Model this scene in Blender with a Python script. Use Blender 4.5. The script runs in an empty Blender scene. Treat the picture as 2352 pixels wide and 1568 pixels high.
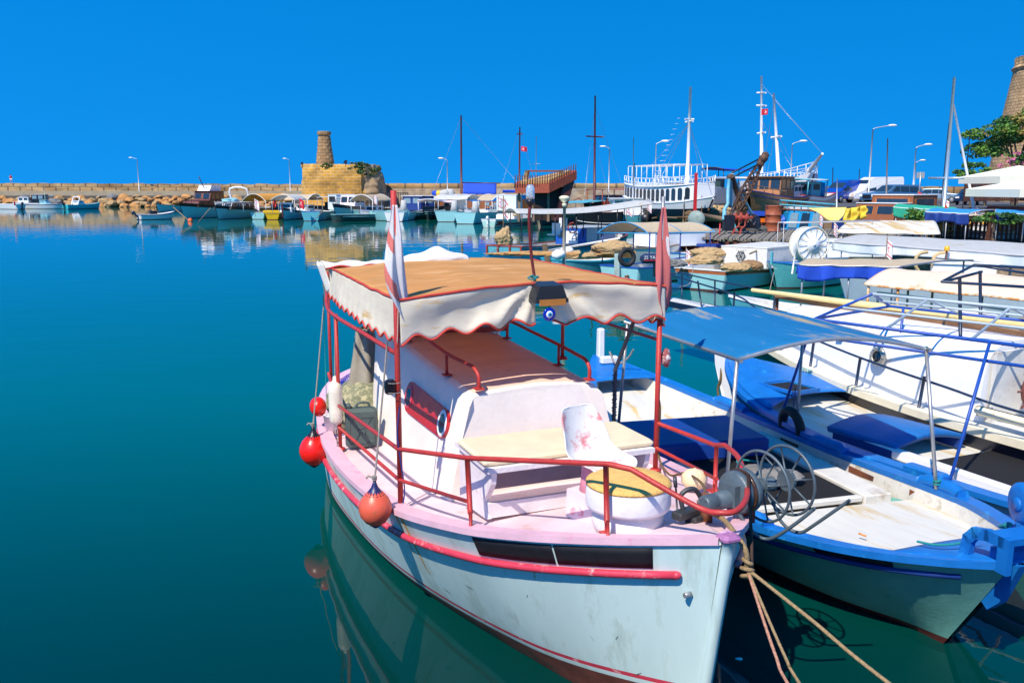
import bpy, bmesh, math, random
from math import sin, cos, pi, radians, sqrt, atan2, tan, exp, floor
from mathutils import Vector, Matrix, noise
RND = random.Random(11)
SC = bpy.context.scene
COL = SC.collection
# ---------------------------------------------------------------- camera model (photo measured on a 2352 x 1568 grid)
FD, CX, CY, CH, PITCH = 1990.6, 1176.0, 784.0, 3.8, radians(10.04)
def ray(px, py):
    x = (px-CX)/FD; u = (CY-py)/FD
    return Vector((x, cos(PITCH)+u*sin(PITCH), -sin(PITCH)+u*cos(PITCH)))
def W(px, py, z=0.0):            # point of the horizontal plane z seen at a photo position
    d = ray(px, py); k = (z-CH)/d.z
    return Vector((d.x*k, d.y*k, z))
def AY(px, py, Y):               # point at forward distance Y
    d = ray(px, py); k = Y/d.y
    return Vector((d.x*k, Y, CH+d.z*k))
def lerp(a, b, t): return a+(b-a)*t
def interp(tab, t):              # smooth table lookup
    if t <= tab[0][0]: return tab[0][1]
    n = len(tab)
    for i in range(n-1):
        if t <= tab[i+1][0]:
            x0, y0 = tab[i]; x1, y1 = tab[i+1]; h = x1-x0
            def sl(j):
                if j <= 0: return (tab[1][1]-tab[0][1])/(tab[1][0]-tab[0][0])
                if j >= n-1: return (tab[-1][1]-tab[-2][1])/(tab[-1][0]-tab[-2][0])
                return (tab[j+1][1]-tab[j-1][1])/(tab[j+1][0]-tab[j-1][0])
            s = (t-x0)/h; m0 = sl(i)*h; m1 = sl(i+1)*h
            return (2*s**3-3*s*s+1)*y0+(s**3-2*s*s+s)*m0+(-2*s**3+3*s*s)*y1+(s**3-s*s)*m1
    return tab[-1][1]
# ---------------------------------------------------------------- materials
MATS = {}
def M(name, col=None, rough=.5, metal=0., var=.14, scale=5., col2=None, amt=.0, sc2=3., stretch=(1,1,1), bump=.15, bscale=30., spec=.5, alpha=1., coat=0., trans=0., emit=None, transl=0.):
    """procedural paint / cloth / wood: noise-varied base, optional second colour in patches, fine bump"""
    if name in MATS: return MATS[name]
    m = bpy.data.materials.new(name); m.use_nodes = True; nt = m.node_tree; N = nt.nodes; L = nt.links
    b = N['Principled BSDF']; b.inputs['Roughness'].default_value = rough; b.inputs['Metallic'].default_value = metal
    b.inputs['Specular IOR Level'].default_value = spec
    if coat: b.inputs['Coat Weight'].default_value = coat; b.inputs['Coat Roughness'].default_value = .15
    tc = N.new('ShaderNodeTexCoord'); mp = N.new('ShaderNodeMapping'); mp.inputs['Scale'].default_value = stretch
    L.new(tc.outputs['Object'], mp.inputs['Vector'])
    n1 = N.new('ShaderNodeTexNoise'); n1.inputs['Scale'].default_value = scale; n1.inputs['Detail'].default_value = 6; n1.inputs['Roughness'].default_value = .65
    L.new(mp.outputs[0], n1.inputs['Vector'])
    r1 = N.new('ShaderNodeMapRange'); r1.inputs['From Min'].default_value = .3; r1.inputs['From Max'].default_value = .7
    r1.inputs['To Min'].default_value = 1-var; r1.inputs['To Max'].default_value = 1+var*.6
    L.new(n1.outputs['Fac'], r1.inputs['Value'])
    mx = N.new('ShaderNodeMix'); mx.data_type = 'RGBA'; mx.blend_type = 'MULTIPLY'; mx.inputs['Factor'].default_value = 1
    mx.inputs['A'].default_value = (*col, 1); L.new(r1.outputs[0], mx.inputs['B'])
    out = mx.outputs['Result']
    if col2:
        n2 = N.new('ShaderNodeTexNoise'); n2.inputs['Scale'].default_value = sc2; n2.inputs['Detail'].default_value = 9; n2.inputs['Roughness'].default_value = .7
        L.new(mp.outputs[0], n2.inputs['Vector'])
        r2 = N.new('ShaderNodeMapRange'); t = .72-.4*amt; r2.inputs['From Min'].default_value = t-.03; r2.inputs['From Max'].default_value = t+.06
        L.new(n2.outputs['Fac'], r2.inputs['Value'])
        m2 = N.new('ShaderNodeMix'); m2.data_type = 'RGBA'; m2.inputs['B'].default_value = (*col2, 1)
        L.new(r2.outputs[0], m2.inputs['Factor']); L.new(out, m2.inputs['A']); out = m2.outputs['Result']
    L.new(out, b.inputs['Base Color'])
    rr = N.new('ShaderNodeMapRange'); rr.inputs['To Min'].default_value = max(.02, rough-.12); rr.inputs['To Max'].default_value = min(1, rough+.15)
    L.new(n1.outputs['Fac'], rr.inputs['Value']); L.new(rr.outputs[0], b.inputs['Roughness'])
    if bump:
        n3 = N.new('ShaderNodeTexNoise'); n3.inputs['Scale'].default_value = bscale; n3.inputs['Detail'].default_value = 4
        L.new(mp.outputs[0], n3.inputs['Vector'])
        bp = N.new('ShaderNodeBump'); bp.inputs['Strength'].default_value = bump; bp.inputs['Distance'].default_value = .012
        L.new(n3.outputs['Fac'], bp.inputs['Height']); L.new(bp.outputs[0], b.inputs['Normal'])
    if alpha < 1: b.inputs['Alpha'].default_value = alpha
    if trans: b.inputs['Transmission Weight'].default_value = trans
    if transl:
        tl = N.new('ShaderNodeBsdfTranslucent'); L.new(out, tl.inputs['Color']); ms = N.new('ShaderNodeMixShader'); ms.inputs[0].default_value = transl
        L.new(b.outputs[0], ms.inputs[1]); L.new(tl.outputs[0], ms.inputs[2]); L.new(ms.outputs[0], N['Material Output'].inputs['Surface'])
    if emit: b.inputs['Emission Color'].default_value = (*emit[0], 1); b.inputs['Emission Strength'].default_value = emit[1]
    MATS[name] = m; return m
def brick_mat(name, c1, c2, mortar, bw, bh, scale=1., rough=.9, patch=None, msize=.03, bump=.5):
    if name in MATS: return MATS[name]
    m = bpy.data.materials.new(name); m.use_nodes = True; nt = m.node_tree; N = nt.nodes; L = nt.links
    b = N['Principled BSDF']; b.inputs['Roughness'].default_value = rough
    tc = N.new('ShaderNodeTexCoord'); uv = tc.outputs['UV']
    wn = N.new('ShaderNodeTexNoise'); wn.inputs['Scale'].default_value = 1.3; L.new(uv, wn.inputs['Vector'])
    wm = N.new('ShaderNodeMix'); wm.data_type = 'RGBA'; wm.blend_type = 'LINEAR_LIGHT'; wm.inputs['Factor'].default_value = .05
    L.new(uv, wm.inputs['A']); L.new(wn.outputs['Color'], wm.inputs['B'])
    br = N.new('ShaderNodeTexBrick'); br.inputs['Scale'].default_value = scale; br.inputs['Brick Width'].default_value = bw; br.inputs['Row Height'].default_value = bh
    br.inputs['Color1'].default_value = (*c1, 1); br.inputs['Color2'].default_value = (*c2, 1); br.inputs['Mortar'].default_value = (*mortar, 1)
    br.inputs['Mortar Size'].default_value = msize; br.inputs['Mortar Smooth'].default_value = .3; br.inputs['Bias'].default_value = 0
    L.new(wm.outputs['Result'], br.inputs['Vector'])
    n = N.new('ShaderNodeTexNoise'); n.inputs['Scale'].default_value = .6; n.inputs['Detail'].default_value = 10; n.inputs['Roughness'].default_value = .7; L.new(uv, n.inputs['Vector'])
    mr = N.new('ShaderNodeMapRange'); mr.inputs['From Min'].default_value = .3; mr.inputs['From Max'].default_value = .7; mr.inputs['To Min'].default_value = .55; mr.inputs['To Max'].default_value = 1.25; L.new(n.outputs['Fac'], mr.inputs['Value'])
    mx = N.new('ShaderNodeMix'); mx.data_type = 'RGBA'; mx.blend_type = 'MULTIPLY'; mx.inputs['Factor'].default_value = 1
    L.new(br.outputs['Color'], mx.inputs['A']); L.new(mr.outputs[0], mx.inputs['B']); out = mx.outputs['Result']
    if patch:
        n2 = N.new('ShaderNodeTexNoise'); n2.inputs['Scale'].default_value = .35; n2.inputs['Detail'].default_value = 6; L.new(uv, n2.inputs['Vector'])
        r2 = N.new('ShaderNodeMapRange'); r2.inputs['From Min'].default_value = .45; r2.inputs['From Max'].default_value = .62; L.new(n2.outputs['Fac'], r2.inputs['Value'])
        m2 = N.new('ShaderNodeMix'); m2.data_type = 'RGBA'; m2.blend_type = 'MULTIPLY'; m2.inputs['B'].default_value = (*patch, 1); L.new(r2.outputs[0], m2.inputs['Factor']); L.new(out, m2.inputs['A']); out = m2.outputs['Result']
    L.new(out, b.inputs['Base Color'])
    ad = N.new('ShaderNodeMath'); ad.operation = 'SUBTRACT'; L.new(mr.outputs[0], ad.inputs[0]); L.new(br.outputs['Fac'], ad.inputs[1])
    bp = N.new('ShaderNodeBump'); bp.inputs['Strength'].default_value = bump; bp.inputs['Distance'].default_value = .15; L.new(ad.outputs[0], bp.inputs['Height']); L.new(bp.outputs[0], b.inputs['Normal'])
    MATS[name] = m; return m
# ---------------------------------------------------------------- mesh builder
def frame_of(d):
    d = d.normalized(); a = Vector((0, 0, 1)) if abs(d.z) < .9 else Vector((1, 0, 0))
    s = d.cross(a).normalized(); return s, s.cross(d).normalized()
class MB:
    def __init__(s): s.v = []; s.f = []; s.m = []; s.sm = []; s.cur = 0; s.uv = None
    def add(s, vs, fs, smooth=False, mi=None):
        o = len(s.v); s.v += [tuple(p) for p in vs]
        for f in fs: s.f.append(tuple(i+o for i in f)); s.m.append(s.cur if mi is None else mi); s.sm.append(smooth)
        return s
    def box(s, c, size, rot=None, taper=1., bev=0.):
        hx, hy, hz = size[0]/2, size[1]/2, size[2]/2; R = rot if rot is not None else Matrix.Identity(3)
        c = Vector(c)
        if isinstance(R, (int, float)): R = Matrix.Rotation(R, 3, 'Z')
        if bev:
            b = min(bev, hx*.9, hy*.9, hz*.9); P = []; F = []
            # rounded box: three layers top/bottom
            lay = [(-hz, b), (-hz+b, 0), (hz-b, 0), (hz, b)]
            for z, i in lay:
                t = taper if z > 0 else 1
                for (sx, sy) in ((-1,-1),(1,-1),(1,1),(-1,1)):
                    X, Y = hx*t-i, hy*t-i
                    c2 = [(sx*(X), sy*(Y-b)), (sx*(X-b), sy*Y)]
                    if sx*sy > 0: c2 = [c2[0], c2[1]]
                    else: c2 = [c2[1], c2[0]]
                    for q in c2: P.append(c+R@Vector((q[0], q[1], z)))
            for k in range(3):
                for j in range(8): F.append((k*8+j, k*8+(j+1) % 8, k*8+8+(j+1) % 8, k*8+8+j))
            F.append(tuple(reversed(range(8)))); F.append(tuple(range(24, 32)))
            return s.add(P, F)
        P = []
        for z in (-hz, hz):
            t = taper if z > 0 else 1
            for sx, sy in ((-1,-1),(1,-1),(1,1),(-1,1)): P.append(c+R@Vector((sx*hx*t, sy*hy*t, z)))
        return s.add(P, [(3,2,1,0),(4,5,6,7),(0,1,5,4),(1,2,6,5),(2,3,7,6),(3,0,4,7)])
    def prism(s, pts, d):        # polygon (3D list) extruded along vector d
        n = len(pts); d = Vector(d); P = [Vector(p) for p in pts]; P += [p+d for p in P]
        return s.add(P, [tuple(reversed(range(n))), tuple(range(n, 2*n))]+[(i, (i+1) % n, n+(i+1) % n, n+i) for i in range(n)])
    def tube(s, pts, r, seg=8, closed=False, r2=None):
        P = [Vector(p) for p in pts]; n = len(P); V = []; F = []
        if n < 2: return s
        prev = None
        for i, p in enumerate(P):
            if closed: d = P[(i+1) % n]-P[i-1]
            else: d = P[min(i+1, n-1)]-P[max(i-1, 0)]
            if d.length < 1e-9: d = Vector((0, 0, 1))
            d.normalize()
            if prev is None: a, b = frame_of(d)
            else:
                a = prev-d*prev.dot(d)
                if a.length < 1e-6: a, b = frame_of(d)
                a.normalize(); b = a.cross(d)
            prev = a
            rr = r if r2 is None else lerp(r, r2, i/(n-1))
            if isinstance(r, (list, tuple)): rr = r[i]
            for k in range(seg):
                w = 2*pi*k/seg; V.append(p+a*(rr*cos(w))+b*(rr*sin(w)))
        m = n if closed else n-1
        for i in range(m):
            for k in range(seg):
                j = (i+1) % n; F.append((i*seg+k, i*seg+(k+1) % seg, j*seg+(k+1) % seg, j*seg+k))
        s.add(V, F, True)
        if not closed:
            o = len(s.v)-len(V)
            s.f.append(tuple(o+k for k in range(seg))); s.m.append(s.cur); s.sm.append(False)
            s.f.append(tuple(o+(n-1)*seg+k for k in reversed(range(seg)))); s.m.append(s.cur); s.sm.append(False)
        return s
    def lathe(s, prof, o=(0,0,0), axis=(0,0,1), seg=16, smooth=True):   # prof: (radius, height)
        o = Vector(o); ax = Vector(axis).normalized(); a, b = frame_of(ax); V = []; F = []
        for r, h in prof:
            for k in range(seg):
                w = 2*pi*k/seg; V.append(o+ax*h+a*(r*cos(w))+b*(r*sin(w)))
        n = len(prof)
        for i in range(n-1):
            for k in range(seg): F.append((i*seg+k, i*seg+(k+1) % seg, (i+1)*seg+(k+1) % seg, (i+1)*seg+k))
        s.add(V, F, smooth)
        o2 = len(s.v)-len(V)
        if prof[0][0] > 1e-4: s.f.append(tuple(o2+k for k in reversed(range(seg)))); s.m.append(s.cur); s.sm.append(False)
        if prof[-1][0] > 1e-4: s.f.append(tuple(o2+(n-1)*seg+k for k in range(seg))); s.m.append(s.cur); s.sm.append(False)
        return s
    def cyl(s, a, b, r, seg=12, r2=None): 
        a = Vector(a); b = Vector(b); return s.lathe([(r, 0), (r if r2 is None else r2, (b-a).length)], a, b-a, seg)
    def torus(s, c, axis, R, r, seg=24, rs=8, a0=0, a1=2*pi):
        c = Vector(c); a, b = frame_of(Vector(axis)); full = abs(a1-a0-2*pi) < 1e-6
        n = seg if full else seg+1
        return s.tube([c+a*(R*cos(a0+(a1-a0)*i/seg))+b*(R*sin(a0+(a1-a0)*i/seg)) for i in range(n)], r, rs, closed=full)
    def grid(s, fn, nu, nv, smooth=True, mfn=None, closeu=False):
        V = [Vector(fn(i/nu, j/nv)) for i in range(nu+1) for j in range(nv+1)]; o = len(s.v)
        s.v += [tuple(p) for p in V]
        for i in range(nu):
            for j in range(nv):
                s.f.append((o+i*(nv+1)+j, o+(i+1)*(nv+1)+j, o+(i+1)*(nv+1)+j+1, o+i*(nv+1)+j+1))
                s.m.append(mfn((i+.5)/nu, (j+.5)/nv) if mfn else s.cur); s.sm.append(smooth)
        return s
    def blob(s, c, size, amp=.15, fr=1., sub=3, seed=0, flat=None, ridge=0.):
        bm = bmesh.new(); bmesh.ops.create_icosphere(bm, subdivisions=sub, radius=1); c = Vector(c)
        V = []
        for v in bm.verts:
            p = v.co.copy(); k = 1+amp*noise.noise(p*fr+Vector((seed*7.1, seed*3.3, seed))) + amp*.5*noise.noise(p*fr*2.7+Vector((seed, 5, seed*2)))
            if ridge: k += ridge*(abs(noise.noise(p*3.1+Vector((seed, 1, 2))))+.6*abs(noise.noise(Vector((p.x*9, p.y*3, p.z*9+seed))))-.2)
            p = Vector((p.x*size[0], p.y*size[1], p.z*size[2]))*k
            if flat is not None and p.z < flat: p.z = flat
            V.append(c+p)
        F = [tuple(v.index for v in f.verts) for f in bm.faces]; bm.free()
        return s.add(V, F, True)
    def build(s, name, mats, parent=None, loc=None, solid=0., sub=0, props=None, recalc=False, uvscale=None):
        me = bpy.data.meshes.new(name); me.from_pydata(s.v, [], s.f)
        if not isinstance(mats, (list, tuple)): mats = [mats]
        for m in mats: me.materials.append(m)
        me.polygons.foreach_set('material_index', [min(i, len(mats)-1) for i in s.m]); me.polygons.foreach_set('use_smooth', s.sm)
        if s.uv: 
            ul = me.uv_layers.new(name='UVMap')
            for lp in me.loops: ul.data[lp.index].uv = s.uv[lp.vertex_index]
        me.update()
        if recalc:
            bm = bmesh.new(); bm.from_mesh(me); bmesh.ops.recalc_face_normals(bm, faces=bm.faces); bm.to_mesh(me); bm.free()
        o = bpy.data.objects.new(name, me); COL.objects.link(o)
        if parent: o.parent = parent
        if loc is not None: o.location = loc
        if solid: 
            md = o.modifiers.new('Solidify', 'SOLIDIFY'); md.thickness = solid; md.offset = 0
        if sub:
            md = o.modifiers.new('Subdivision', 'SUBSURF'); md.levels = sub; md.render_levels = sub
        return o
def tag(o, label, cat, group=None, kind=None):
    if label: o['label'] = label
    if cat: o['category'] = cat
    if group: o['group'] = group
    if kind: o['kind'] = kind
    return o
def thing(name, label, cat, loc=(0,0,0), rz=0., group=None):
    o = bpy.data.objects.new(name, None); COL.objects.link(o); o.location = loc; o.rotation_euler = (0, 0, rz); o.empty_display_size = .2
    return tag(o, label, cat, group)
def structure(o): o['kind'] = 'structure'; return o
def copy_tree(o, parent=None):
    c = o.copy(); COL.objects.link(c); c.parent = parent
    for ch in list(o.children): copy_tree(ch, c)
    return c
def smooth_path(P, n=8):
    P = [Vector(p) for p in P]; out = []
    for i in range(len(P)-1):
        p0 = P[max(i-1, 0)]; p1 = P[i]; p2 = P[i+1]; p3 = P[min(i+2, len(P)-1)]
        for k in range(n):
            t = k/n; out.append(.5*((2*p1)+(p2-p0)*t+(2*p0-5*p1+4*p2-p3)*t*t+(-p0+3*p1-3*p2+p3)*t**3))
    out.append(P[-1]); return out
def sag(a, b, d, n=10):
    a = Vector(a); b = Vector(b); return [a.lerp(b, i/n)-Vector((0, 0, 4*d*(i/n)*(1-i/n))) for i in range(n+1)]
# ---------------------------------------------------------------- hull
class Hull:
    """local frame: +x aft from the stem head, +y to the boat's one side, z up from the waterline"""
    def __init__(s, L, hb, wl, sh, rake=.3, srake=.1, depth=.45, flare=1.2, bowz=.25):
        s.L, s.hb, s.wl, s.sh, s.rake, s.srake, s.dep, s.fl, s.bz = L, hb, wl, sh, rake, srake, depth, flare, bowz
    def Z(s, t): return interp(s.sh, t)
    def B(s, t): return max(0, interp(s.hb, t))
    def wb(s, t): return max(0, interp(s.wl, t))
    def p(s, t, z, side=1, off=0.):
        sh = s.Z(t); f = z/sh; B, w = s.B(t), s.wb(t)
        if f >= 0: y = w+(B-w)*f**s.fl
        else: y = w*sqrt(max(0, 1+z/s.dep))
        ff = max(f, -.3)
        u = t*s.L
        if t < s.bz: u += s.rake*(1-ff)*(1-t/s.bz)**2
        if t > .8: u -= s.srake*(1-ff)*((t-.8)/.2)**2
        return Vector((u, side*(y+off), z))
    def top(s, t, side=1, inset=0., dz=0.):
        q = s.p(t, s.Z(t), side); y = max(0, abs(q.y)-inset)
        return Vector((q.x, side*y, q.z+dz))
    def mesh(s, ns=40, zrows=(.12,), frows=(.25,.5,.75,.88,1.), bands=None, zoff=None):
        """rows: keel, below water, waterline, zrows absolute, frows fraction of remaining height"""
        mb = MB(); ts = [ (i/ns)**1.25 for i in range(ns+1)]
        z0 = zrows[-1] if zrows else 0
        nr = 3+len(zrows)+len(frows)
        def zz(t, r):
            if r == 0: return -s.dep
            if r == 1: return -s.dep*.4
            if r == 2: return 0.
            r -= 3
            zo = interp(zoff, t) if zoff else 0.
            if r < len(zrows): return zrows[r]+zo
            return z0+zo+(s.Z(t)-z0-zo)*frows[r-len(zrows)]
        for side in (1, -1):
            o = len(mb.v)
            for t in ts:
                for r in range(nr): mb.v.append(tuple(s.p(t, zz(t, r), side)))
            for i in range(ns):
                for r in range(nr-1):
                    q = (o+i*nr+r, o+(i+1)*nr+r, o+(i+1)*nr+r+1, o+i*nr+r+1)
                    mb.f.append(q if side > 0 else q[::-1]); mb.m.append(bands(r, nr) if bands else 0); mb.sm.append(True)
        a = ns*nr; b = (ns+1)*nr+ns*nr
        for r in range(nr-1):
            mb.f.append((a+r, b+r, b+r+1, a+r+1)); mb.m.append(bands(r, nr) if bands else 0); mb.sm.append(False)
        return mb
    def capmesh(s, w=.12, th=.05, ov=.02, ns=40, t0=0., t1=1., stern=True):
        mb = MB(); ts = [t0+(t1-t0)*(i/ns)**1.2 for i in range(ns+1)]
        for side in (1, -1):
            def fn(a, b):
                i = int(round(a*ns)); t = ts[i]; j = int(round(b*4))
                k = [(-ov, -th*.5), (-ov, th*.5), (w, th*.5), (w, -th*.5), (-ov, -th*.5)][j]
                return s.top(t, side, k[0], k[1])
            mb.grid(fn, ns, 4, smooth=False)
        if stern and s.B(t1) > .15:
            a = s.top(t1, 1, -ov); b = s.top(t1, -1, -ov); mb.box(((a.x-w*.5+ov), 0, a.z), (w, abs(a.y-b.y), th))
        return mb
    def innermesh(s, depth, w=.12, ns=30, t0=0.02, t1=1., camber=.03, mi=(0, 1)):
        """bulwark inside plus deck"""
        mb = MB()
        dp = depth if callable(depth) else (lambda t: depth)
        def fn(a, b):
            t = lerp(t0, t1, a); g = s.top(t, 1, w); z = g.z-dp(t)
            yy = g.y
            if t > .999: x = g.x-.02
            else: x = g.x
            k = b*6-3
            if k <= -2.99: return (x, -yy, g.z)
            if k >= 2.99: return (x, yy, g.z)
            f = k/2; yi = max(0, yy-.04)
            return (x, yi*f, z+camber*(1-f*f))
        def mf(a, b): return mi[0] if (b < 1/6+.01 or b > 5/6-.01) else mi[1]
        mb.grid(fn, ns, 6, smooth=False, mfn=mf); 
        if s.B(t1) > .15:
            g = s.top(t1, 1, w); mb.add([(g.x-.03, -g.y, g.z), (g.x-.03, g.y, g.z), (g.x-.03, g.y, g.z-dp(t1)), (g.x-.03, -g.y, g.z-dp(t1))], [(0, 1, 2, 3)])
        return mb
    def railtube(s, dz, r, t0, t1, sides=(1, -1), off=.0, ns=36, seg=8):
        mb = MB()
        for sd in sides: mb.tube([s.p(lerp(t0, t1, i/ns), s.Z(lerp(t0, t1, i/ns))-dz, sd, off) for i in range(ns+1)], r, seg)
        return mb
def set_boat(name, label, cat, bow, stern, group=None):
    """bow, stern: world points; returns thing and length"""
    d = Vector((stern[0]-bow[0], stern[1]-bow[1], 0)); return thing(name, label, cat, (bow[0], bow[1], 0), atan2(d.y, d.x), group), d.length
def text_mesh(txt, size, name, mat, parent, loc, rot, ext=.002):
    c = bpy.data.curves.new(name, 'FONT'); c.body = txt; c.size = size; c.extrude = ext; c.align_x = 'CENTER'
    o = bpy.data.objects.new(name, c); me = bpy.data.meshes.new_from_object(o); bpy.data.objects.remove(o); me.materials.append(mat)
    o = bpy.data.objects.new(name, me); COL.objects.link(o); o.parent = parent; o.location = loc; o.rotation_euler = rot; return o
# ---------------------------------------------------------------- shared materials
white = M('white_paint', (.80,.79,.75), .4, col2=(.52,.38,.18), amt=.12, sc2=2.2, var=.08, bump=.12)
whiteclean = M('white_gelcoat', (.82,.82,.82), .3, var=.05, bump=.05)
offwhite = M('weathered_white', (.72,.70,.62), .6, col2=(.42,.36,.25), amt=.2, sc2=5, var=.12, bump=.25)
bluep = M('bright_blue_paint', (.006,.15,.50), .42, var=.18, col2=(.02,.26,.60), amt=.3, sc2=6, bump=.15)
dkblue = M('dark_blue_paint', (.01,.04,.22), .45, var=.2, bump=.12)
ltblue = M('light_blue_paint', (.10,.42,.50), .5, var=.16, col2=(.42,.62,.62), amt=.15, sc2=2, bump=.15)
aqua = M('aqua_hull_paint', (.22,.62,.66), .4, var=.12, col2=(.55,.72,.70), amt=.1, sc2=2, bump=.1)
redoxide = M('red_oxide', (.33,.05,.03), .6, var=.25, bump=.2)
boot = M('dark_bottom_paint', (.10,.018,.016), .7, var=.3)
blackp = M('black_paint', (.012,.013,.02), .35, var=.3)
navy = M('navy_hull', (.008,.014,.035), .3, var=.2)
rust = M('rusty_steel', (.22,.07,.03), .75, col2=(.06,.03,.02), amt=.35, sc2=4, var=.35, bump=.4)
steel = M('galvanised_pipe', (.42,.42,.42), .38, metal=.6, col2=(.28,.15,.07), amt=.12, sc2=9, var=.15)
greysteel = M('winch_grey', (.10,.135,.155), .45, metal=.2, col2=(.16,.07,.03), amt=.18, sc2=12, var=.3, bump=.3)
rubber = M('black_rubber', (.016,.016,.018), .7, var=.3, bump=.3)
glass = M('dark_window_glass', (.02,.035,.05), .06, var=.2, bump=0, spec=.8)
paleglass = M('pale_window_glass', (.22,.33,.38), .1, var=.2, bump=0)
rope = M('tan_rope', (.34,.23,.11), .9, stretch=(1,1,1), scale=60, var=.4, bump=.8, bscale=120)
greyrope = M('grey_rope', (.30,.27,.24), .9, scale=60, var=.35, bump=.8, bscale=120)
tealrope = M('teal_rope', (.01,.25,.25), .9, scale=60, var=.35, bump=.8, bscale=120)
wood = M('weathered_wood', (.26,.17,.10), .8, stretch=(1,8,8), scale=4, var=.35, bump=.4)
darkwood = M('dark_brown_wood', (.085,.03,.018), .6, stretch=(1,1,4), scale=5, var=.3, bump=.2)
varnish = M('varnished_brown_wood', (.30,.10,.03), .4, stretch=(1,6,6), scale=4, var=.35, bump=.15)
redpipe = M('red_painted_pipe', (.46,.035,.028), .48, col2=(.30,.13,.06), amt=.22, sc2=16, var=.22, bump=.3, bscale=50)
redp = M('red_paint', (.55,.02,.02), .4, var=.2)
redcloth = M('red_flag_cloth', (.62,.03,.04), .8, var=.1)
netcloth = M('tan_fishing_net', (.48,.32,.15), .95, scale=9, var=.35, bump=1., bscale=70)
creamcloth = M('cream_canvas', (.66,.54,.37), .85, var=.12, stretch=(1,3,1), col2=(.62,.38,.14), amt=.16, sc2=1.2, bump=.25, transl=.3)
whitecloth = M('white_canvas', (.66,.66,.63), .8, var=.12, col2=(.60,.46,.25), amt=.25, sc2=1.0, bump=.2, transl=.3)
bluecloth = M('blue_canvas', (.01,.07,.52), .8, var=.15, bump=.2)
yellowcloth = M('yellow_tarp', (.85,.58,.05), .7, var=.12, bump=.3)
# ---------------------------------------------------------------- world, sun, camera
SUN_AZ = atan2(-.54, -.84)          # compass direction (from +Y towards +X) the light comes from
SUN_EL = radians(51)
w = bpy.data.worlds.new('World'); SC.world = w; w.use_nodes = True; nt = w.node_tree
bg = nt.nodes['Background']; sky = nt.nodes.new('ShaderNodeTexSky'); sky.sky_type = 'NISHITA'; sky.sun_disc = False
sky.sun_elevation = SUN_EL; sky.sun_rotation = SUN_AZ; sky.air_density = 1.0; sky.dust_density = .0; sky.ozone_density = 6.
tcw = nt.nodes.new('ShaderNodeTexCoord'); vm = nt.nodes.new('ShaderNodeVectorMath'); vm.operation = 'ADD'; vm.inputs[1].default_value = (0, 0, .55); nt.links.new(tcw.outputs['Generated'], vm.inputs[0])
vn = nt.nodes.new('ShaderNodeVectorMath'); vn.operation = 'NORMALIZE'; nt.links.new(vm.outputs[0], vn.inputs[0]); nt.links.new(vn.outputs[0], sky.inputs[0])
hs = nt.nodes.new('ShaderNodeHueSaturation'); hs.inputs['Saturation'].default_value = 1.32; hs.inputs['Value'].default_value = 1.
tn = nt.nodes.new('ShaderNodeMix'); tn.data_type = 'RGBA'; tn.blend_type = 'MULTIPLY'; tn.inputs['Factor'].default_value = 1.; tn.inputs['B'].default_value = (.72, 1.66, 1.58, 1)
nt.links.new(sky.outputs[0], hs.inputs['Color']); nt.links.new(hs.outputs[0], tn.inputs['A']); nt.links.new(tn.outputs['Result'], bg.inputs['Color']); bg.inputs['Strength'].default_value = .145
sd = bpy.data.lights.new('Sun', 'SUN'); sd.energy = 5.; sd.angle = radians(.5); sd.color = (1, .90, .76)
so = bpy.data.objects.new('sun', sd); COL.objects.link(so)
sdir = Vector((sin(SUN_AZ)*cos(SUN_EL), cos(SUN_AZ)*cos(SUN_EL), sin(SUN_EL)))
so.rotation_euler = sdir.to_track_quat('Z', 'Y').to_euler(); so.location = (0, 0, 50)
cd = bpy.data.cameras.new('Camera'); cd.sensor_width = 36; cd.lens = 36*FD/2352; cd.clip_end = 20000; cd.clip_start = .1
co = bpy.data.objects.new('camera', cd); COL.objects.link(co); co.location = (0, 0, CH); co.rotation_euler = (pi/2-PITCH, 0, 0); SC.camera = co
SC.view_settings.view_transform = 'Standard'; SC.view_settings.look = 'None'; SC.view_settings.exposure = 0.26; SC.view_settings.gamma = 1
SC.cycles.max_bounces = 6
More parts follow.
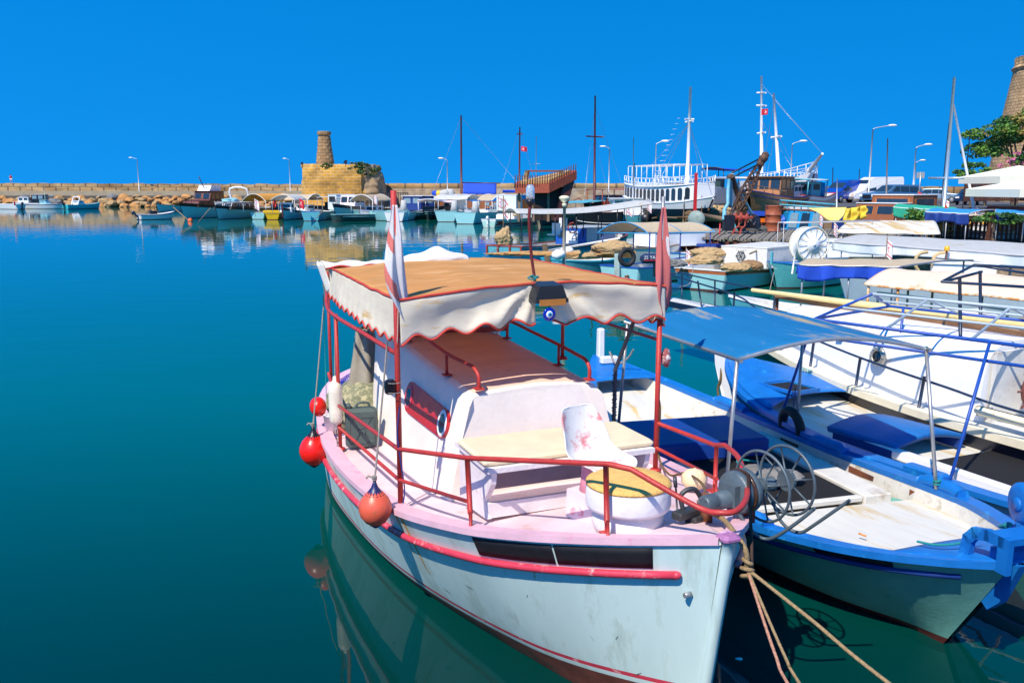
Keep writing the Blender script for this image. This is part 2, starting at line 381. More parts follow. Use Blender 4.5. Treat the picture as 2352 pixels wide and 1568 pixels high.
# ---------------------------------------------------------------- water
def water_mat():
    m = bpy.data.materials.new('harbour_water'); m.use_nodes = True; nt = m.node_tree; N = nt.nodes; L = nt.links
    b = N['Principled BSDF']; b.inputs['Roughness'].default_value = .015; b.inputs['IOR'].default_value = 1.34; b.inputs['Specular IOR Level'].default_value = .5
    tc = N.new('ShaderNodeTexCoord')
    n0 = N.new('ShaderNodeTexNoise'); n0.inputs['Scale'].default_value = .06; n0.inputs['Detail'].default_value = 3; L.new(tc.outputs['Object'], n0.inputs['Vector'])
    cr = N.new('ShaderNodeMix'); cr.data_type = 'RGBA'; cr.inputs['A'].default_value = (.0, .024, .024, 1); cr.inputs['B'].default_value = (.0, .100, .078, 1)   # steep-view darkening put into the colour: dark near the camera, turquoise further out
    sp = N.new('ShaderNodeSeparateXYZ'); L.new(tc.outputs['Object'], sp.inputs[0]); dm = N.new('ShaderNodeMapRange'); dm.inputs['From Min'].default_value = 3.; dm.inputs['From Max'].default_value = 17.; dm.interpolation_type = 'SMOOTHSTEP'; L.new(sp.outputs['Y'], dm.inputs['Value'])
    ma = N.new('ShaderNodeMath'); ma.operation = 'MULTIPLY_ADD'; ma.inputs[1].default_value = .35; L.new(n0.outputs['Fac'], ma.inputs[0]); L.new(dm.outputs[0], ma.inputs[2]); m3 = N.new('ShaderNodeMath'); m3.operation = 'SUBTRACT'; m3.inputs[1].default_value = .17; m3.use_clamp = True; L.new(ma.outputs[0], m3.inputs[0]); L.new(m3.outputs[0], cr.inputs['Factor']); L.new(cr.outputs['Result'], b.inputs['Base Color'])
    def nz(sc, st, det):
        mp = N.new('ShaderNodeMapping'); mp.inputs['Scale'].default_value = st; L.new(tc.outputs['Object'], mp.inputs['Vector'])
        n = N.new('ShaderNodeTexNoise'); n.inputs['Scale'].default_value = sc; n.inputs['Detail'].default_value = det; n.inputs['Roughness'].default_value = .5; L.new(mp.outputs[0], n.inputs['Vector']); return n
    a = nz(.55, (.8, 1.3, 1), 2); c = nz(3.2, (.7, 1.4, 1), 2); msk = nz(.05, (1, 1, 1), 2)
    mr = N.new('ShaderNodeMapRange'); mr.inputs['From Min'].default_value = .35; mr.inputs['From Max'].default_value = .65; mr.inputs['To Min'].default_value = .12; mr.inputs['To Max'].default_value = 1.; L.new(msk.outputs['Fac'], mr.inputs['Value'])
    sm = N.new('ShaderNodeMath'); sm.operation = 'MULTIPLY'; L.new(c.outputs['Fac'], sm.inputs[0]); L.new(mr.outputs[0], sm.inputs[1])
    s2 = N.new('ShaderNodeMath'); s2.operation = 'MULTIPLY_ADD'; s2.inputs[1].default_value = .12; L.new(sm.outputs[0], s2.inputs[0]); L.new(a.outputs['Fac'], s2.inputs[2])
    bp = N.new('ShaderNodeBump'); bp.inputs['Strength'].default_value = 1.; bp.inputs['Distance'].default_value = .013; L.new(s2.outputs[0], bp.inputs['Height']); L.new(bp.outputs[0], b.inputs['Normal'])
    return m
mb = MB(); mb.add([(-3000,-30,0),(3000,-30,0),(3000,4000,0),(-3000,4000,0)], [(0,1,2,3)])
structure(mb.build('water', water_mat()))
# ================================================================ pink-decked fishing boat (nearest)
pinkdeck = M('pink_deck_paint', (.78,.57,.60), .5, col2=(.62,.40,.38), amt=.22, sc2=2.5, var=.12, scale=3, bump=.12)
pinkcap = M('pink_rail_paint', (.76,.46,.54), .5, col2=(.72,.26,.38), amt=.22, sc2=3, var=.12, bump=.12)
cabwhite = M('cabin_pinkish_white', (.86,.77,.68), .45, var=.09, scale=2, col2=(.80,.66,.42), amt=.1, sc2=1.2, bump=.25, bscale=22)
roofpink = M('cabin_roof_dusty_pink', (.82,.55,.42), .6, var=.12, scale=2, col2=(.36,.22,.13), amt=.16, sc2=5, stretch=(2,.8,1), bump=.2)
hullw = M('pale_hull_paint', (.60,.76,.72), .38, var=.1, scale=1.3, col2=(.48,.60,.54), amt=.48, sc2=2.6, stretch=(1.2,1.2,.22), bump=.18, bscale=9)
redrub = M('red_rubbing_strake', (.62,.045,.08), .4, col2=(.75,.38,.36), amt=.33, sc2=7, var=.15)
tancanvas = M('tan_sunbleached_canvas', (.76,.39,.12), .85, scale=2.2, stretch=(3,.7,1), var=.16, col2=(.84,.50,.21), amt=.42, sc2=1.6, bump=.35, bscale=14, transl=.38)
valcanvas = M('cream_valance_canvas', (.84,.77,.62), .85, scale=3, var=.08, col2=(.74,.50,.20), amt=.30, sc2=1.4, stretch=(1,1,5), bump=.2, transl=.3)
redtrim = M('red_canvas_binding', (.55,.05,.03), .8, col2=(.62,.25,.08), amt=.25, sc2=8, var=.15)
bow = Vector((1.355, 5.13, 0)); ang = atan2(.927, -.375)
PB = thing('fishing_boat', 'pink decked fishing boat with tan sun canopy and pale blue hull in the foreground', 'fishing boat', bow, ang)
PM = Matrix.Translation(bow)@Matrix.Rotation(ang, 4, 'Z'); PI_ = PM.inverted()
def PL(px, py, Y): return PI_@AY(px, py, Y)
def PW(x, y, z): return PM@Vector((x, y, z))
T9 = lambda tab: [(a/9., b) for a, b in tab]
ph = Hull(9., T9([(0,.05),(.3,.36),(.6,.63),(1,.92),(1.6,1.21),(2.9,1.48),(4.5,1.58),(6,1.52),(7.5,1.28),(8.4,.9),(9,.3)]),
          T9([(0,.02),(.5,.14),(1.4,.46),(3.4,1.09),(5,1.33),(6.56,1.36),(8,1.0),(9,.15)]),
          T9([(0,1.63),(.56,1.50),(1.62,1.27),(2.9,1.04),(5.3,.87),(7,.87),(9,1.08)]), rake=.28, srake=.5, depth=.5, flare=.78)
hm = ph.mesh(60, (.08, .12, .155, .20), (.2,.4,.6,.75,.87,1.), bands=lambda r, n: 1 if r < 3 else (2 if r == 4 else 0), zoff=[(0,.36),(1.4/9,.17),(3/9,.05),(5/9,.0),(1,.03)])
hb = hm.build('hull', [hullw, M('slimy_red_bottom', (.17,.045,.03), .6, var=.4, col2=(.05,.05,.03), amt=.4, sc2=4), redrub], PB)
ph.capmesh(.14, .05, .025, 60).build('gunwale', pinkcap, PB)
ph.innermesh(.035, .12, 40, .005, 1., .05).build('deck', pinkdeck, PB)
mb = ph.railtube(.245, .029, .02, .93, off=.026, ns=70)
for sd_ in (1, -1): q = ph.p(.02, ph.Z(.02)-.245, sd_, .026); mb.lathe([(.029,-.002),(.027,.02),(.018,.038),(0,.045)], q, q-ph.p(.03, ph.Z(.03)-.245, sd_, .026), 10)
mb.build('rubbing_strake', redrub, PB)
# stem post
mb = MB()
for k in range(13):
    z = lerp(-.3, 1.66, k/12)
sp = [ph.p(0, lerp(-.1, 1.66, k/14), 1) for k in range(15)]
mb.tube([Vector((p.x-.01, 0, p.z)) for p in sp], .045, 8); mb.build('stem', hullw, PB)
mb = MB(); a = ph.top(.004, 1); mb.box((.0, 0, 1.645), (.12, .13, .055), bev=.02); mb.build('stem_head', M('purple_paint', (.35,.14,.30), .5, col2=(.7,.42,.6), amt=.4, sc2=12), PB)
# black name boards on the bow
for (x0, x1) in ((.30, .85), (.865, 1.52)):
    mb = MB()
    def fn(a, b): 
        t = lerp(x0, x1, a)/9.; p = ph.p(t, ph.Z(t)-lerp(.048, .20, b), 1, .006); return p
    mb.grid(fn, 10, 3, smooth=True); mb.build('name_board', M('black_vinyl', (.004,.005,.009), .7, var=.3, scale=12), PB, solid=.006)
mb = MB(); q = ph.p(.012, 1.22, 1, .01); mb.cyl(q, q+Vector((-.01,.05,.0)), .018, 8); mb.build('hull_bolt', steel, PB)
# rust streaks as thin drips of stained paint on the hull side
rs = M('rust_streak', (.60,.36,.09), .7, var=.3, scale=20)
for (u, dz0, dz1, wd) in ((2.62, .04, .62, .05), (2.74, .05, .45, .03), (5.0, .03, .3, .03), (3.9,.26,.5,.025), (1.05,.26,.36,.012)):
    mb = MB()
    def fn(a, b):
        z = ph.Z(u/9)-lerp(dz0, dz1, a); return ph.p((u+.03*a+(b-.5)*wd*(1-.7*a)+.006*sin(a*17))/9, z, 1, .003)
    mb.grid(fn, 12, 2); mb.build('rust_streak', rs, PB)
scm = M('dark_scuff', (.12,.13,.12), .8, var=.4)
for (u, z, du, dz) in ((.55,.75,.03,-.05),(.42,.48,.07,-.05),(1.9,.62,.10,.01),(1.2,.86,.02,-.03),(2.4,.36,.12,.02),(.75,.62,.02,.05),(3.3,.5,.06,.01)):
    mb = MB(); mb.grid(lambda a, b: ph.p((u+du*a)/9, z+dz*a+.008*(b-.5)*sin(pi*a), 1, .003), 6, 1); mb.build('scuff_mark', scm, PB)
# ---- cabin
def deckz(u): return ph.Z(u/9)-.01
def cabsec(u, s):        # s in 0..1 round the section from left deck to right deck
    zt = lerp(1.97, 2.06, min(1, max(0, (u-2.9)/2.5))); zb = deckz(u)-.02
    k = max(0, min(1, (u-2.78)/.16)); 
    pts = [(.95, zb), (.90, zb+.22), (.73, zt-.09), (.70, zt-.03), (.64, zt), (.3, zt+.03), (0, zt+.045), (-.3, zt+.03), (-.54, zt), (-.60, zt-.03), (-.63, zt-.09), (-.80, zb+.22), (-.85, zb)]
    i = s*(len(pts)-1); j = min(int(i), len(pts)-2); f = i-j
    return lerp(pts[j][0], pts[j+1][0], f), lerp(pts[j][1], pts[j+1][1], f)
mb = MB(); us = [2.98,3.4,3.8,4.2,4.6,5.0,5.3,5.62]
for u in us:
    for s in range(25): y, z = cabsec(u, s/24); mb.v.append((u, y, z))
for i in range(len(us)-1):
    for s in range(24):
        roof = 9 <= s <= 14 or s in (8, 15)
        mb.f.append((i*25+s, i*25+s+1, (i+1)*25+s+1, (i+1)*25+s)); mb.m.append(1 if roof else 0); mb.sm.append(True)
# sloping front face, rounded shoulder
fr = []
for s in range(25):
    y, z = cabsec(2.98, s/24); zt = 2.0; zb = deckz(2.8)
    f = (z-zb)/(zt-zb); fr.append((2.80+.06*f+(0 if f < .93 else .05), y*.985, z-(.015 if f > .9 else 0)))
o = len(mb.v); mb.v += fr
for s in range(24): mb.f.append((o+s, o+s+1, s+1, s)); mb.m.append(0); mb.sm.append(True)
mb.f.append(tuple(o+s for s in reversed(range(25)))); mb.m.append(0); mb.sm.append(False)
cab = mb.build('cabin', [cabwhite, roofpink], PB)
# red porthole board on the side
def cabside(u, f, off=0.):   # f 0 bottom 1 top of side
    y0, z0 = cabsec(u, 2/24); y1, z1 = cabsec(u, 4/24)
    return Vector((u, lerp(y0, y1, f)+off, lerp(z0, z1, f)+off*.25))
mb = MB(); n = 40; ring = []
for side, off in ((0, .002), (1, .03)):
    for i in range(n):
        w_ = 2*pi*i/n; cu = 3.32 if sin(w_) < 0 else 4.5; 
        u = cu+.14*sin(w_); f = .60+.19*cos(w_)
        ring.append(cabside(u, f, off))
mb.add(ring, [tuple(range(n, 2*n))]+[(i, (i+1) % n, n+(i+1) % n, n+i) for i in range(n)])
pbd = mb.build('porthole_board', M('red_glossy_board', (.50,.012,.02), .3, col2=(.12,.01,.01), amt=.06, sc2=7, var=.12), PB)
for cu in (3.32, 4.5):
    c = cabside(cu, .60, .032); nrm = Vector((0, .98, .2))
    mb = MB(); a_, b_ = frame_of(nrm)
    def fn(a, b): 
        w_ = 2*pi*a; r = lerp(.085, .125, b); return c+nrm*(.012*(1-abs(2*b-1)))+Vector((sin(w_)*r, 0, 0))+Vector((0, -.2*cos(w_)*r*1.05, .98*cos(w_)*r*1.05))
    mb.grid(fn, 28, 2); mb.build('porthole_ring', whiteclean if cu < 4 else redrub, pbd)
    mb = MB(); mb.add([c+nrm*.004+Vector((sin(2*pi*i/24)*.088, -.02*cos(2*pi*i/24), .092*cos(2*pi*i/24))) for i in range(24)], [tuple(range(24))]); mb.build('porthole_glass', glass, pbd)
# windscreen frame and wheelhouse opening behind roof
mb = MB()
for z in (2.11, 2.52): mb.box((5.50, .04, z), (.06, 1.46, .06))
for y in (-.68, -.2, .3, .76): mb.box((5.50, y, 2.31), (.06, .06, .4))
ws = mb.build('windscreen_frame', redoxide, PB)
mb = MB()
for y in (-.44, .05, .53): mb.box((5.50, y, 2.315), (.012, .44, .34))
mb.build('windscreen_glass', paleglass, ws)
mb = MB(); mb.prism([(5.62, .93, .85), (5.9, .93, .85), (5.95, .80, 2.5), (5.45, .76, 2.5), (5.60, .72, 2.1)], (0, -.04, 0)); mb.build('wheelhouse_side', cabwhite, PB); mb = MB(); mb.prism([(5.62, -.83, .85), (5.9, -.83, .85), (5.95, -.70, 2.5), (5.45, -.66, 2.5), (5.60, -.62, 2.1)], (0, .04, 0)); mb.build('wheelhouse_side', cabwhite, PB)
# roof grab rails
for nm, P in (('left', [(2.93,.60,2.02),(2.93,.60,2.13),(3.02,.62,2.2),(3.2,.64,2.21),(3.65,.67,2.22),(4.4,.67,2.26),(5.0,.64,2.3),(5.2,.62,2.28),(5.25,.62,2.08)]),
              ('right', [(2.90,-.50,2.02),(2.90,-.50,2.12),(2.98,-.50,2.19),(3.2,-.52,2.2),(3.67,-.54,2.22),(4.4,-.54,2.25),(4.85,-.52,2.28),(5.02,-.52,2.25),(5.05,-.52,2.07)])):
    mb = MB(); mb.tube(smooth_path(P, 5), .018, 8)
    mid = P[4]; mb.cyl((mid[0], mid[1], 2.0), mid, .015, 8)
    for p in (P[0], (mid[0], mid[1], 2.01), P[-1]): mb.box((p[0], p[1], p[2]), (.10, .08, .012))
    mb.build('grab_rail', redpipe, PB)
# ---- poles, canopy
def pole(x, y, z0, z1, r=.026, nm='canopy_post', mat=None):
    mb = MB(); mb.cyl((x, y, z0), (x, y, z1), r, 10); mb.lathe([(.06, 0), (.05, .02), (.03, .03)], (x, y, z0), seg=10); return mb.build(nm, mat or redpipe, PB)
LP = (2.87, 1.36); RP = (2.88, -1.24)
pole(*LP, deckz(2.87), 3.78, .025); pole(*RP, deckz(2.87), 2.55, .025)
mb = MB(); mb.cyl((RP[0]-.0, RP[1]-.0, 2.45), (RP[0], RP[1], 3.72), .019, 8); mb.build('flag_post', steel, PB)
pole(5.33, 1.42, deckz(5.33), 2.42, .022); pole(6.9, 1.22, .9, 2.75, .02)
pole(3.75, -.62, 2.05, 2.8, .018); 
mb = MB(); mb.tube([(2.9,-1.05,2.75),(3.3,-1.0,2.0),(3.32,-1.0,1.1)], .02, 8)
for k in range(16): z = lerp(1.35, 1.98, k/15); mb.torus((3.31, -1.0, z), (0, .3*(-1)**k, 1), .025, .005, 12, 4)
mb.build('strapped_pole', M('dark_wrapped_pole', (.05,.055,.07), .6), PB)
mb = MB(); mb.tube(smooth_path([(2.87,1.36,2.40),(4.0,1.42,2.42),(5.33,1.43,2.40),(6.1,1.38,2.42),(6.9,1.22,2.6)], 6), .021, 8); mb.build('side_rail', redpipe, PB)
mb = MB(); mb.tube([(2.88,-1.24,2.35),(5.4,-1.3,2.35)], .017, 8); mb.build('side_rail', redpipe, PB)
CU0, CU1 = 2.84, 6.05
def ctop(u, y):      # canvas surface height
    a = (u-CU0)/(CU1-CU0); c = y/1.34
    z = 2.86+.085*(1-c*c)*(1-.3*a)+.02*a
    z += .014*noise.noise(Vector((u*1.4, y*2.2, 0)))-.03*sin(pi*a)*(1-c*c)*.6 + .010*noise.noise(Vector((u*4, y*5, 3)))
    if a < .12: z += .012*(1-a/.12)
    return z
def cy(u, b): return lerp(1.34, -1.27, b)
mb = MB(); mb.grid(lambda a, b: (lerp(CU0, CU1, a)+.02*sin(b*pi), cy(0, b), ctop(lerp(CU0, CU1, a), cy(0, b))), 40, 40); can = mb.build('canopy', tancanvas, PB, solid=.006)
# valances
def valance(P0, P1, drop, waves, fold, out, nm, seg=120, topz=None, phase=0.):
    P0 = Vector(P0); P1 = Vector(P1); out = Vector(out)
    def bot(a): return drop(a)+(.035 if waves < 9 else .024)*cos(2*pi*(a*waves+phase))
    def fn(a, b):
        p = P0.lerp(P1, a); z = (topz(a) if topz else p.z)
        d = bot(a)*b; return Vector((p.x, p.y, z-d))+out*fold(a, b)
    mb = MB(); mb.grid(fn, seg, 10); v = mb.build(nm, valcanvas, PB, solid=.004)
    mb = MB(); mb.tube([fn(i/seg, 1.) for i in range(seg+1)], .011, 6); mb.build('trim', redtrim, v)
    mb = MB(); mb.tube([fn(i/seg, 0.)+out*.004 for i in range(0, seg+1, 3)], .013, 6); mb.build('trim', redtrim, v)
    return v
valance((CU0, 1.345, 2.86), (CU1, 1.345, 2.88), lambda a: .36-.04*a, 13, lambda a, b: .05*b*(.4+.5*noise.noise(Vector((a*5, b*1.2, 1))))+.05*sin(pi*a)*b, (0, 1, 0), 'side_valance', 150, topz=lambda a: ctop(lerp(CU0, CU1, a), 1.34))
valance((CU0, -1.27, 2.86), (CU1, -1.27, 2.88), lambda a: .36, 15, lambda a, b: .03*b*noise.noise(Vector((a*6, b, 7))), (0, -1, 0), 'side_valance', 120, topz=lambda a: ctop(lerp(CU0, CU1, a), -1.27))
# front valance: two halves gathered to the lamp in the middle
ymid = .03
def foldL(a, b):         # a 0 left pole .. 1 middle
    dx = (1-a)*1.35; dz = b*.36+.02; th = atan2(dz, dx+.02); return (.034*sin(th*11+1.0)+.007*sin(th*23))*min(1, (dx+dz)*1.6)*min(1, a*6+.1)+.03*b
valance((CU0, 1.34, 2.86), (CU0, ymid+.06, 2.94), lambda a: .36-.02*a, 4.1, foldL, (-1, 0, 0), 'front_valance', 90, topz=lambda a: ctop(CU0, lerp(1.34, ymid+.06, a)), phase=.05)
def foldR(a, b):
    dx = a*1.3; dz = b*.36+.02; th = atan2(dz, dx+.02); return (.036*sin(th*11+.3)+.007*sin(th*23))*min(1, (dx+dz)*1.6)*min(1, (1-a)*6+.1)+.03*b
valance((CU0, ymid-.09, 2.94), (CU0, -1.26, 2.86), lambda a: .36-.04*a, 3.2, foldR, (-1, 0, 0), 'front_valance', 90, topz=lambda a: ctop(CU0, lerp(ymid-.09, -1.26, a)), phase=.55)
# folded back flap lying on the rear of the canopy
mb = MB()
def flap(a, b):
    y = lerp(1.43, -.35, a); hgt = .04+.11*exp(-((a-.78)/.16)**2)+.03*noise.noise(Vector((a*6, 0, 2))); w_ = pi*b
    wd = .20+.14*exp(-((a-.8)/.2)**2)
    return (CU1-.05+wd*cos(w_)*.9-.25*a*(1-b)+.1*a, y, 2.90+hgt*sin(w_)**.7+.05*(1-b)*exp(-((a-.8)/.15)**2)+.015*sin(a*31+b*5))
mb.grid(flap, 60, 14); fl_ = mb.build('folded_flap', M('pale_flap_canvas', (.80,.76,.68), .85, var=.1, col2=(.62,.5,.3), amt=.25, sc2=2), PB, solid=.008)
mb = MB(); mb.tube([Vector(flap(i/40, .985))+Vector((-.01,0,-.01)) for i in range(41)], .010, 6); mb.build('trim', redtrim, fl_)
mb = MB()
def fl2(a, b):
    return (lerp(CU1-.1, CU1+.15, b)-.03*a, 1.43+.05*sin(b*3)-.10*a, 2.93-.34*a+.02*sin(b*9))
mb.grid(fl2, 10, 8); mb.build('corner_flap', MATS['pale_flap_canvas'], PB, solid=.006)
# roof lamp on a bent pole, deck light and charm
mb = MB(); tp = [ (3.0,.02,2.96),(3.02,.05,3.2),(2.98,.09,3.5),(2.98,.08,3.66) ]
mb.tube(smooth_path(tp, 6), .015, 8); mb.build('lamp_pole', M('maroon_pole', (.16,.02,.02), .5), PB)
mb = MB(); mb.lathe([(.03,0),(.042,.03),(.042,.05)], (2.98,.08,3.645), seg=14); lc = mb.build('lamp_base', blackp, PB)
mb = MB(); mb.lathe([(.036,0),(.04,.03),(.038,.10),(.024,.125),(0,.13)], (2.98,.08,3.70), seg=16); mb.build('lamp_lens', M('frosted_lens', (.7,.75,.78), .15, var=.3, scale=30, trans=.5, bump=.6), PB)
mb = MB(); mb.torus((2.99,.03,3.0), (0,0,1), .03, .012, 14, 6); mb.tube(smooth_path([(2.96,.03,3.0),(2.93,.06,2.98),(2.94,.12,3.0),(2.97,.05,3.02)],4), .007, 5); mb.build('rope_lashing', tealrope, PB)
mb = MB(); mb.prism([(2.68,.155,2.83),(2.68,-.155,2.83),(2.68,-.11,2.95),(2.68,.11,2.95)], (.20,0,.02)); mb.prism([(2.66,.16,2.80),(2.66,-.16,2.80),(2.66,-.155,2.835),(2.66,.155,2.835)], (.2,0,.0)); fl = mb.build('deck_light', M('black_plastic', (.02,.022,.025), .35), PB)
mb = MB(); mb.box((2.655,0,2.805), (.012,.25,.055)); mb.build('reflector', M('amber_reflector', (.45,.17,.03), .3), fl)
# ---- deck rails
def tube_part(nm, P, r, mat, par, sm=0, seg=8, **k):
    mb = MB(); mb.tube(smooth_path(P, sm) if sm else P, r, seg, **k); return mb.build(nm, mat, par)
tube_part('deck_rail', smooth_path([(6.9,1.25,1.42),(5.33,1.43,1.38)],3)+[(5.33,1.43,1.38),(2.87,1.37,1.56),(1.75,1.12,1.78),(.62,.52,2.0)]+smooth_path([(.5,.42,1.99), PL(1600,1163,5.22), PL(1655,1177,5.12), PL(1692,1172,5.15), PL(1714,1145,5.35), PL(1717,1105,5.8)],5), .020, redpipe, PB)
tube_part('deck_rail', [(2.87,-1.25,1.52),(1.6,-1.02,1.68)]+smooth_path([PL(1665,1022,6.75), PL(1692,1045,6.4), PL(1706,1075,6.1), PL(1713,1130,5.9), PL(1716,1190,5.8)],5), .020, redpipe, PB)
tube_part('lower_rail', [(5.33,1.43,1.12),(2.87,1.37,1.28),(1.72,1.14,1.45)], .017, redpipe, PB)
tube_part('lower_rail', [(6.9,1.22,1.16),(5.33,1.43,1.12)], .017, redpipe, PB)
tube_part('lower_rail', [(2.88,-1.24,1.27),(1.5,-.98,1.42)], .017, redpipe, PB)
def stanchion(b, t):
    mb = MB(); b = Vector(b); t = Vector(t); k = b.lerp(t, .22)
    d = (t-k).normalized()
    mb.tube([k, t], .022, 4); 
    for s_ in (-1, 1):
        f = b+Vector((.05*s_, -.02*s_, 0)); mb.tube([k+Vector((.012*s_,0,.02)), f], .013, 4); mb.box(f+Vector((.02*s_,0,.004)), (.09, .05, .01))
    mb.build('stanchion', redpipe, PB)
stanchion((1.62,1.14,deckz(1.62)), (1.75,1.12,1.77)); stanchion((.62,.52,deckz(.6)), (.64,.53,1.99)); stanchion((1.52,-.98,deckz(1.52)), (1.55,-1.0,1.69)); 
mb = MB(); a = PL(1721,1175,5.75); mb.box(a, (.03,.08,.16)); mb.build('stanchion', redpipe, PB)
# ---- bench
benchw = M('peeling_white_bench', (.78,.72,.72), .6, col2=(.38,.24,.18), amt=.14, sc2=9, var=.12, bump=.3)
mb = MB()
zb = deckz(1.7); zt = 1.66
def sidep(y):
    P = [(1.80,zb),(2.45,zb-.06),(2.45,zt),(1.68,zt),(1.70,zt-.10),(1.78,zt-.20),(1.86,zt-.28),(1.84,zb+.06)]
    mb.prism([(u, y, z) for u, z in P], (0, -.045, 0))
bs = MB(); mb = bs; sidep(.95); s1 = bs.build('bench_side', benchw, PB); bs = MB(); mb = bs; sidep(-.40); bs.build('bench_side', benchw, PB)
mb = MB(); mb.box((2.06,.255,zt+.02), (.80,1.46,.04)); mb.build('bench_seat_board', benchw, PB)
mb = MB(); mb.box((2.44,.255,(zb+zt)/2), (.03,1.36,zt-zb)); mb.build('bench_back_board', M('bench_inner_pink', (.80,.62,.62), .6, var=.15), PB)
mb = MB(); mb.box((1.83,.255,zb+.06), (.035,1.34,.12)); mb.build('bench_kick_board', benchw, PB)
mb = MB(); mb.box((1.82,.255,zt-.03), (.03,1.40,.05)); mb.build('bench_front_rail', benchw, PB)
mb = MB()
mb.box((2.03,.255,zt+.068), (.66,1.50,.056), bev=.02); mb.build('bench_cushion', M('cream_vinyl_cushion', (.78,.64,.42), .55, var=.1, scale=4, bump=.3, bscale=12), PB)
# ---- bucket chair on pedestal
cz = deckz(1.3)
chr_ = thing('bucket_chair', 'white plastic bucket chair with worn pink paint on a pink pedestal', 'chair', PW(1.34,.25,cz), ang+radians(14))
pkped = M('pink_pedestal', (.76,.28,.36), .55, col2=(.80,.62,.62), amt=.3, sc2=5, var=.15)
mb = MB(); mb.box((0,0,.11), (.30,.30,.22), taper=.97); mb.build('base_box', M('worn_pink_white', (.80,.62,.64), .6, col2=(.7,.2,.26), amt=.3, sc2=6), chr_)
mb = MB(); mb.lathe([(.115,.2),(.10,.3),(.095,.40),(.10,.43)], (0,0,0), seg=16); mb.build('pedestal', pkped, chr_)
chm = M('worn_chair_shell', (.82,.78,.72), .35, col2=(.70,.22,.22), amt=.4, sc2=4.5, var=.08, bump=.1)
mb = MB()
prof = smooth_path([(-.27,0,.425),(-.22,0,.455),(-.10,0,.445),(.03,0,.45),(.12,0,.50),(.17,0,.60),(.21,0,.72),(.23,0,.80),(.235,0,.83)], 6)
cn = len(prof)-1
def chair(a, b):
    i = a*cn; j = min(int(i), cn-1); p = prof[j].lerp(prof[j+1], i-j); t = (b-.5)*2
    wd = interp([(0,.155),(.07,.21),(.25,.235),(.45,.23),(.6,.215),(.8,.18),(.93,.145),(1,.07)], a)
    cup = interp([(0,.0),(.2,.045),(.45,.09),(.6,.09),(.8,.05),(1,.01)], a)*abs(t)**2.4
    tilt = interp([(0,0),(.4,.3),(.6,.8),(1,1)], a)
    return (p.x-cup*tilt, t*wd, p.z+cup*(1-tilt*.7)-(.03*(1-t*t) if a < .04 else 0))
mb.grid(chair, 40, 18); mb.build('seat_shell', chm, chr_, solid=.012, sub=1)
# ---- foam drum
dr = thing('foam_drum', 'round white drum with a yellow foam top on the pink foredeck', 'drum', PW(.84,.24,deckz(.84)), 0)
mb = MB(); mb.lathe([(.235,0),(.25,.05),(.25,.17)], seg=40); mb.build('base', M('speckled_white', (.80,.76,.72), .7, col2=(.3,.2,.12), amt=.05, sc2=25, var=.1), dr)
mb = MB(); mb.lathe([(.25,.165),(.292,.175),(.30,.20),(.298,.34),(.292,.355)], seg=48); mb.build('rim', M('chipped_white_rim', (.82,.80,.78), .6, col2=(.62,.42,.1), amt=.08, sc2=12, var=.08, bump=.5, bscale=14), dr)
mb = MB(); mb.lathe([(.300,.335),(.298,.352),(.27,.368),(.15,.378),(0,.38)], seg=48); mb.build('foam_top', M('yellow_foam', (.85,.50,.14), .95, scale=18, var=.16, bump=1., bscale=110), dr)
# ---- winch on the bow
wc = MB(); Yw = 5.72
def PV(px, py, Y=Yw): return PL(px, py, Y)
post = Vector((.61,-.26,deckz(.6)))
D = PV(1700,1128,5.72); axw = Vector((.86,.51,0)); ax = (PI_.to_3x3()@axw).normalized()
mb = MB(); mb.cyl(post, (post.x, post.y, D.z-.05), .045, 16); wn = mb.build('winch_post', rust, PB)
Wn = wn
mb = MB(); mb.lathe([(0,-.075),(.135,-.075),(.150,-.06),(.152,-.02),(.146,-.015),(.146,.015),(.154,.02),(.154,.06),(.14,.075),(.0,.075)], D, ax, 36); mb.build('winch_drum', greysteel, Wn)
mb = MB(); mb.lathe([(.157,-.012),(.161,0),(.157,.012)], D, ax, 36); mb.build('winch_brake_band', M('greasy_rusty_band', (.07,.03,.012), .3, var=.5, scale=20), Wn)
a_, b_ = frame_of(ax)
mb = MB(); mb.box(D-ax*.10, (.05,.15,.15), rot=Matrix((ax, a_, b_)).transposed()); mb.lathe([(.05,-.34),(.058,-.33),(.06,-.25),(.055,-.24),(.055,-.22),(.062,-.215),(.062,-.12),(.07,-.1)], D+Vector((0,0,-.03)), ax, 18)
for k in range(6): q = D+Vector((0,0,-.03))-ax*.345+a_*.04*cos(k*pi/3)+b_*.04*sin(k*pi/3); mb.cyl(q, q+ax*.01, .008, 6)
mb.build('winch_motor', greysteel, Wn)
mb = MB(); mb.lathe([(.05,.07),(.052,.1),(.047,.12),(.047,.30),(.055,.31)], D, ax, 18); mb.build('winch_axle', greysteel, Wn)
def reel(c, R, hub, nm):
    mb = MB(); mb.torus(c, ax, R, .0105, 44, 7)
    for k in range(8):
        w_ = 2*pi*k/8+.3; d = a_*cos(w_)+b_*sin(w_); mb.tube([c+d*hub, c+d*R], .007, 5)
    mb.lathe([(0,-.012),(hub+.01,-.012),(hub+.01,.012),(0,.012)], c, ax, 14, smooth=False); return mb.build(nm, greysteel, Wn)
c1 = D+ax*.20; c2 = D+ax*.42
reel(D+ax*.21, .25, .05, 'winch_wheel'); reel(D+ax*.46, .25, .07, 'winch_wheel')
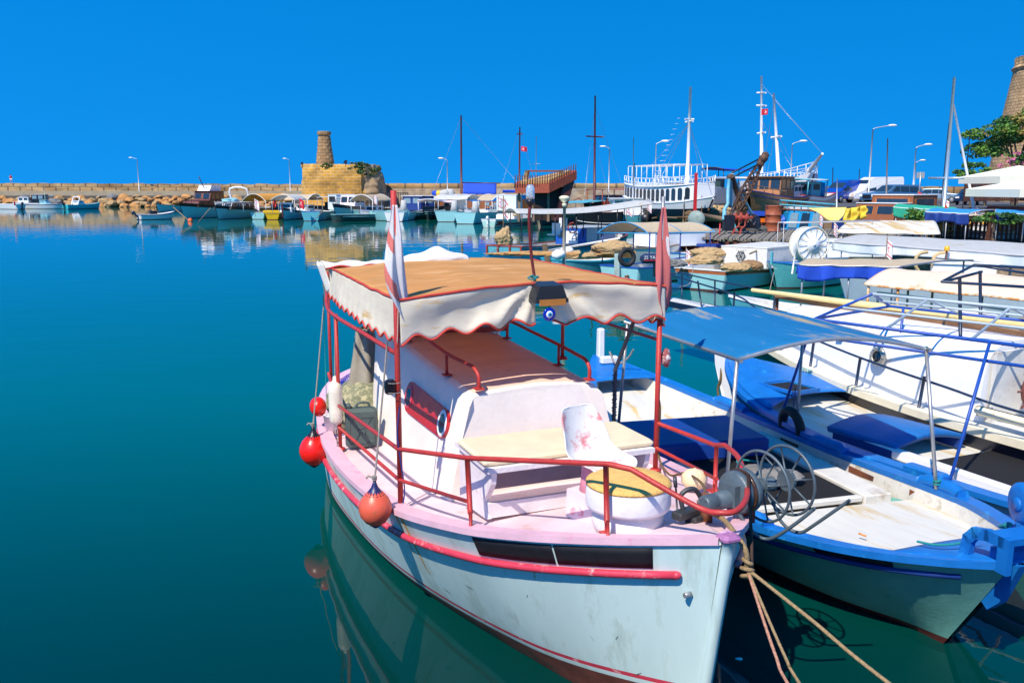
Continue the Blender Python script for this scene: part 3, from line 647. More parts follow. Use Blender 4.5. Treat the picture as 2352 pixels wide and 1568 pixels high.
for P in ([(1698,1180,5.62),(1712,1200,5.6),(1735,1226,5.58),(1758,1237,5.56),(1785,1230,5.5),(1830,1200,5.42),(1871,1167,5.35)],
          [(1775,1150,5.95),(1790,1190,5.92),(1812,1214,5.88),(1840,1222,5.82),(1870,1205,5.75),(1952,1148,5.6)]):
    mb = MB(); mb.tube(smooth_path([PV(*p) for p in P], 6), .0125, 8); mb.build('winch_guard_arm', greysteel, Wn)
# hydraulic valve
V0 = PV(1575,1178,5.75)
mb = MB(); R_ = Matrix.Rotation(.3,3,'Z'); mb.box(V0, (.09,.22,.06), R_, bev=.012); mb.box(V0+Vector((0,-.08,-.06)), (.1,.12,.07), R_, bev=.01)
mb.tube(smooth_path([V0+Vector((0,.02,.02)), V0+Vector((.02,.03,.13)), V0+Vector((0,-.06,.17)), V0+Vector((-.02,-.13,.07)), D+Vector((0,0,-.03))-ax*.3], 6), .017, 8)
mb.tube([V0+Vector((-.02,-.02,-.07)), V0+Vector((-.08,.03,-.16)), (V0.x-.1, V0.y+.06, deckz(.7))], .014, 7)
mb.tube([V0+Vector((0,.07,.02)), V0+Vector((.03,.07,.2))], .008, 6); mb.cyl(V0+Vector((.03,.07,.19)), V0+Vector((.045,.07,.26)), .014, 8)
mb.build('hydraulic_valve', M('dark_oily_metal', (.05,.055,.06), .4, metal=.3, col2=(.2,.1,.04), amt=.2, sc2=20), Wn)
# stove-like bench below
# ---- things hung on and stored aboard
def buoy(nm, label, c, r, mat, top, ropeTo, rz=0):
    t = thing(nm, label, 'buoy', c, rz); 
    mb = MB(); mb.lathe([(0,-1.13*r),(.12*r,-1.12*r),(.30*r,-1.0*r),(.62*r,-.80*r),(.90*r,-.42*r),(1.0*r,-.02*r),(.97*r,.3*r),(.82*r,.66*r),(.55*r,.98*r),(.34*r,1.18*r)], seg=32); mb.build('ball', mat, t)
    mb = MB(); mb.lathe([(.60*r,.93*r),(.36*r,1.17*r),(.22*r,1.36*r),(.13*r,1.6*r),(.10*r,1.75*r),(0,1.76*r)], seg=16); mb.build('neck', top, t)
    mb = MB(); mb.lathe([(0,-1.22*r),(.1*r,-1.2*r),(.38*r,-.98*r)], seg=20); mb.build('base_cap', top, t)
    mb = MB(); a = Vector((0,0,1.7*r)); b = Vector(ropeTo)-Vector(c); mb.tube(sag(a, b, .01, 12), .009, 6)
    for k in range(3): mb.torus(a+Vector((0,0,.02+.014*k)), (0,0,1), .016, .008, 12, 5)
    mb.tube([a+Vector((0,0,.03)), a+Vector((-.05,.0,.05)), a+Vector((-.07,0,.03))], .01, 5)
    mb.build('rope', greyrope, t); return t
b2 = W(862,1168,.92); b1 = W(720,1035,.80)
C2 = AY(862,1168,7.05); C1 = AY(721,1035,10.0)
buoy('ball_buoy', 'faded orange-red ball buoy with dark blue ends, nearer of the two hung on the hull', C2, .132, M('faded_orange_buoy', (.72,.11,.055), .4, col2=(.30,.14,.05), amt=.22, sc2=3.2, var=.15), M('navy_vinyl', (.015,.02,.10), .4, col2=(.12,.07,.03), amt=.2, sc2=4), PW(3.0,1.43,2.5), group=None) if False else None
buoy('ball_buoy', 'faded orange-red ball buoy with dark blue ends, hanging against the near hull side', C2, .142, M('faded_orange_buoy', (.72,.11,.055), .4, col2=(.30,.14,.05), amt=.22, sc2=3.2, var=.15), M('navy_vinyl', (.015,.02,.10), .4, col2=(.12,.07,.03), amt=.2, sc2=4), PW(3.05,1.40,2.48))
buoy('ball_buoy', 'bright red ball buoy with black neck hanging out over the water by the stern', C1, .172, M('bright_red_buoy', (.85,.012,.006), .3, var=.05), blackp, PW(6.6,1.32,2.45))
# white cylindrical fender
F1 = PL(771,924,9.55)
t = thing('fender', 'weathered white cylindrical fender hanging from the red rail', 'fender', PM@F1, ang)
mb = MB(); r = .078; mb.lathe([(0,-.32),(.02,-.31),(.024,-.26),(.055,-.24),(r,-.20),(r,-.1),(r*1.02,0),(r,.12),(r,.19),(.055,.235),(.028,.25),(.022,.30),(0,.31)], seg=20)
mb.build('body', M('dirty_white_vinyl', (.80,.74,.60), .4, col2=(.5,.36,.16), amt=.1, sc2=4, var=.12), t)
mb = MB(); mb.tube([(0,0,.29),PI_@(PW(5.33,1.43,2.38))-F1], .006, 5); mb.build('cord', greyrope, t); mb = MB(); mb.tube([(0,0,-.3),(.01,.0,-.75)], .006, 5); mb.build('tail_cord', greyrope, t)
# jerry can
t = thing('jerry_can', 'dark grey-green plastic jerry can on the pink side deck', 'jerry can', PW(5.33,1.17,deckz(5.33)), ang+radians(-8))
jm = M('grey_green_plastic', (.065,.10,.095), .5, var=.12)
mb = MB(); mb.box((0,0,.24), (.17,.37,.46), bev=.035); 
mb.build('body', jm, t)
mb = MB(); mb.tube(smooth_path([(0,-.1,.44),(0,-.08,.52),(0,.03,.52),(0,.06,.46)],4), .014, 6); mb.build('handle', jm, t)
mb = MB(); mb.cyl((0,.12,.46),(0,.15,.52),.028,12); mb.build('cap', jm, t)
mb = MB(); mb.torus((-.088,0,.22),(1,0,0),.035,.007,18,5)
for s_, q in ((1,1),(1,-1),(-1,1),(-1,-1)): mb.tube([(-.088,.03*s_,.22+.035*q),(-.088,.11*s_,.22+.14*q)], .007, 5)
mb.tube([(-.088,.14,.07),(-.088,.14,.37),(-.088,-.14,.37),(-.088,-.14,.07)], .006, 5, closed=True); mb.build('embossed_cross', jm, t)
# patterned pile under cover, canvas, crate, float, bucket
camo = M('patterned_green_rug', (.20,.21,.12), .95, col2=(.42,.38,.22), amt=.5, sc2=14, var=.3, bump=.5)
mb = MB(); mb.blob((0,0,.2), (.62,.62,.36), .25, 2.2, 3, 3, flat=-.2); o = tag(mb.build('covered_pile', camo, None, PW(6.45,.75,deckz(6)+.02)), 'green patterned rug draped over stored gear behind the cabin', 'rug')
mb = MB()
def drape(a, b):
    w_ = 2*pi*a; r = lerp(.10,.24,b)*(1+.16*sin(w_*5+b*2)); return (r*cos(w_), r*sin(w_)*1.2, .85*(1-b)+.06*sin(w_*3)*b)
mb.grid(drape, 40, 12); tag(mb.build('canvas_cover', M('grey_beige_canvas', (.30,.27,.21), .9, var=.2), None, PW(6.55,.84,1.2)), 'grey-beige canvas bundle hanging at the rear edge of the cabin', 'canvas')
t = thing('crate', 'bright blue plastic lattice crate tipped on the rug behind the red post', 'crate', PW(6.9,.62,1.30), ang+.5); t.rotation_euler = (radians(-22), radians(12), ang+.2)
cm = M('blue_plastic', (.006,.06,.72), .35, var=.08)
def lattice(o, u, v, nu, nv, r=.004):
    o, u, v = Vector(o), Vector(u), Vector(v); mb = MB()
    for i in range(nu+1): mb.tube([o+u*i/nu, o+u*i/nu+v], r, 4)
    for j in range(nv+1): mb.tube([o+v*j/nv, o+v*j/nv+u], r, 4)
    return mb
X, Y_, Z_ = .52, .34, .15
for nm, mbx in (('side', lattice((0,0,0),(X,0,0),(0,0,Z_),18,5)), ('side', lattice((0,Y_,0),(X,0,0),(0,0,Z_),18,5)), ('end', lattice((0,0,0),(0,Y_,0),(0,0,Z_),12,5)), ('end', lattice((X,0,0),(0,Y_,0),(0,0,Z_),12,5)), ('floor', lattice((0,0,0),(X,0,0),(0,Y_,0),18,12))): mbx.build(nm, cm, t)
for x in (0, X):
    for y in (0, Y_): mb = MB(); mb.cyl((x,y,-.01),(x,y,Z_+.02),.022,8); mb.build('corner_post', cm, t)
mb = MB(); mb.blob((0,0,0), (.05,.2,.05), .3, 2, 2, 5); tag(mb.build('float', whitecloth, None, PW(7.05,.85,1.46)), 'small white float lying in the blue crate', 'float')
mb = MB(); mb.blob((0,0,0), (.10,.12,.12), .12, 1, 3, 8); tag(mb.build('float', MATS['bright_red_buoy'], None, PW(6.3,1.50,1.14)), 'bright red float half hidden behind the white fender', 'float')
mb = MB(); mb.lathe([(.09,0),(.11,.2),(.118,.2),(.1,.22)], seg=20); b_ = tag(mb.build('bucket', MATS['dirty_white_vinyl'], None, PW(5.72,.98,deckz(5.7))), 'dirty white bucket with green net beside the jerry can', 'bucket')
mb = MB(); mb.blob((0,0,0),(.10,.12,.06),.5,3,3,2); tag(mb.build('net_bundle', M('green_net', (.02,.30,.06), .9, var=.4, bump=1.), None, PW(5.70,1.0,deckz(5.7)+.27)), 'bright green net bundle on the white bucket', 'net')
mb = MB(); mb.lathe([(.10,0),(.125,.22),(.13,.22)], seg=20); tag(mb.build('bucket', whiteclean, None, PW(6.15,1.34,deckz(6.2))), 'white bucket with blue rope at the hull edge below the fender', 'bucket')
mb = MB(); mb.torus(PW(6.05,1.35,deckz(6)+.02),(0,0,1),.16,.008,24,5); tag(mb.build('rope_coil', M('blue_rope', (.01,.06,.4), .9)), 'thin blue rope coiled round the white bucket', 'rope')
# cream float ball by the right post
fb = W(1543,1100,1.25)
t = thing('float', 'cream bottle-shaped float lashed beside the right deck post', 'float', PW(1.78,-.95,deckz(1.8)+.11), ang)
mb = MB(); mb.lathe([(0,-.11),(.04,-.105),(.085,-.06),(.095,0),(.085,.06),(.04,.105),(0,.1)], (0,0,0), (.3,.9,.1), 24); mb.torus((0,0,0),(.3,.9,.1),.094,.006,24,5); mb.build('body', M('cream_plastic', (.80,.66,.40), .4, var=.12, scale=10), t)
tag(tube_part('rope', [PW(*p) for p in [(2.88,-1.26,1.75),(2.87,-1.27,1.62),(2.86,-1.26,1.2),(2.4,-1.1,1.16),(1.9,-.95,1.35),(1.3,-.72,1.45),(.9,-.4,1.46),(.68,-.3,1.52)]], .011, M('brown_rope', (.14,.09,.04), .9), None, 6), 'brown rope trailing from the right post along the deck to the winch', 'rope')
# navigation lamp and cable on left pole
t = thing('side_lamp', 'small black side lamp strapped to the left red post', 'lamp', PW(2.87,1.36,2.12), ang)
mb = MB(); mb.box((0,.07,0), (.07,.09,.13), bev=.015); mb.build('housing', M('black_gloss_plastic', (.01,.012,.015), .15), t)
mb = MB(); mb.torus((0,.04,.04),(0,0,1),.065,.004,16,4); mb.build('strap', greyrope, t); mb = MB(); mb.torus((0,.04,-.045),(0,0,1),.065,.004,16,4); mb.build('strap', greyrope, t)
tag(tube_part('cable', [PW(*p) for p in [(2.83,1.36,1.95),(2.85,1.38,1.7),(2.83,1.36,1.45),(2.84,1.33,1.2),(2.84,1.35,1.05)]], .006, dkblue, None, 6), 'thin blue cable taped down the left red post', 'cable')
# evil-eye charm
t = thing('eye_charm', 'round blue glass eye charm hanging under the deck light', 'charm', PW(2.66,.03,2.70), ang)
for nm, r, x, m in (('disc', .062, 0, M('cobalt_glass', (.004,.02,.35), .08)), ('white_ring', .032, -.006, whiteclean), ('blue_ring', .022, -.009, M('pale_blue_enamel', (.05,.35,.75), .2)), ('pupil', .010, -.012, blackp)):
    mb = MB(); mb.lathe([(0,-.006),(r*.9,-.006),(r,0),(r*.9,.006),(0,.006)], (x,0,0), (1,0,0), 24); mb.build(nm, m, t)
mb = MB(); mb.tube([(0,0,.06),(0,0,.12)], .003, 4); mb.build('cord', blackp, t)
# scarf on right post
mb = MB(); mb.blob((0,0,0),(.05,.05,.09),.4,3,2,9); tag(mb.build('cloth_knot', M('maroon_white_cloth', (.3,.08,.08), .9, col2=(.7,.65,.6), amt=.5, sc2=16), None, PW(2.9,-1.33,2.16)), 'maroon and white rag knotted to the right red post', 'rag')
# ---- flags on the two posts
def flag_hang(nm, label, base, height, width, mats, mfn, seed, sgn=1, par_rz=ang, lean=0.):
    mb = MB()
    def fn(a, b):     # a down, b out from the pole
        wv = width*(.35+.65*a**.8); th = b*3.1*(1-.25*a)
        x = .055*sin(th*2.3+seed+a*1.2)*b*(1+a*.6)+.02*sin(a*6+b*4+seed)
        y = sgn*(wv*b*(.75+.25*cos(b*7+seed)) - .03)
        return (x, y+lean*a*a, -height*a*(1-.10*b*b)+(.05*sin(b*9+seed))*a)
    mb.grid(fn, 40, 24, mfn=mfn)
    return tag(mb.build(nm, mats, None, base, solid=.002), label, 'flag')
redfl = M('faded_red_flag', (.68,.20,.19), .85, var=.08, bump=.1, scale=3, transl=.35); whfl = M('white_flag_cloth', (.82,.80,.80), .85, var=.06, bump=.1, transl=.35)
def flag2(nm, label, y0z, LE, RE, mats, mfn, seed, H):
    t = tag(MB().grid(lambda a, b: ((.022*sin(b*11+seed+a*2)+.03*sin(b*4+a*5))*min(1, a*3+.2), lerp(interp(LE, a), interp(RE, a), b), -H*a-.06*b*a*sin(seed)-.04*a*sin(b*9)), 60, 50, mfn=mfn).build(nm, mats, None, PW(*y0z), solid=.002), label, 'flag'); t.rotation_euler = (0, 0, ang); return t
ored = M('orange_red_stripe', (.62,.16,.13), .85)
flag2('flag', 'white flag with red stripes hanging in folds from the left red post', (2.84,1.36,3.66), [(0,.02),(.25,.05),(.6,.095),(.8,.07),(1,-.02)], [(0,-.02),(.3,-.05),(.7,-.10),(1,-.13)], [whfl, ored],
      lambda a, b: 1 if ((b < .45 and (.20 < a-.3*b < .33 or .52 < a-b*.5 < .70)) or (b > .8 and a > .9)) else 0, 1., .90)
flag2('flag', 'faded red flag with white crescent hanging in folds from the right post', (2.85,-1.24,3.62), [(0,.03),(.3,.05),(.8,.085),(1,.02)], [(0,-.01),(.3,-.05),(.75,-.14),(.9,-.10),(1,-.02)], [redfl, whfl, M('deep_red_fold', (.45,.03,.04), .85)],
      lambda a, b: 1 if (b > .6 and ((a-.36)/.10)**2+((b-.72)/.14)**2 < 1 and not ((a-.33)/.08)**2+((b-.86)/.12)**2 < 1) else 0, 2., .98)
# ---- mooring lines from the bow
def PWv(p): return PM@Vector(p)
K = PW(.05,-.10,1.5)
knots = thing('mooring_line', 'tan double mooring rope knotted at the pink bow, nearly vertical', 'rope', (0,0,0))
q0 = PWv((.55,-.28,1.56)); q1 = PWv((.1,-.12,1.62)); q2 = PWv((-.02,-.14,1.42))
mb = MB(); mb.tube(smooth_path([q0, PWv((.35,-.22,1.60)), q1, PWv((-.02,-.12,1.55)), q2], 6), .018, 8); mb.tube(smooth_path([q2, AY(1800,1500,4.6), AY(1850,1590,4.35), (1.75,2.6,.95), (1.8,1.5,1.32)], 10), .010, 6); mb.build('line', rope, knots)
mb = MB(); mb.tube(smooth_path([q2, AY(1780,1500,4.6), AY(1828,1600,4.3), (1.68,2.6,.95), (1.7,1.5,1.32)], 10), .010, 6); mb.build('line', M('pinkish_rope', (.45,.22,.14), .9, scale=70, var=.5, bump=.8), knots)
mb = MB(); mb.torus(q2, (.2,.3,.9), .035, .014, 14, 6); mb.torus(q2+Vector((0,0,.05)), (.5,.1,.8), .03, .014, 14, 6); mb.torus(q2-Vector((0,0,.05)), (.1,.5,.8), .032, .013, 14, 6); mb.build('knot', rope, knots)
mb = MB(); mb.torus(PWv((.61,-.26,1.60)), (.1,.1,1), .058, .016, 20, 6); mb.torus(PWv((.61,-.26,1.63)), (0,.1,1), .058, .014, 20, 6); mb.torus(PWv((.58,-.33,1.63)), (.6,.3,.4), .04, .014, 14, 6); mb.build('knot', rope, knots)
mb = MB(); mb.tube(smooth_path([q2, AY(1860,1420,4.75), AY(2070,1590,4.2), (2.9,2.4,1.0), (3.2,1.5,1.32)], 10), .012, 6); tag(mb.build('mooring_line', rope), 'single tan mooring rope slanting right across the water from the pink bow', 'rope')
mb = MB(); mb.tube([PWv((.35,-.40,1.9)), PWv((.15,-.30,1.5)), q2+Vector((.03,0,-.02))], .011, 6); tag(mb.build('mooring_line', M('dark_rope', (.06,.03,.02), .9)), 'dark brown rope running down from the winch to the bow knot', 'rope')
tag(tube_part('rigging_line', [PW(6.55,1.34,2.5), PW(6.5,1.36,1.2)], .005, tealrope, None), 'thin teal cord hanging from the rear canopy corner', 'cord')
# floating scraps
for px, py, s_, col, lb in ((1697,1512,.035,whiteclean,'pale plastic scrap floating on the dark water right of the bow'),(1735,1323,.02,MATS['cream_plastic'],'tiny orange scrap floating beside the mooring ropes')):
    mb = MB(); mb.blob((0,0,0),(s_,s_*.6,.008),.3,2,2,1); tag(mb.build('litter', col, None, W(px,py,.006)), lb, 'litter')
# ================================================================ blue and white open boat alongside
deckw = M('worn_white_deck', (.68,.66,.60), .5, col2=(.46,.40,.30), amt=.3, sc2=3, var=.12, bump=.2)
deckr = M('rust_stained_white_deck', (.68,.66,.59), .5, col2=(.60,.44,.2), amt=.34, sc2=1.1, stretch=(.35,2.2,1), var=.08, bump=.2)
shade_teal = M('shade_teal_hull', (.16,.42,.36), .3, var=.15, col2=(.3,.5,.45), amt=.2, sc2=2)  # teal of shade and water reflection put into the hull colour
def TB(tab, L): return [(a/L, b) for a, b in tab]
B2, L2 = set_boat('open_boat', 'blue rimmed white open fishing boat with blue bow winch, lying beside the pink boat', 'fishing boat', (3.85,6.2), (1.45,14.4))
h2 = Hull(L2, TB([(0,.06),(.25,.40),(.6,.72),(1.1,1.0),(1.8,1.22),(3.5,1.25),(5.5,1.12),(7,.75),(8.2,.25),(8.54,.06)], L2),
          TB([(0,.02),(.7,.12),(1.5,.42),(3,.85),(5.5,.85),(7.3,.4),(8.54,.04)], L2),
          TB([(0,.97),(1.0,.83),(2.2,.72),(4,.64),(6,.68),(7.5,.84),(8.54,1.0)], L2), rake=.62, srake=.35, depth=.45, flare=.95)
h2.mesh(50, (.07,), (.2,.4,.6,.78,.9,1.), bands=lambda r, n: 1 if r < 3 else 0).build('hull', [shade_teal, boot], B2)
h2.capmesh(.13, .06, .03, 60).build('gunwale', bluep, B2)
h2.railtube(.14, .026, .02, .97, off=.012, ns=60).build('rubbing_strake', dkblue, B2)
h2.innermesh(lambda t: .16 if t < 2.4/L2 else (.22 if t > 6.6/L2 else .30), .12, 44, .055, .93, .02).build('deck', [deckw, deckr], B2)
# blue foredeck cap at the stem and blue stern deck
for (u0, u1, nm) in ((.0, .62, 'stem_deck'), (7.35, 8.5, 'stern_deck')):
    mb = MB(); mb.grid(lambda a, b: (lambda t: (h2.top(t, 1).x, lerp(h2.B(t), -h2.B(t), b), h2.Z(t)+.012+.03*(1-(2*b-1)**2)))(lerp(u0, u1, a)/L2), 12, 8); mb.build(nm, bluep, B2, solid=.02)
mb = MB(); mb.box((8.42,.0,1.12), (.14,.12,.75), taper=.9, bev=.02); mb.box((8.05,0,1.03), (.12,.3,.12), bev=.02); mb.build('stern_post', whiteclean, B2)
mb = MB(); mb.prism([(.3,-.04,.90),(-.05,-.04,.985),(.10,-.04,.62),(.2,-.04,.52),(.5,-.04,.72)], (0,.08,0)); mb.build('stem', bluep, B2)
# coaming, hold, hatch box, side ports
hold = M('hold_shade_black', (.004,.004,.006), .9, bump=0)  # near-black that paints in the shade of holds and hatches
zh = .56
mb = MB(); mb.box((3.55,.02,zh-.055), (1.85,1.25,.10)); mb.build('hold_shade_box', hold, B2)  # solid black box, its colour stands for shade inside the hold
mb = MB()
for (c, s_) in (((2.56,.03,zh-.02),(.08,1.3,.06)), ((3.75,-.80,zh-.04),(2.5,.34,.12)), ((3.6,.74,zh-.02),(2.1,.12,.08))): mb.box(c, s_, bev=.01)
mb.build('hold_coaming', deckw, B2)
mb = MB(); R_ = Matrix.Rotation(-.05,3,'Z'); mb.box((4.72,.28,.66), (1.15,1.62,.24), R_, bev=.03); mb.build('hatch_box', M('royal_blue_cover', (.006,.045,.27), .5, var=.2, bump=.1), B2)
for (u, w_) in ((3.2,.42),(2.35,.14),(4.55,.36)):
    t = u/L2; g = h2.top(t, -1, .125, -.115); mb = MB(); mb.box(g, (w_,.03,.075), rot=Matrix.Rotation(atan2(-(h2.B(t+.03)-h2.B(t-.03)), .06*L2), 3, 'Z')); mb.build('scupper_slot', rust, B2)
for (u, sd_) in ((2.05,-1),(3.9,-1),(5.9,-1),(1.9,1)):
    t = u/L2; mb = MB(); 
    mb.tube([h2.top(t+k*.006, sd_, .05, .035+(.025 if abs(k) < 5 else -.01)) for k in range(-6, 7)], .075, 8); mb.build('rope_pad', bluep, B2)
# bow winch frame (blue)
def B2P(px, py, Y): return B2M.inverted()@AY(px, py, Y)
B2M = Matrix.Translation(B2.location)@Matrix.Rotation(B2.rotation_euler.z, 4, 'Z')
fr_ = MB()
for yy in (.20, -.26):
    P = [(.30,yy,.98),(.28,yy,1.10),(.22,yy,1.17),(.10,yy,1.20),(-.05,yy,1.20)]
    for i in range(len(P)-1): a = Vector(P[i]); b = Vector(P[i+1]); m = (a+b)/2; d = b-a; fr_.box(m, (d.length+.04,.05,.09), rot=Matrix.Rotation(-atan2(d.z, d.x), 3, 'Y'))
    fr_.box((-.06,yy,1.10), (.10,.05,.28))
fr_.box((-.0,-.03,1.21), (.2,.5,.05)); fr_.box((.08,-.01,1.03), (.14,.26,.10)); fr_.box((.12,-.22,1.25),(.12,.16,.16))
fr_.build('winch_frame', bluep, B2)
mb = MB(); mb.lathe([(0,-.09),(.12,-.09),(.17,-.06),(.17,-.03),(.11,0),(.11,.06),(.17,.10),(.17,.13),(.1,.16),(0,.16)], (.16,-.22,1.38), (-.25,-1,.0), 32); mb.lathe([(.05,.16),(.05,.2),(.02,.21)], (.16,-.22,1.38), (-.25,-1,0), 18)
mb.lathe([(0,-.105),(.055,-.105),(.06,-.09)], (.16,-.22,1.38), (-.25,-1,.0), 18); mb.build('winch_drum', bluep, B2)
tag(tube_part('rope', [B2M@Vector(p) for p in [(.55,-.40,1.02),(.5,-.42,1.07),(.42,-.40,1.05),(.45,-.36,1.08),(.53,-.36,1.04),(.50,-.42,1.03)]], .013, tealrope, None, 6), 'teal rope bundle on the rail beside the blue winch', 'rope')
tag(tube_part('rope', [B2M@Vector(p) for p in [(.32,.02,1.10),(.36,.20,1.03),(.46,.34,.99),(.60,.40,.97)]], .010, tealrope, None, 6), 'teal rope lying across the blue bow cap below the winch', 'rope')
# engraved plate on the bow side
mb = MB(); mb.grid(lambda a, b: h2.p(lerp(.55,1.15,a)/L2, h2.Z(lerp(.55,1.15,a)/L2)-lerp(.05,.115,b), 1, .006), 8, 2); mb.build('name_plate', blackp, B2, solid=.004)
# small leftovers on deck
mb = MB(); mb.cyl((1.35,.28,.60+.1),(1.42,.30,.60+.1),.009,8); tag(mb.build('cigarette_end', M('orange_paper', (.7,.25,.05), .8), None, B2M.translation), 'orange cigarette end on the white foredeck', 'litter').rotation_euler = (0,0,B2.rotation_euler.z)
# ---- awning of this boat
bluecan = M('faded_blue_awning', (.003,.20,.46), .8, col2=(.60,.47,.22), amt=.37, sc2=1.0, stretch=(.38,2.3,1), var=.1, scale=2, bump=.15, transl=.25)
AW = B2
ac = [B2M.inverted()@Vector(p) for p in ((2.22,8.38,2.15),(4.36,8.97,2.15),(3.83,11.25,2.15),(1.45,10.75,2.15))]
def aw(a, b):     # a across left->right, b near->far
    p = ac[0].lerp(ac[1], a).lerp(ac[3].lerp(ac[2], a), b); p.z += .16*sin(pi*a)-.03*sin(pi*b)*(.5+.5*sin(pi*a)); return p
mb = MB(); mb.grid(aw, 30, 30); mb.build('awning_canvas', bluecan, AW, solid=.006)
for b in (0., 1.): mb = MB(); mb.tube([Vector(aw(i/20, b))-Vector((0,0,.02)) for i in range(21)], .021, 8); mb.build('awning_hoop', steel, AW)
mb = MB()
for a in (0., 1.): pass
mb.tube([Vector(aw(0, -.03))-Vector((0,0,.02)), Vector(aw(0, 1.03))-Vector((0,0,.02))], .021, 8); mb.build('awning_rail', steel, AW)
mb = MB(); mb.tube([Vector(aw(1, -.03))-Vector((0,0,.02)), Vector(aw(1, 1.03))-Vector((0,0,.02))], .021, 8); mb.build('awning_rail', steel, AW)
for p, q in ((ac[0], (2.55,1.02,.62)), (ac[1], (2.05,-1.12,.76)), (ac[2], (4.5,-1.14,.68)), (ac[3], (5.1,1.1,.68))):
    mb = MB(); mb.cyl(q, p-Vector((0,0,.02)), .02, 10); mb.build('awning_post', steel, AW)
mb = MB(); mb.torus((2.05,-1.12,.82),(0,0,1),.03,.012,14,5); mb.torus((2.05,-1.12,.85),(.2,0,1),.03,.012,14,5); mb.torus(ac[1]-Vector((0,0,.02)),(1,.2,0),.026,.008,14,5); mb.build('post_lashing', tealrope, B2)
# ================================================================ blue decked boat further right
B3, L3 = set_boat('open_boat', 'blue decked open boat with tall white stem and blue slatted hatch, third from the left', 'fishing boat', (3.62,14.15), (7.25,6.0))
B3M = Matrix.Translation(B3.location)@Matrix.Rotation(B3.rotation_euler.z, 4, 'Z')
h3 = Hull(L3, TB([(0,.05),(.5,.45),(1.2,.85),(2.2,1.15),(3.5,1.32),(5,1.22),(7,1.0),(8.92,.5)], L3),
          TB([(0,.02),(1,.35),(2.5,.8),(4.5,.95),(7,.7),(8.92,.2)], L3), TB([(0,1.05),(.8,.92),(2,.78),(3.5,.70),(6,.68),(8.92,.85)], L3), rake=.35, srake=.3, depth=.4, flare=.9)
h3.mesh(46, (.07,), (.25,.5,.75,.88,1.), bands=lambda r, n: 1 if r < 3 else 0).build('hull', [M('white_blue_hull', (.5,.62,.66), .4, var=.15), boot], B3)
h3.capmesh(.15, .06, .03, 50).build('gunwale', bluep, B3)
h3.railtube(.15, .025, .05, .97, off=.012).build('rubbing_strake', dkblue, B3)
h3.innermesh(.13, .13, 40, .05, .98, .02).build('deck', [deckw, deckr], B3)
mb = MB(); mb.grid(lambda a, b: (lambda t: (h3.top(t, 1).x+(.35*(2*b-1)**2*a), lerp(h3.B(t), -h3.B(t), b), h3.Z(t)+.014+.05*(1-(2*b-1)**2)))(lerp(.02, 1.95, a)/L3), 20, 14); mb.build('foredeck', bluep, B3, solid=.02)
mb = MB(); R_ = Matrix.Rotation(.05,3,'Z'); mb.box((1.72,-.25,.895), (.62,.46,.03), R_); fh = mb.build('hatch_shade_panel', hold, B3)  # flat black panel, shade below the hatch painted instead of a recess
mb = MB(); 
for c, s_ in (((1.72,-.005,.91),(.68,.03,.05)),((1.72,-.495,.91),(.68,.03,.05)),((1.39,-.25,.91),(.03,.5,.05)),((2.05,-.25,.91),(.03,.5,.05))): mb.box(c, s_, R_)
mb.build('hatch_rim', bluep, B3)
mb = MB(); mb.prism([(.10,.09,1.18),(-.10,.09,1.36),(-.22,.09,1.34),(-.16,.09,.9),(.1,.09,.3),(.40,.13,-.1),(1.0,.13,-.1),(.55,.13,.75)], (0,-.26,0)); mb.build('stem_post', whiteclean, B3)
mb = MB(); mb.tube(smooth_path([(-.06,-.12,1.0),(-.14,0,1.02),(-.06,.12,1.0),(.1,.14,.95)],4), .022, 6); mb.tube(smooth_path([(-.05,-.12,.95),(.02,-.18,.7),(-.02,-.2,.5),(.05,-.2,.3)],4), .02, 6); mb.build('stem_rope', MATS['brown_rope'], B3)
mb = MB()
mb.grid(lambda a, b: (lerp(3.2,4.2,a), lerp(-.92,.28,b)+a*.10, .73+.10*sin(pi*b)), 3, 20); mb.build('slatted_hatch', M('blue_slats', (.006,.14,.44), .5, var=.3, scale=3, stretch=(1,22,1), bump=.5, bscale=6), B3, solid=.07)
for y in (-.84,.28): mb = MB(); mb.box((3.72,y,.66), (.95,.05,.10)); mb.build('hatch_side', dkblue, B3)
mb = MB(); mb.box((5.6,-.05,.585), (2.3,1.35,.05)); mb.build('hold_shade_box', hold, B3)  # black slab painted as the shaded inside of this hold
mb = MB(); mb.box((5.6,.66,.66), (2.4,.10,.16)); mb.build('hold_beam', M('raw_brown_timber', (.24,.12,.055), .8, stretch=(1,6,6), scale=3, var=.45, bump=.5), B3)
mb = MB(); mb.box((5.4,-.80,.67), (3.6,.12,.12), bev=.02); mb.box((4.9,.86,.70), (4.4,.14,.14), bev=.02); mb.build('hold_coaming', whiteclean, B3)
for (x, y, s_, m_, lb, nm, ct) in ((5.55,.10,.17,MATS['cream_plastic'],'yellow-green printed sack lying in the open hold','sack','sack'),(6.15,.28,.27,MATS['royal_blue_cover'],'dark blue bag with cream panel in the open hold','bag','bag'),(5.8,.1,.1,whiteclean,'white plastic tub between the bags in the open hold','tub','tub')):
    mb = MB(); mb.blob((0,0,0),(s_*1.4,s_,s_*.55),.3,1.5,3,x); tag(mb.build(nm, m_, None, B3M@Vector((x,y,.68))), lb, ct)
t = thing('tyre', 'old black tyre fender hung inboard between the two blue boats', 'tyre', B3M@Vector((2.92,-1.26,.74)), B3.rotation_euler.z)
mb = MB(); mb.torus((0,0,0),(.15,1,.15),.20,.062,30,12); mb.build('tread', rubber, t)
mb = MB(); mb.cyl((0,0,.1),(-.02,.05,.5),.007,5); mb.build('cord', dkblue, t)
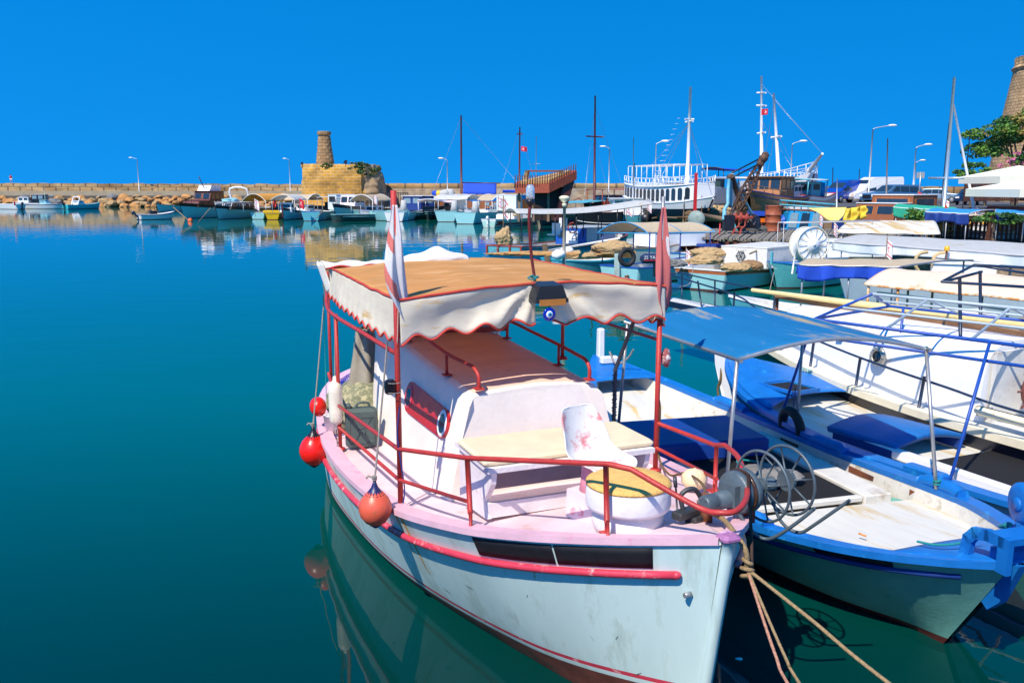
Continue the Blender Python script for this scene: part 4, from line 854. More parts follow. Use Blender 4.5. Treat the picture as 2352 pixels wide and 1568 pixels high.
for u in (2.35, 4.95):
    for sd_ in ((1,) if u < 3 else (-1,1)):
        mb = MB(); mb.box(h3.top(u/L3, sd_, .05, .05), (.5,.16,.08), rot=Matrix.Rotation(-.05*sd_,3,'Z'), bev=.02); mb.build('rope_pad', bluep, B3)
# pipe frame without canvas
def B3L(x, y, z): return B3M.inverted()@Vector((x, y, z))
blp = M('blue_pipe', (.01,.07,.36), .4, var=.2, col2=(.25,.3,.33), amt=.1, sc2=14); gyp = M('pale_grey_pipe', (.42,.50,.54), .4, var=.15)
nA = W(1869,733,2.1); nR = W(2352,795,2.1); nd = (nR-nA).normalized(); pd = Vector((-nd.y, nd.x, 0)); pd = pd if pd.y > 0 else -pd
def FP(s_, d, z): q = nA+nd*s_+pd*d; return B3M.inverted()@Vector((q.x, q.y, z))
mb = MB(); mb.tube([FP(0,0,2.1), FP(4.2,0,2.1)], .022, 8); mb.build('frame_rail', blp, B3)
mb = MB(); mb.tube([FP(0,0,2.1), FP(.0,2.0,2.1)], .02, 8); mb.build('frame_rail', blp, B3)
mb = MB(); mb.tube([FP(0,2.0,2.1), FP(4.2,2.0,2.1)], .02, 8); mb.build('frame_rail', blp, B3)
mb = MB(); mb.tube([FP(.25,1.0,2.38), FP(4.2,1.0,2.38)], .02, 8); mb.build('frame_ridge', gyp, B3)
mb = MB(); mb.tube([FP(0,0,2.1), FP(.25,1.0,2.38)], .02, 8); mb.build('frame_rafter', blp, B3)
mb = MB(); mb.tube([FP(.25,1.0,2.38), FP(0,2.0,2.1)], .02, 8); mb.build('frame_rafter', blp, B3)
for s_ in (1.0, 2.0, 3.0, 4.0):
    mb = MB(); mb.tube([FP(s_,0,2.1), FP(s_,1.0,2.38), FP(s_,2.0,2.1)], .018, 8); mb.build('frame_rafter', gyp, B3)
for d in (.45, 1.5): mb = MB(); mb.tube([FP(.15,d,2.23), FP(4.2,d,2.23)], .016, 8); mb.build('frame_purlin', gyp, B3)
for s_, d, q in ((0,0,(2.6,-1.18,.72)), (2.2,0,(5.2,-1.1,.7)), (.2,2.0,(2.45,1.08,.78)), (3.0,2.0,(5.0,1.05,.7))):
    mb = MB(); mb.cyl(q, FP(s_,d,2.1), .019, 8); mb.build('frame_post', blp, B3)
mb = MB(); mb.tube([FP(-.05,0,1.88), FP(4.2,0,1.88)], .02, 8); mb.build('frame_rail', blp, B3)
# ================================================================ navy hulled cruiser with white cabin
Yt, LY = set_boat('cabin_cruiser', 'navy hulled cabin cruiser with long rounded white cabin and dark rails', 'cabin boat', (4.37,17.66), (9.25,6.7))
YM = Matrix.Translation(Yt.location)@Matrix.Rotation(Yt.rotation_euler.z, 4, 'Z')
hy = Hull(LY, TB([(0,.10),(.8,.55),(2,1.0),(4,1.42),(6,1.62),(8.5,1.65),(12,1.4)], LY), TB([(0,.03),(1.5,.4),(4,1.05),(8,1.35),(12,1.1)], LY),
          TB([(0,1.36),(1.5,1.22),(3.5,.98),(5.5,.85),(8,.82),(12,.9)], LY), rake=.9, depth=.5, flare=.9)
hy.mesh(50, (.08,), (.3,.6,.8,.92,1.), bands=lambda r, n: 1 if r < 3 else 0).build('hull', [navy, boot], Yt)
creamrail = M('rusty_cream_toerail', (.80,.72,.52), .5, col2=(.45,.20,.05), amt=.12, sc2=6, var=.1)
hy.capmesh(.10, .10, .03, 50).build('toe_rail', creamrail, Yt)
hy.innermesh(.01, .08, 40, .01, .99, .04).build('deck', deckw, Yt)
cruw = M('glossy_cruiser_white', (.83,.83,.83), .25, var=.03, bump=.04)
mb = MB()
CY0, CY1 = 2.1, 6.9
def crs(a, b):
    u = lerp(CY0, CY1, a); r = sqrt(max(0, 1-(1-min(1, a/.16))**2)); w_ = lerp(1.34, .98, b if b < .5 else 1-b)
    th = b*pi; hw = interp([(CY0,.62),(3,.92),(4.5,1.14),(6.9,1.26)], u)
    c = cos(th); s_ = sin(th); e = .34
    y = hw*(abs(c)**e)*(1 if c > 0 else -1); zt = interp([(CY0,.90),(3.2,.93),(6.9,.98)], u)
    return (u, y*(.5+.5*r), .84+.04+zt*(s_**.5)*(.35+.65*r) if b not in (0, 1) else .78)
mb.grid(crs, 34, 40)
mb.add([crs(1, i/40) for i in range(41)], [tuple(range(41))]); mb.build('cabin', cruw, Yt)
mb = MB()
for k in range(8): pass
q = YM.inverted()@AY(2045,850,11.95)
pc = Vector((5.2,-1.245,1.38)); pn = Vector((0,-1,.12)).normalized()
mb = MB(); mb.torus(pc+pn*.02, pn, .115, .03, 30, 8); mb.torus(pc+pn*.04, pn, .092, .014, 30, 6)
for k in range(6): q_ = pc+pn*.05+Vector((cos(k*1.05),0,sin(k*1.05)))*.115; mb.lathe([(0,0),(.014,0),(.012,.012),(0,.014)], q_, pn, 8)
mb.build('porthole_ring', M('chrome_ring', (.50,.46,.38), .35, metal=.6, col2=(.16,.10,.06), amt=.3, sc2=20), Yt)
mb = MB(); mb.lathe([(0,0),(.10,0),(.10,.026),(0,.026)], pc, pn, 28); mb.build('porthole_glass', glass, Yt)
mb = MB(); mb.box((4.3,-1.14,1.55), (.12,.05,.12)); mb.build('side_vent', blackp, Yt)
# companionway bulkhead, wheel
mb = MB(); mb.box((6.97,-.78,1.25), (.06,.75,1.0)); mb.box((6.97,.6,1.25), (.06,1.1,1.0)); mb.build('cockpit_bulkhead', deckw, Yt)
mb = MB(); mb.box((6.95,-.25,1.25), (.05,.42,1.1)); mb.build('companionway_door', darkwood, Yt)
mb = MB(); mb.torus((7.17,-.62,1.25),(1,0,0),.22,.03,26,8)
for k in range(8): d = Vector((0,cos(k*pi/4),sin(k*pi/4))); mb.cyl(Vector((7.17,-.62,1.25))+d*.04, Vector((7.17,-.62,1.25))+d*.32, .015, 6)
mb.cyl((7.0,-.62,1.25),(7.21,-.62,1.25),.035,10); mb.build('ships_wheel', M('reddish_wheel_wood', (.16,.05,.035), .5, var=.25), Yt)
mb = MB(); mb.box((7.3,-1.35,1.0), (.8,.12,.12), bev=.04); mb.build('coaming_end', creamrail, Yt)
# rails
dkp = M('navy_chipped_pipe', (.012,.03,.07), .4, col2=(.4,.4,.36), amt=.12, sc2=22, var=.2)
for sd_ in (-1, 1):
    P = [hy.top(u/LY, sd_, .12, dz) for u, dz in ((.25,.30),(1.0,.50),(2.0,.52),(3.2,.50),(4.5,.49),(5.6,.46),(6.6,.42),(7.6,.35),(9.5,.3))]
    P = [Vector((-1.95,.18*sd_,1.90)), Vector((-1.9,.2*sd_,1.92)), Vector((-.8,.28*sd_,1.86))]+P[1:]
    mb = MB(); mb.tube(smooth_path(P, 5), .017, 8); mb.build('guard_rail', dkp, Yt)
    for u in (2.9, 3.9, 5.0, 6.2): b_ = hy.top(u/LY, sd_, .10, .03); mb = MB(); mb.tube([b_, b_+Vector((.05,0,.46))], .022, 8); mb.build('rail_stanchion', dkp, Yt)
    for u, x2 in ((.9, 1.0),): b_ = hy.top(u/LY, sd_, .1, .05); mb = MB(); mb.tube([b_, b_+Vector((.02,0,.5))], .02, 8); mb.build('rail_stanchion', dkp, Yt)
    for x, z in ((-1.75,1.36),(-.55,1.34)): mb = MB(); mb.tube([(x,.17*sd_,z),(x-.1,.22*sd_,1.88)], .018, 8); mb.build('rail_stanchion', dkp, Yt)
mb = MB(); mb.tube(smooth_path([(-1.95,-.18,1.90),(-2.02,0,1.90),(-1.95,.18,1.90)],4), .017, 8); mb.build('guard_rail', dkp, Yt)
mb = MB(); mb.box((-.75,0,1.31), (2.6,.46,.05), bev=.02); pl = mb.build('bow_plank', deckw, Yt)
mb = MB(); mb.box((-.75,-.245,1.27), (2.6,.03,.13)); mb.box((-.75,.245,1.27), (2.6,.03,.13)); mb.build('plank_edge', navy, Yt)
mb = MB(); mb.tube([B for B in (YM.inverted()@W(1728,666,1.92), Vector((6.9,-.15,1.98)), Vector((9.5,-.1,2.0)))], [.035,.075,.075], 10); mb.build('boom', M('pale_yellow_spar', (.80,.62,.26), .5, var=.12, col2=(.45,.3,.12), amt=.1, sc2=5), Yt)
mb = MB(); mb.box((4.7,-.30,1.86), (5.6,.12,.10), rot=Matrix.Rotation(-.0,3,'Z')); mb.build('cabin_plank', MATS['raw_brown_timber'], Yt)
mb = MB(); mb.cyl((1.9,-.30,1.2),(1.9,-.30,1.86),.03,8); mb.build('boom_crutch', rust, Yt)
mb = MB(); mb.tube(smooth_path([(3.3,.7,1.8),(3.3,.7,1.98),(3.5,.7,2.02),(5.5,.72,2.02),(5.7,.72,1.98),(5.7,.72,1.8)],4), .02, 8); mb.build('grab_rail', M('dark_green_pipe', (.02,.07,.08), .4), Yt)
mb = MB(); mb.box((6.6,.25,2.05), (.34,.5,.16), rot=Matrix.Rotation(-.5,3,'Y')); fl = mb.build('floodlight', M('weathered_grey_box', (.35,.30,.25), .6, var=.3), Yt)
mb = MB(); mb.lathe([(.10,0),(.11,.05),(.06,.10),(0,.11)], (6.4,-.1,1.92), seg=18); mb.build('roof_vent', steel, Yt)
def YP(px, py, Y): return YM.inverted()@AY(px, py, Y)
for P in ([(2206,775,11.6),(2204,636,11.6)],[(2252,728,12.6),(2251,622,12.6)]): mb = MB(); mb.tube([YP(*q) for q in P], .024, 7); mb.build('cabin_top_post', dkp, Yt)
for P in ([(2163,647,12.0),(2400,662,10.6)],[(2163,647,12.0),(2238,608,12.6)],[(2238,608,12.6),(2400,618,11.4)],[(2172,646,12.2),(2255,624,12.9)],[(2238,608,12.6),(2430,640,11.6)]): mb = MB(); mb.tube([YP(*q) for q in P], .02, 7); mb.build('cabin_top_rail', dkp, Yt)
# ================================================================ generic builders for the harbour
flagW = M('small_flag_white', (.82,.80,.80), .85, var=.04, bump=0); flagR = M('small_flag_red', (.70,.02,.04), .85, var=.05, bump=0)
FLN = [0]
def small_flag(top, h, w, label, kind='white', staff=0., rz=0., droop=.6, smat=None):
    """top: world point of the cloth's upper hoist corner"""
    h *= .75; w *= .75; t = thing('flag', label, 'flag', top, rz); s_ = FLN[0] = FLN[0]+1
    def fn(a, b): return (w*b*(1-droop*.6), .10*w*sin(b*7+s_)*b, -h*a-droop*h*.7*b)
    if kind == 'white': mf = lambda a, b: 1 if (.13 < a < .21 or .79 < a < .87 or ((a-.5)/.16)**2+((b-.42)/.2)**2 < 1 and not ((a-.5)/.12)**2+((b-.5)/.16)**2 < 1) else 0
    else: mf = lambda a, b: 0 if ((a-.5)/.2)**2+((b-.42)/.2)**2 < 1 and not ((a-.5)/.15)**2+((b-.5)/.17)**2 < 1 else 1
    MB().grid(fn, 26, 26, mfn=mf).build('cloth', [flagW, flagR], t, solid=.004)
    if staff: mb = MB(); mb.cyl((0,0,-staff), (0,0,.05), max(.012, staff*.012), 6); mb.build('staff', smat or wood, t)
    return t
def canopy_part(par, u0, u1, hw, z, arch, mat, pmat, z0, posts=2, sagv=.04, axis='y', hoop=True, pr=.02, y0=0., lean=0., zend=0.):
    def fn(a, b):
        u = lerp(u0, u1, a); c = 2*b-1
        return (u, y0+hw*c, z+zend*a+arch*(1-c*c)-sagv*sin(pi*a)*(.4+.6*abs(sin(a*pi*max(1, posts-1))))+.01*noise.noise(Vector((u*2, c*2, z))))
    MB().grid(fn, 24, 14).build('canopy', mat, par, solid=.012)
    if hoop:
        for a in (0, 1): mb = MB(); mb.tube([Vector(fn(a, i/14))-Vector((0,0,.02)) for i in range(15)], pr, 6); mb.build('canopy_hoop', pmat, par)
    for k in range(posts):
        a = k/(posts-1)*.96+.02 if posts > 1 else .5
        for b in (.03, .97):
            p = Vector(fn(a, b)); mb = MB(); mb.cyl((p.x-lean, p.y*.96, z0), p, pr, 6); mb.build('canopy_post', pmat, par)
def house_part(par, u0, u1, hw, z0, z1, mat, roofmat=None, win=(2, 1), slant=.15, wmat=None, nm='cabin', over=.06, roofth=.05, y0=0., trim=None, wz=(.5,.88)):
    """wheelhouse: walls, roof, windows with frames. front is towards u0"""
    mb = MB(); s_ = slant
    P = [(u0,z0),(u1,z0),(u1,z1),(u0+s_,z1)]
    mb.prism([(u, y0-hw, z) for u, z in P][::-1], (0, 2*hw, 0)); c = mb.build(nm, mat, par)
    mb = MB(); mb.box(((u0+s_+u1)/2, y0, z1+roofth/2+.002), (u1-u0-s_+2*over, 2*hw+2*over, roofth), bev=min(.02, roofth*.3)); mb.build('roof', roofmat or mat, par)
    wm = wmat or glass; H = z1-z0; za, zb = z0+H*wz[0], z0+H*wz[1]
    def pane(c0, dx, dz, sx):    # centre, half vectors
        c0 = Vector(c0); dx = Vector(dx); dz = Vector(dz); n = dx.cross(dz).normalized()
        if trim:
            m = MB(); m.prism([c0-dx*1.12-dz*1.12, c0+dx*1.12-dz*1.12, c0+dx*1.12+dz*1.12, c0-dx*1.12+dz*1.12], n*.012); w = m.build('window_frame', trim, par); pr = w
        else: pr = par
        m = MB(); m.prism([c0-dx-dz+n*.0, c0+dx-dz, c0+dx+dz, c0-dx+dz], n*.018); m.build('window', wm, pr)
    for k in range(win[0]):
        w_ = (u1-u0-s_)/win[0]; uc = u0+s_*.9+w_*(k+.5)
        for sd_ in (-1, 1): pane((uc, y0+sd_*(hw), (za+zb)/2), (-sd_*w_*.36, 0, 0), (0, 0, (zb-za)/2), 1)
    for k in range(win[1]):
        w_ = 2*hw/win[1]; yc = y0-hw+w_*(k+.5); f = ((za+zb)/2-z0)/H
        pane((u0+s_*f, yc, (za+zb)/2), (0, -w_*.38, 0), (s_*(zb-za)/H/2, 0, (zb-za)/2), 1)
        pane((u1, yc, (za+zb)/2), (0, w_*.36, 0), (0, 0, (zb-za)/2), 1)
    return c
def outboard_part(par, u, z, s_=1., tilt=.5, mat=None):
    R_ = Matrix.Rotation(-tilt, 3, 'Y'); o = Vector((u, 0, z)); mb = MB()
    def q(x, y, zz): return o+R_@Vector((x*s_, y*s_, zz*s_))
    mb.box(q(.16,0,.30), (.42*s_,.30*s_,.36*s_), R_, taper=.8, bev=.05*s_); mb.box(q(.14,0,-.2), (.16*s_,.12*s_,.75*s_), R_, taper=1.1); mb.box(q(.2,0,-.48), (.42*s_,.22*s_,.03*s_), R_)
    mb.box(q(.18,0,-.66), (.3*s_,.1*s_,.12*s_), R_); 
    for k in range(3): d = Vector((0, cos(k*2.1), sin(k*2.1))); mb.box(q(.36,0,-.66)+R_@d*(.09*s_), (.03*s_,.08*s_,.12*s_), R_)
    mb.build('outboard_motor', mat or blackp, par)
def rail_part(par, h, t0, t1, n, mat, z=.5, inset=.08, r=.015, sides=(1,-1), L=1):
    for sd_ in sides:
        ts = [lerp(t0, t1, i/n) for i in range(n+1)]
        mb = MB(); mb.tube([h.top(t, sd_, inset, z) for t in ts], r, 6)
        for t in ts: a = h.top(t, sd_, inset, 0); mb.cyl(a, (a.x, a.y, a.z+z), r*.8, 5)
        mb.build('guard_rail', mat, par)
def skiff(name, label, cat, bow, stern, hb=.9, z=(.9,.55,.6), hull=None, rim=None, deck=None, bootm=None, inner=None, transom=.8, depth=.25, band=None, wlf=.72, rake=.4, group=None, z0=0., rub=None, bands=None, ns=26, stempost=None):
    bt, L = set_boat(name, label, cat, bow, stern, group); bt.location.z = z0
    h = Hull(L, [(0,.05),(.08,hb*.42),(.2,hb*.76),(.38,hb*.97),(.6,hb),(.85,hb*lerp(.72,.92,transom)),(1,hb*max(.06,transom))],
             [(0,.02),(.12,hb*.2),(.3,hb*wlf*.78),(.55,hb*wlf),(.85,hb*wlf*lerp(.6,.95,transom)),(1,hb*max(.03,transom*wlf))],
             [(0,z[0]),(.25,lerp(z[0],z[1],.62)),(.6,z[1]),(1,z[2])], rake=rake, srake=.08, depth=.35 if z0 == 0 else .8, flare=.9)
    mats = [hull or whiteclean, bootm or boot, band or hull or whiteclean]
    h.mesh(ns, (.06,), (.3,.55,.78,1.), bands=bands or (lambda r, n: 1 if r < 3 else (2 if r == n-2 else 0))).build('hull', mats, bt)
    h.capmesh(.09, .05, .02, ns).build('gunwale', rim or whiteclean, bt)
    h.innermesh(depth, .085, 22, .03, .995, .02).build('deck', [inner or deck or deckw, deck or deckw], bt)
    if rub: h.railtube(.13, .022, .03, .99, off=.01, ns=24, seg=6).build('rubbing_strake', rub, bt)
    if stempost: mb = MB(); mb.box((.02,0,z[0]+.12), (.09,.09,.5), bev=.01); mb.build('stem_post', stempost, bt)
    return bt, h, L
def wl(px, py): return W(px, py, 0)
def wlat(px, py, z): return W(px, py, z)
def netpile(c, s_, label, amp=.35, seed=1, m=None, cat='net', rz=0., nm='fishing_net'):
    mb = MB(); s_ = (s_[0], s_[1], s_[2]*.82); mb.blob((0,0,0), s_, amp*.6, 1.4, 5, seed, flat=-s_[2]*.45, ridge=.14); o = tag(mb.build(nm, m or netcloth, None, c), label, cat); o.rotation_euler = (0,0,rz); return o
def mast(par, base, top, r, mat, cross=(), nm='mast', stays=(), smat=None):
    base = Vector(base); top = Vector(top); mb = MB(); mb.tube([base, top], r, 8, r2=r*.6)
    m = mb.build(nm, mat, par)
    for f, w_, d in cross:
        p = base.lerp(top, f); d = Vector(d).normalized(); mb = MB(); mb.tube([p-d*w_/2, p+d*w_/2], r*.55, 6); mb.build('crosstree', mat, m)
    for a, b in stays: mb = MB(); mb.tube([base.lerp(top, a), Vector(b)], .018, 4); mb.build('stay', smat or steel, m)
    return m
def leafball(n, c, rad, size, seed, mats, nm, par=None, shell=.55, squash=1., clumps=None):
    """crown: many small leaf faces gathered in clumps through the volume"""
    r_ = random.Random(seed); mb = MB(); C = []
    for k in range(clumps or 26):
        while True:
            p = Vector((r_.uniform(-1,1), r_.uniform(-1,1), r_.uniform(-.8,1)))
            if .25 < p.length < 1: break
        C.append((p, r_.uniform(.18,.42), r_.randrange(len(mats))))
    for i in range(n):
        p, cr, mi = r_.choice(C); q = Vector((r_.gauss(0,1), r_.gauss(0,1), r_.gauss(0,1))); q = q.normalized()*cr*r_.random()**.4
        o = Vector(c)+Vector(((p.x+q.x)*rad[0], (p.y+q.y)*rad[1], (p.z+q.z*.7)*rad[2]))
        a = Vector((r_.gauss(0,1), r_.gauss(0,1), r_.gauss(0,.6))).normalized(); b = a.cross(Vector((r_.gauss(0,1), r_.gauss(0,1), r_.gauss(0,1)))).normalized()
        s_ = size*r_.uniform(.6,1.3); mb.add([o-a*s_, o+b*s_*.5, o+a*s_, o-b*s_*.5], [(0,1,2,3)], mi=mi if r_.random() < .8 else r_.randrange(len(mats)))
    return mb.build(nm, mats, par), C
def tree(nm, label, base, h, rad, n, size, seed, mats, trunk=None, tr=.16, ch=.62, cat='tree'):
    t = thing(nm, label, cat, base); cz = h*ch; cr, C = leafball(n, (0,0,cz), rad, size, seed, mats, 'crown', t)
    mb = MB(); r_ = random.Random(seed); tm = trunk or M('tree_bark', (.10,.07,.045), .9, var=.3, bump=.6)
    mb.tube(smooth_path([(0,0,-.2),(.04*h*r_.uniform(-1,1),.02*h,h*.25),(0,.01*h,h*.5)],4), tr, 8, r2=tr*.7)
    for p, cr_, mi in C[:9]:
        q = Vector((p.x*rad[0]*.8, p.y*rad[1]*.8, cz+p.z*rad[2]*.8)); a = Vector((0,0,h*r_.uniform(.28,.5))); mb.tube(smooth_path([a, a.lerp(q,.5)+Vector((0,0,-.05*h)), q],4), tr*.5, 6, r2=tr*.15)
    mb.build('trunk', tm, t); return t
def uvgrid(fn, nu, nv, uvf, mfn=None, smooth=False):
    mb = MB(); mb.grid(fn, nu, nv, smooth=smooth, mfn=mfn); mb.uv = [uvf(i/nu, j/nv) for i in range(nu+1) for j in range(nv+1)]; return mb
# ================================================================ breakwater, wall, rocks
sandst = brick_mat('breakwater_blocks', (.42,.26,.11), (.48,.34,.17), (.17,.12,.075), 1.0, 1.0, 1., patch=(.55,.5,.45), msize=.06)
sandsm = brick_mat('small_stone_blocks', (.40,.33,.25), (.30,.24,.17), (.42,.36,.28), .9, .42, 1., patch=(1.05,.9,.75), msize=.03)
pathm = M('pale_concrete', (.36,.30,.20), .9, var=.2, scale=.4, bump=.3, bscale=3)
WA, WB = AY(-160,430,189), AY(720,430,187)      # the wall's line (left part)
def wline(s_): return WA.lerp(WB, s_)
Lw = (WB-WA).length
def wallfn(a, b):
    p = wline(a); top = 4.78-.28*a+.14*noise.noise(Vector((a*40, 0, 0)))+(.09 if int(a*46) % 3 == 0 else 0)
    return (p.x, p.y+.05*noise.noise(Vector((a*60, b*3, 5))), lerp(3.1, top, b))
sc_ = 2.6
mb = uvgrid(wallfn, 220, 6, lambda a, b: (a*Lw/sc_, b*1.7/.95)); 
w1 = mb.build('wall_face', sandst)
WT = thing('breakwater_wall', 'long sandstone block breakwater wall along the left skyline', 'wall', (0,0,0)); w1.parent = WT
mb = uvgrid(lambda a, b: (wline(a).x+b*.8, wline(a).y+b*2.4, wallfn(a, 1)[2]-.02*b), 110, 2, lambda a, b: (a*Lw/sc_, b)); mb.build('wall_top', sandst, WT)
mb = uvgrid(lambda a, b: (lerp(WA.x, WB.x, a)-.5*(1-b), lerp(WA.y, WB.y, a)-lerp(5.5, 0, b), 3.1+.04*b), 60, 3, lambda a, b: (a*40, b*3)); structure(mb.build('path', pathm))
mb = MB(); mb.grid(lambda a, b: (lerp(WA.x, WB.x, a)-.5, lerp(WA.y, WB.y, a)-5.5, lerp(2.2, 3.1, b)), 60, 1); structure(mb.build('kerb', pathm))
# right part of the wall
WC, WD = AY(872,430,139), AY(1640,430,118)
def wall2(a, b):
    p = WC.lerp(WD, a); return (p.x, p.y, lerp(1.0, 4.42-.1*a+.04*noise.noise(Vector((a*30,0,0))), b))
mb = uvgrid(wall2, 80, 6, lambda a, b: (a*54/1.0, b*3.4/.9)); w2 = mb.build('wall_face', sandsm); WT2 = thing('breakwater_wall', 'paler stone wall behind the boats right of the ruined tower', 'wall', (0,0,0)); w2.parent = WT2
mb = uvgrid(lambda a, b: (lambda p: (p.x, p.y-.02-.1*sin(pi*b), lerp(3.75, 4.5-.1*a+.06*noise.noise(Vector((a*50,0,0))), b)))(WC.lerp(WD, a)), 120, 3, lambda a, b: (a*54/3.2, .1+b*.8)); mb.build('wall_cap', sandst, WT2)
mb = uvgrid(lambda a, b: (lambda p: (p.x+b*.4, p.y+b*2, 4.45-.1*a))(WC.lerp(WD, a)), 20, 1, lambda a, b: (a*20, b)); mb.build('wall_top', sandst, WT2)
# rubble slope and boulders
mb = MB(); mb.grid(lambda a, b: (lerp(WA.x, WB.x, a)-2.0*(1-b), lerp(WA.y, WB.y, a)-lerp(13.5, 5.4, b), lerp(-1.2, 2.25, b)+.3*noise.noise(Vector((a*50, b*4, 0)))), 160, 6, smooth=False); structure(mb.build('rubble_slope', M('gap_shade_rubble', (.06,.05,.04), .95, var=.5, scale=1.2, bump=.6, bscale=3)))  # dark colour stands in for shade in the gaps between boulders
rockm = [M('orange_boulder', (.48,.23,.07), .9, var=.28, scale=1.2, bump=.6, bscale=4, col2=(.50,.36,.2), amt=.3, sc2=.8), M('tan_boulder', (.42,.27,.12), .9, var=.28, scale=1.2, bump=.6, bscale=4, col2=(.25,.2,.14), amt=.25, sc2=.9), M('grey_boulder', (.17,.17,.17), .9, var=.28, scale=1.2, bump=.6, bscale=4, col2=(.3,.24,.17), amt=.25, sc2=.9)]
protos = {}
rr = random.Random(4)
rk = 0
for row in range(4):
    n = (36, 40, 42, 30)[row]
    for i in range(n):
        s_ = (i+rr.uniform(.1,.9))/n*.97+.01; f = row/3.6+rr.uniform(-.05,.05)
        x = lerp(WA.x, WB.x, s_)-2.0*(1-f); y = lerp(WA.y, WB.y, s_)-lerp(12.3, 6.2, f); z = lerp(.15, 2.15, f)
        size = rr.uniform(.6,1.25) if row != 1 else rr.uniform(.8,1.5)
        ci = 0 if (rr.random() < .5) else (1 if rr.random() < .62 else 2); ky = (ci, rr.randrange(3))
        if ky not in protos:
            mb = MB(); mb.blob((0,0,0), (1.0,.8,.66), .42, 1.15, 2, ci*5+ky[1]*3+1); o = mb.build('boulder', rockm[ci]); protos[ky] = o
            for p in o.data.polygons: p.use_smooth = (p.index % 3 == 0)
        else: o = protos[ky].copy(); COL.objects.link(o)
        o.location = (x, y, z); o.rotation_euler = (rr.uniform(-.3,.3), rr.uniform(-.3,.3), rr.uniform(0,6.28)); o.scale = (size*rr.uniform(.85,1.2), size, size*rr.uniform(.75,1.15))
        tag(o, ('orange-brown boulder in the rock bank below the left breakwater wall', 'pale tan boulder in the rock bank below the left breakwater wall', 'dark grey boulder in the rock bank below the left breakwater wall')[ci], 'boulder', ('orange boulders of the breakwater','tan boulders of the breakwater','grey boulders of the breakwater')[ci])
# ================================================================ ruined fort with lighthouse stub
yel = brick_mat('fort_masonry', (.84,.42,.05), (.60,.31,.06), (.72,.52,.24), .85, .40, 1., patch=(.62,.60,.56), msize=.045, bump=.4)
rub = M('fort_rubble_core', (.38,.26,.14), .95, var=.45, scale=.8, bump=1., bscale=2.5, col2=(.38,.27,.14), amt=.35, sc2=1.1)
FX = AY(776,465,127.); FT = thing('ruined_fort', 'ruined round stone fort base with crumbling right side', 'ruin', (FX.x, FX.y+5.5, 0))
def fort(a, b):     # a round, b up
    th = -pi*.02+a*2*pi; c, s_ = cos(th), sin(th); z = lerp(-.5, 7.15, b)
    r = 6.0*(abs(c)**3.2+abs(s_)**3.2)**(-1/3.2)
    d = Vector((c*r, s_*r*.92, z))
    ro = 1 if (a > .80 or a < .2) else 0
    k = noise.noise(Vector((c*3, s_*3, z*.5)))*.9+noise.noise(Vector((c*8, s_*8, z*1.4)))*.45
    if ro and c > .55: d += Vector((c, s_, 0))*(k*.6-.35+.35*exp(-((z-3.4)/1.8)**2)-.35*b)
    else: d += Vector((c, s_, 0))*(.04*k)
    if c < -.8 and .72 < b < .95: d.x += .35
    if b > .93: d.z += .12*noise.noise(Vector((c*9, s_*9, 1)))
    return d
fm = lambda a, b: 1 if (a > .86 or a < .2) or (a > .845 and int(b*22) % 3 == 0) else 0
mb = uvgrid(fort, 150, 40, lambda a, b: (a*34/.95, b*7.6/1.05), mfn=fm); mb.build('masonry', [yel, rub], FT)
mb = MB(); mb.grid(lambda a, b: (lambda p: (p.x*(1-b), p.y*(1-b), p.z+.12*noise.noise(Vector((a*20,b*5,2)))))(fort(a, 1)), 90, 6); mb.build('roof_platform', rub, FT)
# lighthouse stub
LTc = AY(747,376,130.)
LT = thing('lighthouse_stub', 'tapering sandstone lighthouse stump with overhanging cap on the ruined fort', 'lighthouse', (LTc.x, LTc.y, 7.0))
def lt(a, b):
    z = b*4.85; r = interp([(0,1.32),(.25,1.22),(.55,1.02),(.84,.90),(.86,.82),(.90,.80),(.91,.98),(1,.98)], b); th = 2*pi*a
    r *= 1+.02*noise.noise(Vector((cos(th)*6, sin(th)*6, z*3)))+(.012 if (int(z/.42)+int(a*14)) % 2 else -.008)
    return (r*cos(th), r*sin(th), z)
mb = uvgrid(lt, 56, 46, lambda a, b: (a*8/.9*1.0, b*4.85/1.0)); mb.build('shaft', brick_mat('lighthouse_blocks', (.46,.27,.12), (.36,.21,.09), (.16,.10,.05), .95, .46, 1., msize=.035, bump=.5), LT)
mb = MB(); mb.lathe([(0,0),(.96,0),(.93,.06),(0,.08)], (0,0,4.85), seg=28); mb.build('cap', M('grey_tan_stone', (.34,.28,.2), .9, var=.3), LT)
for px, py, s_ in ((694,377,.35),(794,374,.5)):
    t = thing('floodlight', 'small black floodlight on the fort parapet %s the lighthouse stump' % ('left of' if px < 740 else 'right of'), 'floodlight', AY(px, py, 122.))
    mb = MB(); mb.box((0,0,.1), (.5*s_*2,.25,.5*s_*2), rot=Matrix.Rotation(.5,3,'Y'), taper=.7); mb.build('housing', blackp, t); mb = MB(); mb.box((0,0,-.3), (.08,.1,.5)); mb.build('bracket', blackp, t)
bushm = [M('olive_leaves', (.08,.11,.03), .8, var=.3, bump=0), M('dry_leaves', (.22,.17,.05), .8, var=.3, bump=0), M('green_leaves', (.05,.13,.03), .75, var=.3, bump=0)]
